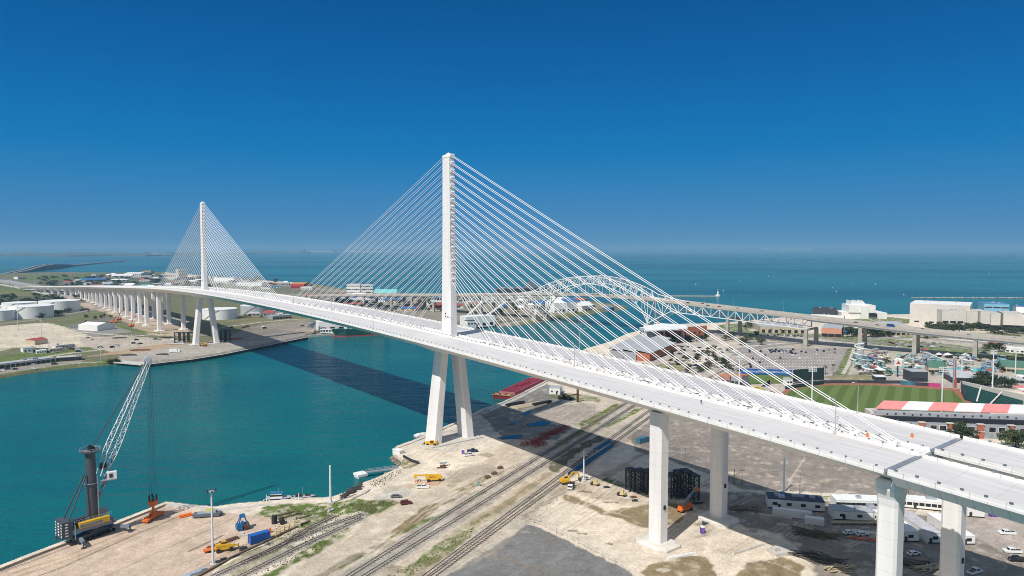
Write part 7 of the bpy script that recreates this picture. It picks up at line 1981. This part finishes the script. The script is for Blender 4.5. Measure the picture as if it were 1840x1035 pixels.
m = MB(); gbox(m, 3, GL, 2.2, 8, 9.6, 12.2); m.build("concourse_opening", mat("concourse_dark", (.012, .015, .022), .8), gs)
m = MB(); gbox(m, 8, GL, 0, 12, 1, 9.6); m.build("facade", GREYW, gs)
m = MB(); gbox(m, -4, 6, -6, 4, 1, 13.6); m.build("end_block", BEIGE, gs)
for i, x in enumerate((21, 36, 52, 68, 84, 100)):
    if x > GL: break
    m = MB(); gbox(m, x - (1.6 if i % 2 == 0 else .9), x + (1.6 if i % 2 == 0 else .9), 11, 12.9, 1, 10.2); o = m.build("brick_pillar", BRICK, gs)
    m = MB(); gbox(m, x - 1.9, x + 1.9, 10.8, 13.1, 6.0, 6.5); gbox(m, x - 1.9, x + 1.9, 10.8, 13.1, 10.2, 10.6); m.build("band", CONC, o)
    for k in (4.6, 9.6):
        m = MB(); gbox(m, x + k, x + k + 3.4, 11.6, 12.12, 6.0, 8.8); wv_ = m.build("window", GLASS, gs)
        m = MB(); gbox(m, x + k - .2, x + k + 3.6, 11.5, 12.06, 5.8, 9.0); m.build("frame", WALLW, wv_)
        m = MB(); gbox(m, x + k, x + k + 3.4, 11.6, 12.12, 1.6, 5.0); m.build("window", mat("shop_glass", (.35, .40, .42), .2, var=.3, scale=.4), gs)
m = MB()
for k in range(26): x = 4 + k * 4.6; gbox(m, x, x + 1.0, 5.4, 6.2, 12.7 + (k % 3) * .3, 13.6 + (k % 3) * .3)
m.build("vents", DKW, gs)
sg_ = MB()   # seating tiers on the field side
for k in range(7): gbox(sg_, 2, GL, -14 - k * 1.6, -12.4 - k * 1.6, 1, 10 - k * 1.2)
sg_.build("seating_tiers", mat("seat_green", (.015, .07, .06), .7), gs)
# green seating bowl on the right
bs = thing("seating_bowl", "dark green seating bowl with pale rear wall right of the field", "seating stand", at(1734, 716))
SEAT = mat("seat_green", (.015, .07, .06), .7)
F0, F1, K0, K1 = at(1734, 717, 3.2), at(1800, 738, 3.2), at(1727, 689, 9), at(1842, 715, 11)
o_ = bs.location
NT = 9
for j in range(3):
    s0, s1 = j / 3 + .01, (j + 1) / 3 - .01
    m = MB()
    for i in range(NT):
        t0, t1 = i / NT, (i + 1) / NT
        z0 = F0.z + (K0.z - F0.z) * t1
        q = [F0.lerp(F1, s0).lerp(K0.lerp(K1, s0), t0), F0.lerp(F1, s1).lerp(K0.lerp(K1, s1), t0), F0.lerp(F1, s1).lerp(K0.lerp(K1, s1), t1), F0.lerp(F1, s0).lerp(K0.lerp(K1, s0), t1)]
        m.add([(p.x - o_.x, p.y - o_.y, z - o_.z) for z in (1, z0) for p in q], [(4, 5, 6, 7), (0, 1, 5, 4), (1, 2, 6, 5), (2, 3, 7, 6), (3, 0, 4, 7)])
    m.build("seat_block", SEAT, bs)
m = MB(); m.bar(K0 - o_ + Vector((0, 0, -3)), K1 - o_ + Vector((0, 0, -3)), 1.2, 10); m.build("rear_wall", BEIGE, bs)
for s in (.335, .67):
    m = MB(); m.bar(F0.lerp(F1, s) - o_ + Vector((0, 0, 1)), K0.lerp(K1, s) - o_ + Vector((0, 0, .8)), .9, .5); m.build("aisle", BEIGE, bs)
m = MB(); m.bar(F0 - o_, K0 - o_, .5, 5); m.build("end_wall", DKW, bs)
r_ = thing("stand_roof", "small corner of another red and white striped stand roof at the right edge", "stand roof", at(1838, 712))
for i in range(4):
    m = MB(); q = [at(1818 + i * 9, 693 + i * 4.4, 12), at(1827 + i * 9, 697.4 + i * 4.4, 12), at(1850 + i * 9, 695 + i * 2, 15), at(1841 + i * 9, 692 + i * 2, 15)]
    m.add([p - r_.location + Vector((0, 0, z)) for z in (-.5, 0) for p in q], [(4, 5, 6, 7), (0, 1, 5, 4), (1, 2, 6, 5), (2, 3, 7, 6), (3, 0, 4, 7), (3, 2, 1, 0)]); m.build("roof_panel", AWR if i % 2 == 0 else AWW, r_)
m = MB(); q = at(1845, 712) - r_.location; m.box((q.x, q.y, 0), (.8, .8, 10)); m.build("column", GALV, r_)
for px, py, tp_, lb in ((1458, 752, 660, "tall stadium floodlight tower in front of the dark green screen"), (1691, 762, 660, "stadium floodlight tower rising through the striped roof"), (1783, 699, 630, "stadium floodlight tower behind the green seating bowl"), (1328, 700, 640, "stadium floodlight tower by the blue banner, behind the stays"), (1824, 675, 628, "thin floodlight pole at the right edge by the green roofs"), (1728, 668, 640, "pale floodlight pole among the water park slides")):
    pole("floodlight_tower", px, py, tp_, lb, "floodlight tower", .55, POLEW, "rack", footing=False)
cl = thing("sign_column", "tall column, pale blue on its left and red on its right, behind the outfield", "column", at(1714, 697)); h = hgt(1714, 645, at(1714, 697)) - GZ
m = MB(); m.box((-.4, 0, 0), (.9, 1.2, h)); m.build("shaft", mat("col_blue", (.3, .4, .5), .5), cl); m = MB(); m.box((.55, 0, 0), (.9, 1.2, h - 1)); m.box((.6, 0, 0), (1.7, 1.8, 7)); m.build("shaft", mat("col_red", (.5, .07, .04), .6), cl)
# triangle sign
sg = thing("triangle_sign", "square white sign with an orange red triangle on a black post", "sign", at(1613, 677)); p = at(1613, 677); zt, zb = hgt(1613, 646.5, p) - GZ, hgt(1613, 657.5, p) - GZ; w2 = 7 / FPX * p.y
m = MB(); m.box((0, .3, 0), (.8, .8, zb + .5)); m.build("post", DKW, sg); m = MB(); m.box((0, 0, zb), (w2 * 2, .5, zt - zb)); m.build("panel", WALLW, sg)
m = MB(); zm = zb + (zt - zb) * .3; m.add([(-w2 * .6, -.30, zm), (0, -.30, zm), (0, -.30, zt - .5)], [(0, 1, 2)]); m.build("emblem", mat("sign_orange", (.75, .16, .02), .5), sg); m = MB(); m.add([(0, -.30, zm), (w2 * .6, -.30, zm), (0, -.30, zt - .5)], [(0, 1, 2)]); m.build("emblem", mat("sign_red", (.5, .02, .02), .5), sg)
fg = thing("flag_mural", "dark blue flag shape with a red edge left of the outfield", "flag", at(1384, 706)); m = MB(); m.tube([(0, 0, 0), (0, 0, 11)], .14, 6); m.build("pole", ORG, fg); m = MB(); m.add([(0, 0, 10.5), (-7, .4, 4.5), (0, 0, 5)], [(0, 1, 2), (2, 1, 0)]); m.build("cloth", PAINT["navy"], fg)
slabs("play_house", "yellow and tan play house left of the flag", "play house", 1356, 703, 10, [(0, 0, 0, 5, 4, 3.4), (0, 0, 3.4, 5.6, 4.6, .4), (5, 1, 0, 4, 3, 2.6)], YP)

# ------------------------------------------------------------------ water park
POOL = mat("pool_water", (.16, .55, .56), .1, var=.08, scale=.2)
def pool(px, py, w_, d_, label, rz=0):
    p = at(px, py); t = thing("swimming_pool", label, "pool", p, rz); n = 20
    m = MB(); m.lathe((0, 0, 0), [(1, 0), (1.12, .35), (1.0, .5), (.98, .3)], n); m.v = [(x * w_, y * d_, z) for x, y, z in m.v]; m.build("rim", CONC, t)
    m = MB(); m.add([(w_ * math.cos(2 * pi * k / n), d_ * math.sin(2 * pi * k / n), .42) for k in range(n)], [tuple(range(n))]); m.build("basin_water", POOL, t)
pool(1748, 664, 22, 10, "wide turquoise wave pool in the middle of the water park"); pool(1640, 660, 9, 6, "small turquoise pool right of the triangle sign"); pool(1700, 672, 9, 5, "pale turquoise pool by the palm"); pool(1605, 668, 7, 5, "round turquoise splash pool below the triangle sign"); pool(1560, 660, 6, 4, "small turquoise landing pool under the slide towers")
SLC = [mat("slide_white", (.72, .74, .72), .35), mat("slide_teal", (.32, .5, .48), .35), mat("slide_plum", (.28, .17, .17), .4), mat("slide_yellow", (.6, .54, .3), .4), mat("slide_blue", (.18, .34, .46), .4)]
def slide(px, py, r0, turns, h, c, label):
    t = thing("water_slide", label, "water slide", at(px, py), rnd.uniform(0, 6), "spiral slides of the water park"); m = MB(); pts = []
    for k in range(int(turns * 14) + 1): a = k / 14 * 2 * pi; f = k / (turns * 14); pts.append((math.cos(a) * r0 * (.7 + .5 * f), math.sin(a) * r0 * (.7 + .5 * f), h * (1 - f) + .8))
    m.tube(pts, .75, 6); m.build("flume", SLC[c], t)
    for k in range(5): q = pts[min(len(pts) - 1, k * len(pts) // 5)]; m = MB(); m.bar((q[0], q[1], 0), (q[0], q[1], q[2]), .3); m.build("leg", GALV, t)
    m = MB(); m.box((0, 0, 0), (2.4, 2.4, h + .3), 0, .9); m.box((0, 0, h + .3), (4, 4, .3)); m.box((0, 0, h + 2.6), (4.4, 4.4, .8), 0, .1)
    for x in (-1.8, 1.8):
        for y in (-1.8, 1.8): m.bar((x, y, h + .5), (x, y, h + 2.7), .15)
    m.build("stair_tower", GALV, t)
for px, py, r0, tn, h, c, lb in ((1549, 648, 9, 2.5, 15, 0, "big white spiral slide at the left of the water park"), (1551, 662, 8, 2, 10, 1, "teal spiral slide below the big white one"), (1573, 652, 7, 2, 11, 2, "plum coloured spiral slide right of the big white one"), (1560, 672, 6, 1.5, 7, 0, "small white spiral slide nearest the outfield"), (1578, 664, 6, 1.5, 8, 0, "white spiral slide between the plum one and the triangle sign"), (1590, 652, 5, 1.5, 9, 3, "yellow spiral slide left of the triangle sign"), (1668, 655, 7, 1.5, 8, 4, "blue spiral slide below the long straight slide"), (1640, 652, 6, 1.5, 7, 1, "teal spiral slide right of the triangle sign"), (1776, 668, 6, 1.5, 7, 4, "blue spiral slide right of the wave pool"), (1735, 655, 6, 1.5, 7, 0, "white spiral slide behind the wave pool"), (1802, 658, 6, 1.5, 7, 4, "blue spiral slide at the right of the water park")):
    slide(px, py, r0, tn, h, c, lb)
ls = thing("straight_slide", "long straight white slide with a red capped start tower", "water slide", at(1660, 648)); q = at(1752, 668) - at(1660, 648); z_ = hgt(1660, 632, at(1660, 648)) - GZ
for k in (-1.2, 0, 1.2): m = MB(); m.tube([(0, k, z_), (q.x * .5, q.y * .5 + k, z_ * .42), (q.x, q.y + k, .8)], .5, 6); m.build("flume", SLC[0], ls)
m = MB(); m.box((0, 0, z_ - .5), (5, 5, .5)); m.build("platform", BEIGE, ls); m = MB(); m.box((0, 0, z_ + 2.4), (5.4, 5.4, 1.2), 0, .2); m.build("roof", REDR, ls)
for x in (-2.2, 2.2):
    for y in (-2.2, 2.2): m = MB(); m.bar((x, y, 0), (x, y, z_ + 2.5), .3); m.build("leg", GALV, ls)
m = MB()
for k in range(1, 9): f = k / 9; zz = z_ * (1 - f) ** 1.3; m.bar((q.x * f, q.y * f, 0), (q.x * f, q.y * f, max(.5, zz)), .25)
m.build("supports", GALV, ls)
# shade tents and umbrellas
UC = [("white", WALLW), ("blue", BLUR), ("teal", TEAL), ("green", GRN), ("red", REDR), ("tan", TANW)]
UMB = {}
rr = random.Random(21)
for i in range(84):
    nm, mt = UC[rr.randrange(6)]
    px, py = rr.uniform(1535, 1838), rr.uniform(640, 678)
    if py > 674 and px > 1700 or (1708 < px < 1785 and 658 < py < 671): continue
    if nm not in UMB:
        t = thing("shade_tent", nm + " shade tent among the slides of the water park", "shade tent", at(px, py), 0, "shade tents of the water park")
        m = MB(); m.add([(-2.4, -2.4, 2.4), (2.4, -2.4, 2.4), (2.4, 2.4, 2.4), (-2.4, 2.4, 2.4), (0, 0, 3.9)], [(0, 1, 4), (1, 2, 4), (2, 3, 4), (3, 0, 4), (3, 2, 1, 0)]); m.build("canopy", mt, t)
        for x in (-2.1, 2.1):
            for y in (-2.1, 2.1): m = MB(); m.bar((x, y, 0), (x, y, 2.45), .12); m.build("pole", GALV, t)
        UMB[nm] = t
    else: dup(UMB[nm], at(px, py), rr.uniform(0, 1.5), scale=rr.uniform(.6, 1.4))
# ------------------------------------------------------------------ car parks
LINEW = mat("bay_paint", (.72, .71, .68), .8, var=.1)
pl = MB()
for r_ in range(7):
    for k in range(34):
        a = Vector(at(1345 - r_ * 8 + (k * (5.1 + r_ * .12)), 633 + r_ * 5.2)); pl.box((a.x, a.y, GZ + .25), (.6, 5, .02), -.35); 
tag(pl.build("bay_markings", LINEW), kind="structure")
pts = [(1373 + rnd.gauss(0, 22) + i % 5 * 10, 629 + abs(rnd.gauss(0, 3.2))) for i in range(44)] + [(x, y) for x, y in ((1353, 645), (1365, 652), (1349, 660), (1393, 648), (1402, 644), (1437, 645), (1448, 634), (1466, 638), (1490, 630), (1500, 628), (1345, 655), (1375, 640), (1389, 632), (1420, 634), (1424, 640), (1480, 632), (1515, 634), (1467, 628))]
pts = [(min(max(x, 1347), 1500), y) for x, y in pts]
scatter_cars(pts, "cars in the stadium car park", "parked in the stadium car park", deg=70, paints=["black", "grey", "black", "navy", "white", "silver", "maroon", "black"])
rows = [(1200 + k * 5.2 + (r_ % 2) * 3, 622 + r_ * 6.5 + k * .35) for r_ in range(6) for k in range(20) if rnd.random() < .5]
scatter_cars([(x, y) for x, y in rows if x + (y - 620) * .9 < 1340], "cars in the car park by the brick terminal", "parked by the brick terminal", deg=20, jit=25)
scatter_cars([(1362 + k * 6, 601.5 + k * .2 + (k % 2)) for k in range(14)], "cars in front of the tan mall", "parked in front of the tan mall", deg=60)
scatter_cars([(1600 + k * 5, 616 + (k % 4) * 2.5) for k in range(16)] + [(1678, 617), (1690, 617), (1676, 624), (1692, 624), (1808, 618), (1816, 619)], "cars on the streets below the old bridge", "on the street below the old bridge", deg=5)
scatter_cars([(1690 + k * 7, 640.5 + k * .9) for k in range(12)] + [(1630, 640), (1641, 641)], "cars along the water park fence", "parked along the water park fence", deg=8)
scatter_cars([(1290 + k * 5.5, 603 + (k % 3)) for k in range(6)] + [(1316, 664), (1324, 657), (1312, 668), (1330, 667)], "cars beside the ballpark clubhouse", "parked near the ballpark clubhouse", deg=15)
scatter_cars([(14, 664), (27, 664), (61, 656), (60, 664), (5, 667), (98, 655)], "cars behind the long warehouse on the left bank", "parked by the long low warehouse", deg=18, paints=["white", "black", "white", "silver"])
scatter_cars([(rnd.uniform(45, 150), 634 - rnd.uniform(0, 8)) for _ in range(26)], "trucks and cars in the left bank yard", "in the left bank truck yard", deg=15, jit=30, kinds=("pickup", "van", "suv"))
scatter_cars([(x, 511 + (x - 0) * .165 + rnd.uniform(-5, 4)) for x in [rnd.uniform(0, 110) for _ in range(40)]], "cars on the far highway", "on the far highway", deg=130, paints=["white", "black", "silver", "navy"], kinds=("sedan", "suv", "van"))
scatter_cars([(rnd.uniform(380, 560), rnd.uniform(578, 592)) for _ in range(9)] + [(rnd.uniform(150, 340), rnd.uniform(600, 628)) for _ in range(14)], "vehicles on the north quay", "standing on the north quay", deg=30, jit=60, kinds=("pickup", "van", "suv"))
scatter_cars([(rnd.uniform(880, 990), rnd.uniform(560, 575)) for _ in range(16)] + [(rnd.uniform(560, 860), rnd.uniform(536, 565)) for _ in range(30)], "cars in the streets of the north beach", "in the streets of the north beach", deg=30, jit=60)
# scattered small houses of the north beach and flats
rr = random.Random(5)
WC = [("white", WALLW), ("tan", TANW), ("grey", GREYW), ("cream", BEIGE)]; RC = [("grey", ROOFG), ("white", ROOFW), ("red", REDR), ("blue", BLUR), ("dark", DKW)]
HM = {}
for reg, n, where in (((560, 860, 532, 560), 46, "north beach behind the new bridge"), ((880, 1060, 533, 560), 26, "point behind the old bridge"), ((300, 520, 498, 520), 30, "far beach behind the far stays"), ((100, 300, 494, 520), 34, "far flats beyond the viaduct"), ((1510, 1640, 590, 606), 8, "city shore behind the trees"), ((400, 600, 556, 572), 12, "north bank behind the far span")):
    for i in range(n):
        px, py = rr.uniform(reg[0], reg[1]), rr.uniform(reg[2], reg[3]); p = at(px, py)
        if not inside(SHORE_NORTH, np.array([p.x]), np.array([p.y]))[0] and px < 1200: continue
        (wn1, wm1), (rn1, rm1) = WC[rr.randrange(4)], RC[rr.randrange(5)]
        key = (wn1, rn1)
        if key not in HM:
            w_ = MB(); w_.prism([(-7, -5), (7, -5), (7, 5), (-7, 5)], -.5, 4.4)
            r_ = MB(); r_.add([(-7.6, -5.6, 4.42), (7.6, -5.6, 4.42), (7.6, 5.6, 4.42), (-7.6, 5.6, 4.42), (-5, 0, 7), (5, 0, 7)], [(0, 1, 5, 4), (2, 3, 4, 5), (0, 4, 3), (1, 2, 5), (3, 2, 1, 0)])
            g_ = MB()
            for x in (-4.5, 0, 4.5): g_.box((x, -5.02, 1.4), (1.8, .12, 1.6))
            HM[key] = (w_.mesh("house_wall", wm1), r_.mesh("house_roof", rm1), g_.mesh("house_window", GLASS))
        t = thing("small_house", "%s walled house with a %s roof on the %s" % (wn1, rn1, where), "house", p, rr.uniform(-.6, .6), "houses on the " + where)
        k = rr.uniform(.7, 1.7); t.scale = (k * rr.uniform(.8, 2.2), k, rr.uniform(.8, 1.5))
        for nm, me in zip(("wall", "roof", "window"), HM[key]): o = bpy.data.objects.new(nm, me); COL.objects.link(o); o.parent = t
# ------------------------------------------------------------------ trees
def grove_mass(pts, name, h, w, tone):
    """far trees that read as one mass"""
    co, fc = [], []
    for px, py in pts:
        p = at(px, py); v = rnd.randrange(4)
        if ("tree", v) not in TREEM: TREEM["tree", v] = tree_mesh("tree", v)
        me = TREEM["tree", v][1]; hh = rnd.uniform(*h); ww = hh * rnd.uniform(*w); o_ = len(co)
        co += [(p.x + q.co.x * ww, p.y + q.co.y * ww, GZ + q.co.z * hh) for q in me.vertices]; fc += [tuple(i + o_ for i in f.vertices) for f in me.polygons]
    me = bpy.data.meshes.new(name); me.from_pydata(co, [], fc); me.materials.append(LEAF[tone]); o = bpy.data.objects.new(name, me); COL.objects.link(o); tag(o, kind="stuff")
def grove(pts, where, group, h=(6, 11), w=(1.0, 1.4), tones=(0, 0, 1), kind="tree"):
    for px, py in pts:
        hh = rnd.uniform(*h); tn = tones[rnd.randrange(len(tones))]
        tree(px, py, hh, hh * rnd.uniform(*w), "%s %s %s" % (("dark green", "mid green", "olive green")[tn], "tree" if kind == "tree" else "shrub", where), kind, tn, group, kind)
U = rnd.uniform
grove([(1512 + i * 7 + U(-3, 3), 604 + U(-2, 3)) for i in range(10)], "between the old bridge piers", "trees between the old bridge piers", (10, 15), (.9, 1.2))
grove([(1568 + i * 5, 606 + U(-3, 2)) for i in range(7)] + [(1660 + i * 6, 606 + U(-3, 2)) for i in range(7)], "beside the bridge piers near the vaulted hall", "trees by the vaulted hall", (8, 12))
grove([(1668 + i * 5 + U(-2, 2), 594 + U(-4, 4)) for i in range(22)] + [(1780 + i * 7, 600 + U(-3, 3)) for i in range(10)], "in front of the beige concert hall", "trees in front of the concert hall", (6, 10), (1.2, 1.8), (0, 1, 1))
grove([(1190 + i * 6 + U(-3, 3), 617 - i * .4 + U(-2, 2)) for i in range(14)], "along the brick terminal", "trees along the brick terminal", (6, 9), (1.1, 1.5))
grove([(1200 + U(0, 110), 625 + U(0, 45)) for i in range(26)], "in the terminal car park", "trees in the terminal car park", (4, 7), (1.0, 1.4), (0, 1, 2))
grove([(1300 + U(0, 80), 607 + U(-2, 14)) for i in range(10)] + [(1345, 589), (1352, 588), (1338, 590), (1348, 591)], "by the left piers of the old bridge", "trees by the left piers of the old bridge", (5, 9), (1.0, 1.4), (0, 1, 2))
grove([(1700 + i * 9, 778 + i * 3.5 + U(-2, 2)) for i in range(6)] + [(1815 + i * 10, 806 + U(-3, 3)) for i in range(5)], "in front of the grandstand facade", "trees in front of the grandstand", (6.5, 9), (1.0, 1.3), (0, 0, 1))
grove([(1755 + i * 5, 693 + U(-2, 2)) for i in range(8)] + [(1800 + i * 6, 696 + U(-2, 2)) for i in range(4)], "behind the green seating bowl", "trees behind the seating bowl", (7, 10), (1.0, 1.3))
grove([(1540 + U(0, 60), 662 + U(-8, 14)) for i in range(20)] + [(1620 + U(0, 200), 645 + U(0, 30)) for i in range(20)], "among the water park slides", "trees among the slides", (3, 6), (1.0, 1.4), (0, 1))
grove([(1780, 628), (1788, 630), (1772, 630), (1796, 632)], "in front of the red brick house", "trees by the red brick house", (6, 9))
grove_mass([(560 + U(0, 300), 534 + U(0, 24)) for i in range(70)], "beach_trees", (6, 10), (1.1, 1.6), 0)
grove([(890 + U(0, 170), 545 + U(0, 22)) for i in range(30)], "on the point behind the old bridge", "trees on the point", (5, 9), (1.1, 1.6), (0, 0, 2))
grove_mass([(60 + U(0, 440), 496 + U(0, 24)) for i in range(150)] + [(U(0, 150), U(532, 552)) for i in range(30)], "flats_trees", (5, 10), (1.6, 3.2), 0)
grove([(70 + i * 4 + U(-2, 2), 573 - i * .9 + U(-1, 1)) for i in range(14)], "in the hedge line in front of the oil tanks", "hedge trees by the oil tanks", (5, 8), (1.3, 2))
grove([(-5 + i * 5 + U(-3, 3), 552 - U(0, 6)) for i in range(12)] + [(60 + i * 6, 548 - U(0, 5)) for i in range(12)], "behind the oil tanks", "trees behind the oil tanks", (6, 10), (1.6, 2.6))
grove([(195 + i * 3, 651 - i * .1 + U(-.8, .8)) for i in range(7)], "on the left bank by the quay", "shrubs on the left bank", (2.5, 4.5), (1.3, 2), (0, 1), "shrub")
grove([(U(440, 480), 571 + U(-1, 3)) for i in range(4)] + [(U(150, 230), U(556, 590)) for i in range(14)], "near the viaduct on the north side", "trees near the viaduct", (3, 6), (1.2, 1.8), (0, 1, 2))
for px, py, h, lb in ((1497, 674, 9, "palm tree right of the dark green screen"), (1483, 673, 7, "palm tree close to the dark green screen"), (1697, 673, 12, "tall palm in the middle of the water park"), (1385, 603, 8, "palm in front of the tan mall, left of three"), (1402, 604, 8, "palm in front of the tan mall, middle of three"), (1411, 605, 8, "palm in front of the tan mall, right of three"), (1640, 672, 8, "palm beside the dark club box")):
    palm(px, py, h, lb)
# street lamps, poles and site machines of the far banks
FL = None
for px, py, h in [(1180 + k * 22, 640 + (k % 3) * 8, 10) for k in range(8)] + [(1345 + k * 24, 628 + (k % 2) * 18, 11) for k in range(8)] + [(1540 + k * 37, 618 + k * 2, 11) for k in range(8)] + [(30 + k * 29, 640 - k * 2 + (k % 2) * 6, 12) for k in range(9)] + [(470 + k * 40, 585 - k, 14) for k in range(4)] + [(215 + k * 28, 604 + (k % 3) * 7, 12) for k in range(5)] + [(60 + k * 20, 571 - k * 2.5, 12) for k in range(7)]:
    if FL is None:
        FL = thing("lamp_post", "slim grey lamp post on the far ground", "lamp post", at(px, py), 0, "slim lamp posts across the far ground"); m = MB(); m.tube([(0, 0, 0), (0, 0, 1)], [.012, .007], 5); m.build("pole", GALV, FL); m = MB(); m.bar((-.09, 0, .99), (.09, 0, .99), .012); m.build("arm", GALV, FL); FL.scale = (h, h, h)
    else: dup(FL, at(px, py), rnd.uniform(0, 3), scale=h)
for px, py, tp_, lb in ((182, 653, 620, "white mast at the left bank shore"), (33, 597, 548, "thin tall mast on the pale pad, left one"), (75, 612, 572, "thin tall mast on the pale pad, right one"), (62, 510, 494, "white water tower like mast by the far highway")):
    pole("light_mast", px, py, tp_, lb, "light mast", .35, POLEW, "arm", footing=False)
for px, py, lb in ((213, 575, "red lift machine left of a group under the viaduct"), (205, 580, "orange red crane truck under the viaduct"), (236, 587, "orange telescopic lift nearest the viaduct piers")):
    boomlift("boom_lift", px, py, rnd.uniform(0, 90), lb, ORG, .9, 10, 1.4)
telehandler(366, 622, 150, "yellow machine between the far pylon legs", sc=1.6)
for px, py, dg, L_, lb, mt in ((252, 630, 10, 20, "long rusty pipe pile with a white end on the far quay", RUST), (314, 619, 15, 20, "bundle of grey pipes left of the far pylon", GALV), (215, 608, 10, 16, "dark beams stacked behind the far quay", CHAR), (300, 607, 20, 14, "dark beams stacked under the viaduct", CHAR), (232, 639, 10, 14, "flat dark scrap on the far quay", CHAR), (415, 610, 10, 26, "red and black beams in the shadow right of the far pylon", RED), (292, 638, 5, 12, "dark steel pieces at the far quay edge", CHAR)):
    m = MB()
    for k in range(4): m.tube([(-L_ / 2 + k, k * 1.3, .6), (L_ / 2 - k, k * 1.3, .6)], .6, 7)
    tag(m.build("pipe_stack", mt, None, at(px, py), R(dg)), lb, "pipe stack")
slabs("tool_trailer", "white box truck on the far quay edge", "box truck", 312, 633, 8, [(0, 0, .5, 8, 3, 3), (5.5, 0, .5, 2.4, 2.8, 2.2)], WALLW)
wallrun("quay_wall", "dark fender lined quay wall of the far bank", "quay wall", [(262, 656), (300, 651.5), (345, 646.5), (400, 637.5), (500, 617), (552, 606.5)], 2.0, .3, CHAR, cap=CONC, piles=7)
wallrun("quay_wall", "pale low quay by the green ship", "quay wall", [(553, 603), (600, 599.5), (690, 594)], 3, .3, CONC)
wallrun("pier_deck", "white open pier deck at the left end of the far quay", "pier", [(212, 650), (240, 652.5), (262, 654.5)], 10, .4, CONC, z0=-.4)
# ------------------------------------------------------------------ lamps and workers on the new bridge deck
def bridge_lamp(s, n, deg, label):
    t = thing("street_lamp", label, "street lamp", bp(s, n, .6), BRZ + R(deg), "lamp posts on the new bridge"); m = MB(); m.tube([(0, 0, 0), (0, 0, 9), (0, .4, 10.2), (0, 1.4, 10.8), (0, 3.2, 10.9)], [.17, .13, .12, .1, .09], 7); m.build("pole", GALV, t); m = MB(); m.box((0, 3.6, 10.75), (.4, 1.2, .22)); m.build("lamp_head", LAMPW, t); m = MB(); m.box((0, 0, -.3), (.8, .8, .7)); m.build("base_block", CONC, t)
for s, n, dg, lb in ((-221, 3.6, 0, "curved lamp post beside the last stay, nearest the joint"), (-214, -25.6, 0, "curved lamp post on the far edge beside the last stay"), (-105, 3.5, 0, "curved lamp post in the median midway along the near stays"), (-78, -25.6, 180, "lamp post on the far edge midway along the near stays"), (-9, 3.6, 0, "lamp post in the median just right of the near pylon"), (42, 25.6, 180, "lamp post on the near edge left of the near pylon"), (150, 3.6, 0, "lamp post in the median left of the near pylon"), (225, 3.6, 180, "lamp post in the median at mid span")):
    bridge_lamp(s, n, dg, lb)
def person(p, rz, label, top, legs):
    me = bpy.data.meshes.new("person"); V_ = [(0, 0, .95), (0, 0, 1.2), (0, 0, 1.42), (0, 0, 1.55), (0, .02, 1.68), (.1, 0, .88), (.13, .05, .48), (.14, 0, .06), (-.1, 0, .88), (-.13, -.02, .48), (-.14, .03, .06), (.2, 0, 1.4), (.28, .03, 1.12), (.27, .14, .88), (-.2, 0, 1.4), (-.28, .03, 1.12), (-.27, .12, .88)]
    E_ = [(0, 1), (1, 2), (2, 3), (3, 4), (0, 5), (5, 6), (6, 7), (0, 8), (8, 9), (9, 10), (2, 11), (11, 12), (12, 13), (2, 14), (14, 15), (15, 16)]
    me.from_pydata(V_, E_, []); o = bpy.data.objects.new("person", me); COL.objects.link(o); o.location = p; o.rotation_euler.z = rz
    md_ = o.modifiers.new("skin", 'SKIN'); rs = [.15, .15, .16, .06, .11, .1, .075, .06, .1, .075, .06, .07, .05, .045, .07, .05, .045]
    for sv_, r in zip(me.skin_vertices[0].data, rs): sv_.radius = (r, r)
    me.skin_vertices[0].data[0].use_root = True
    o.modifiers.new("smooth", 'SUBSURF').levels = 1
    me.materials.append(legs); tag(o, label, "person")
    v = MB(); v.lathe((0, 0, 0), [(.19, .95), (.21, 1.2), (.2, 1.42), (.1, 1.5)], 10); v.build("vest", top, o)
    c = MB(); c.lathe((0, .02, 0), [(.15, 1.72), (.13, 1.8), (.01, 1.85)], 10); c.build("hard_hat", WALLW, o)
person(bp(-176, 9.5, .02), .4, "worker in dark clothes standing on the near roadway", PAINT["black"], PAINT["black"])
person(bp(-204, -1.2, .1), 2.0, "worker in a yellow vest standing in the median among the stays", mat("hi_vis", (.7, .75, .05), .6), PAINT["navy"])
for s, n in ((-236, -14), (-228, -2.2)):
    m = MB(); m.lathe((0, 0, 0), [(.5, 0), (.5, .12), (.4, .14), (.3, 1.1), (.05, 1.2)], 10); tag(m.build("traffic_barrel", ORG, None, bp(s, n, .02)), "small orange barrel standing on the bridge deck near the last stay", "traffic barrel", "orange barrels on the bridge deck")
# site clutter in the median: hoses and blocks
for i in range(40):
    s = -232 + i * 5.2 + rnd.uniform(-1, 1); m = MB(); c = bp(s, rnd.choice((-1.9, 1.9)), .1); pts = [c + Vector((U2.x * k * 1.1 + N2.x * rnd.uniform(-.5, .5), U2.y * k * 1.1 + N2.y * rnd.uniform(-.5, .5), .12 + k * 1.1 * .03)) - c for k in range(6)]
    m.tube(pts, .13, 5); tag(m.build("cable_duct", BLACK, None, c), "black hose lying in the bridge median among the stay anchors", "hose", "black hoses in the bridge median")
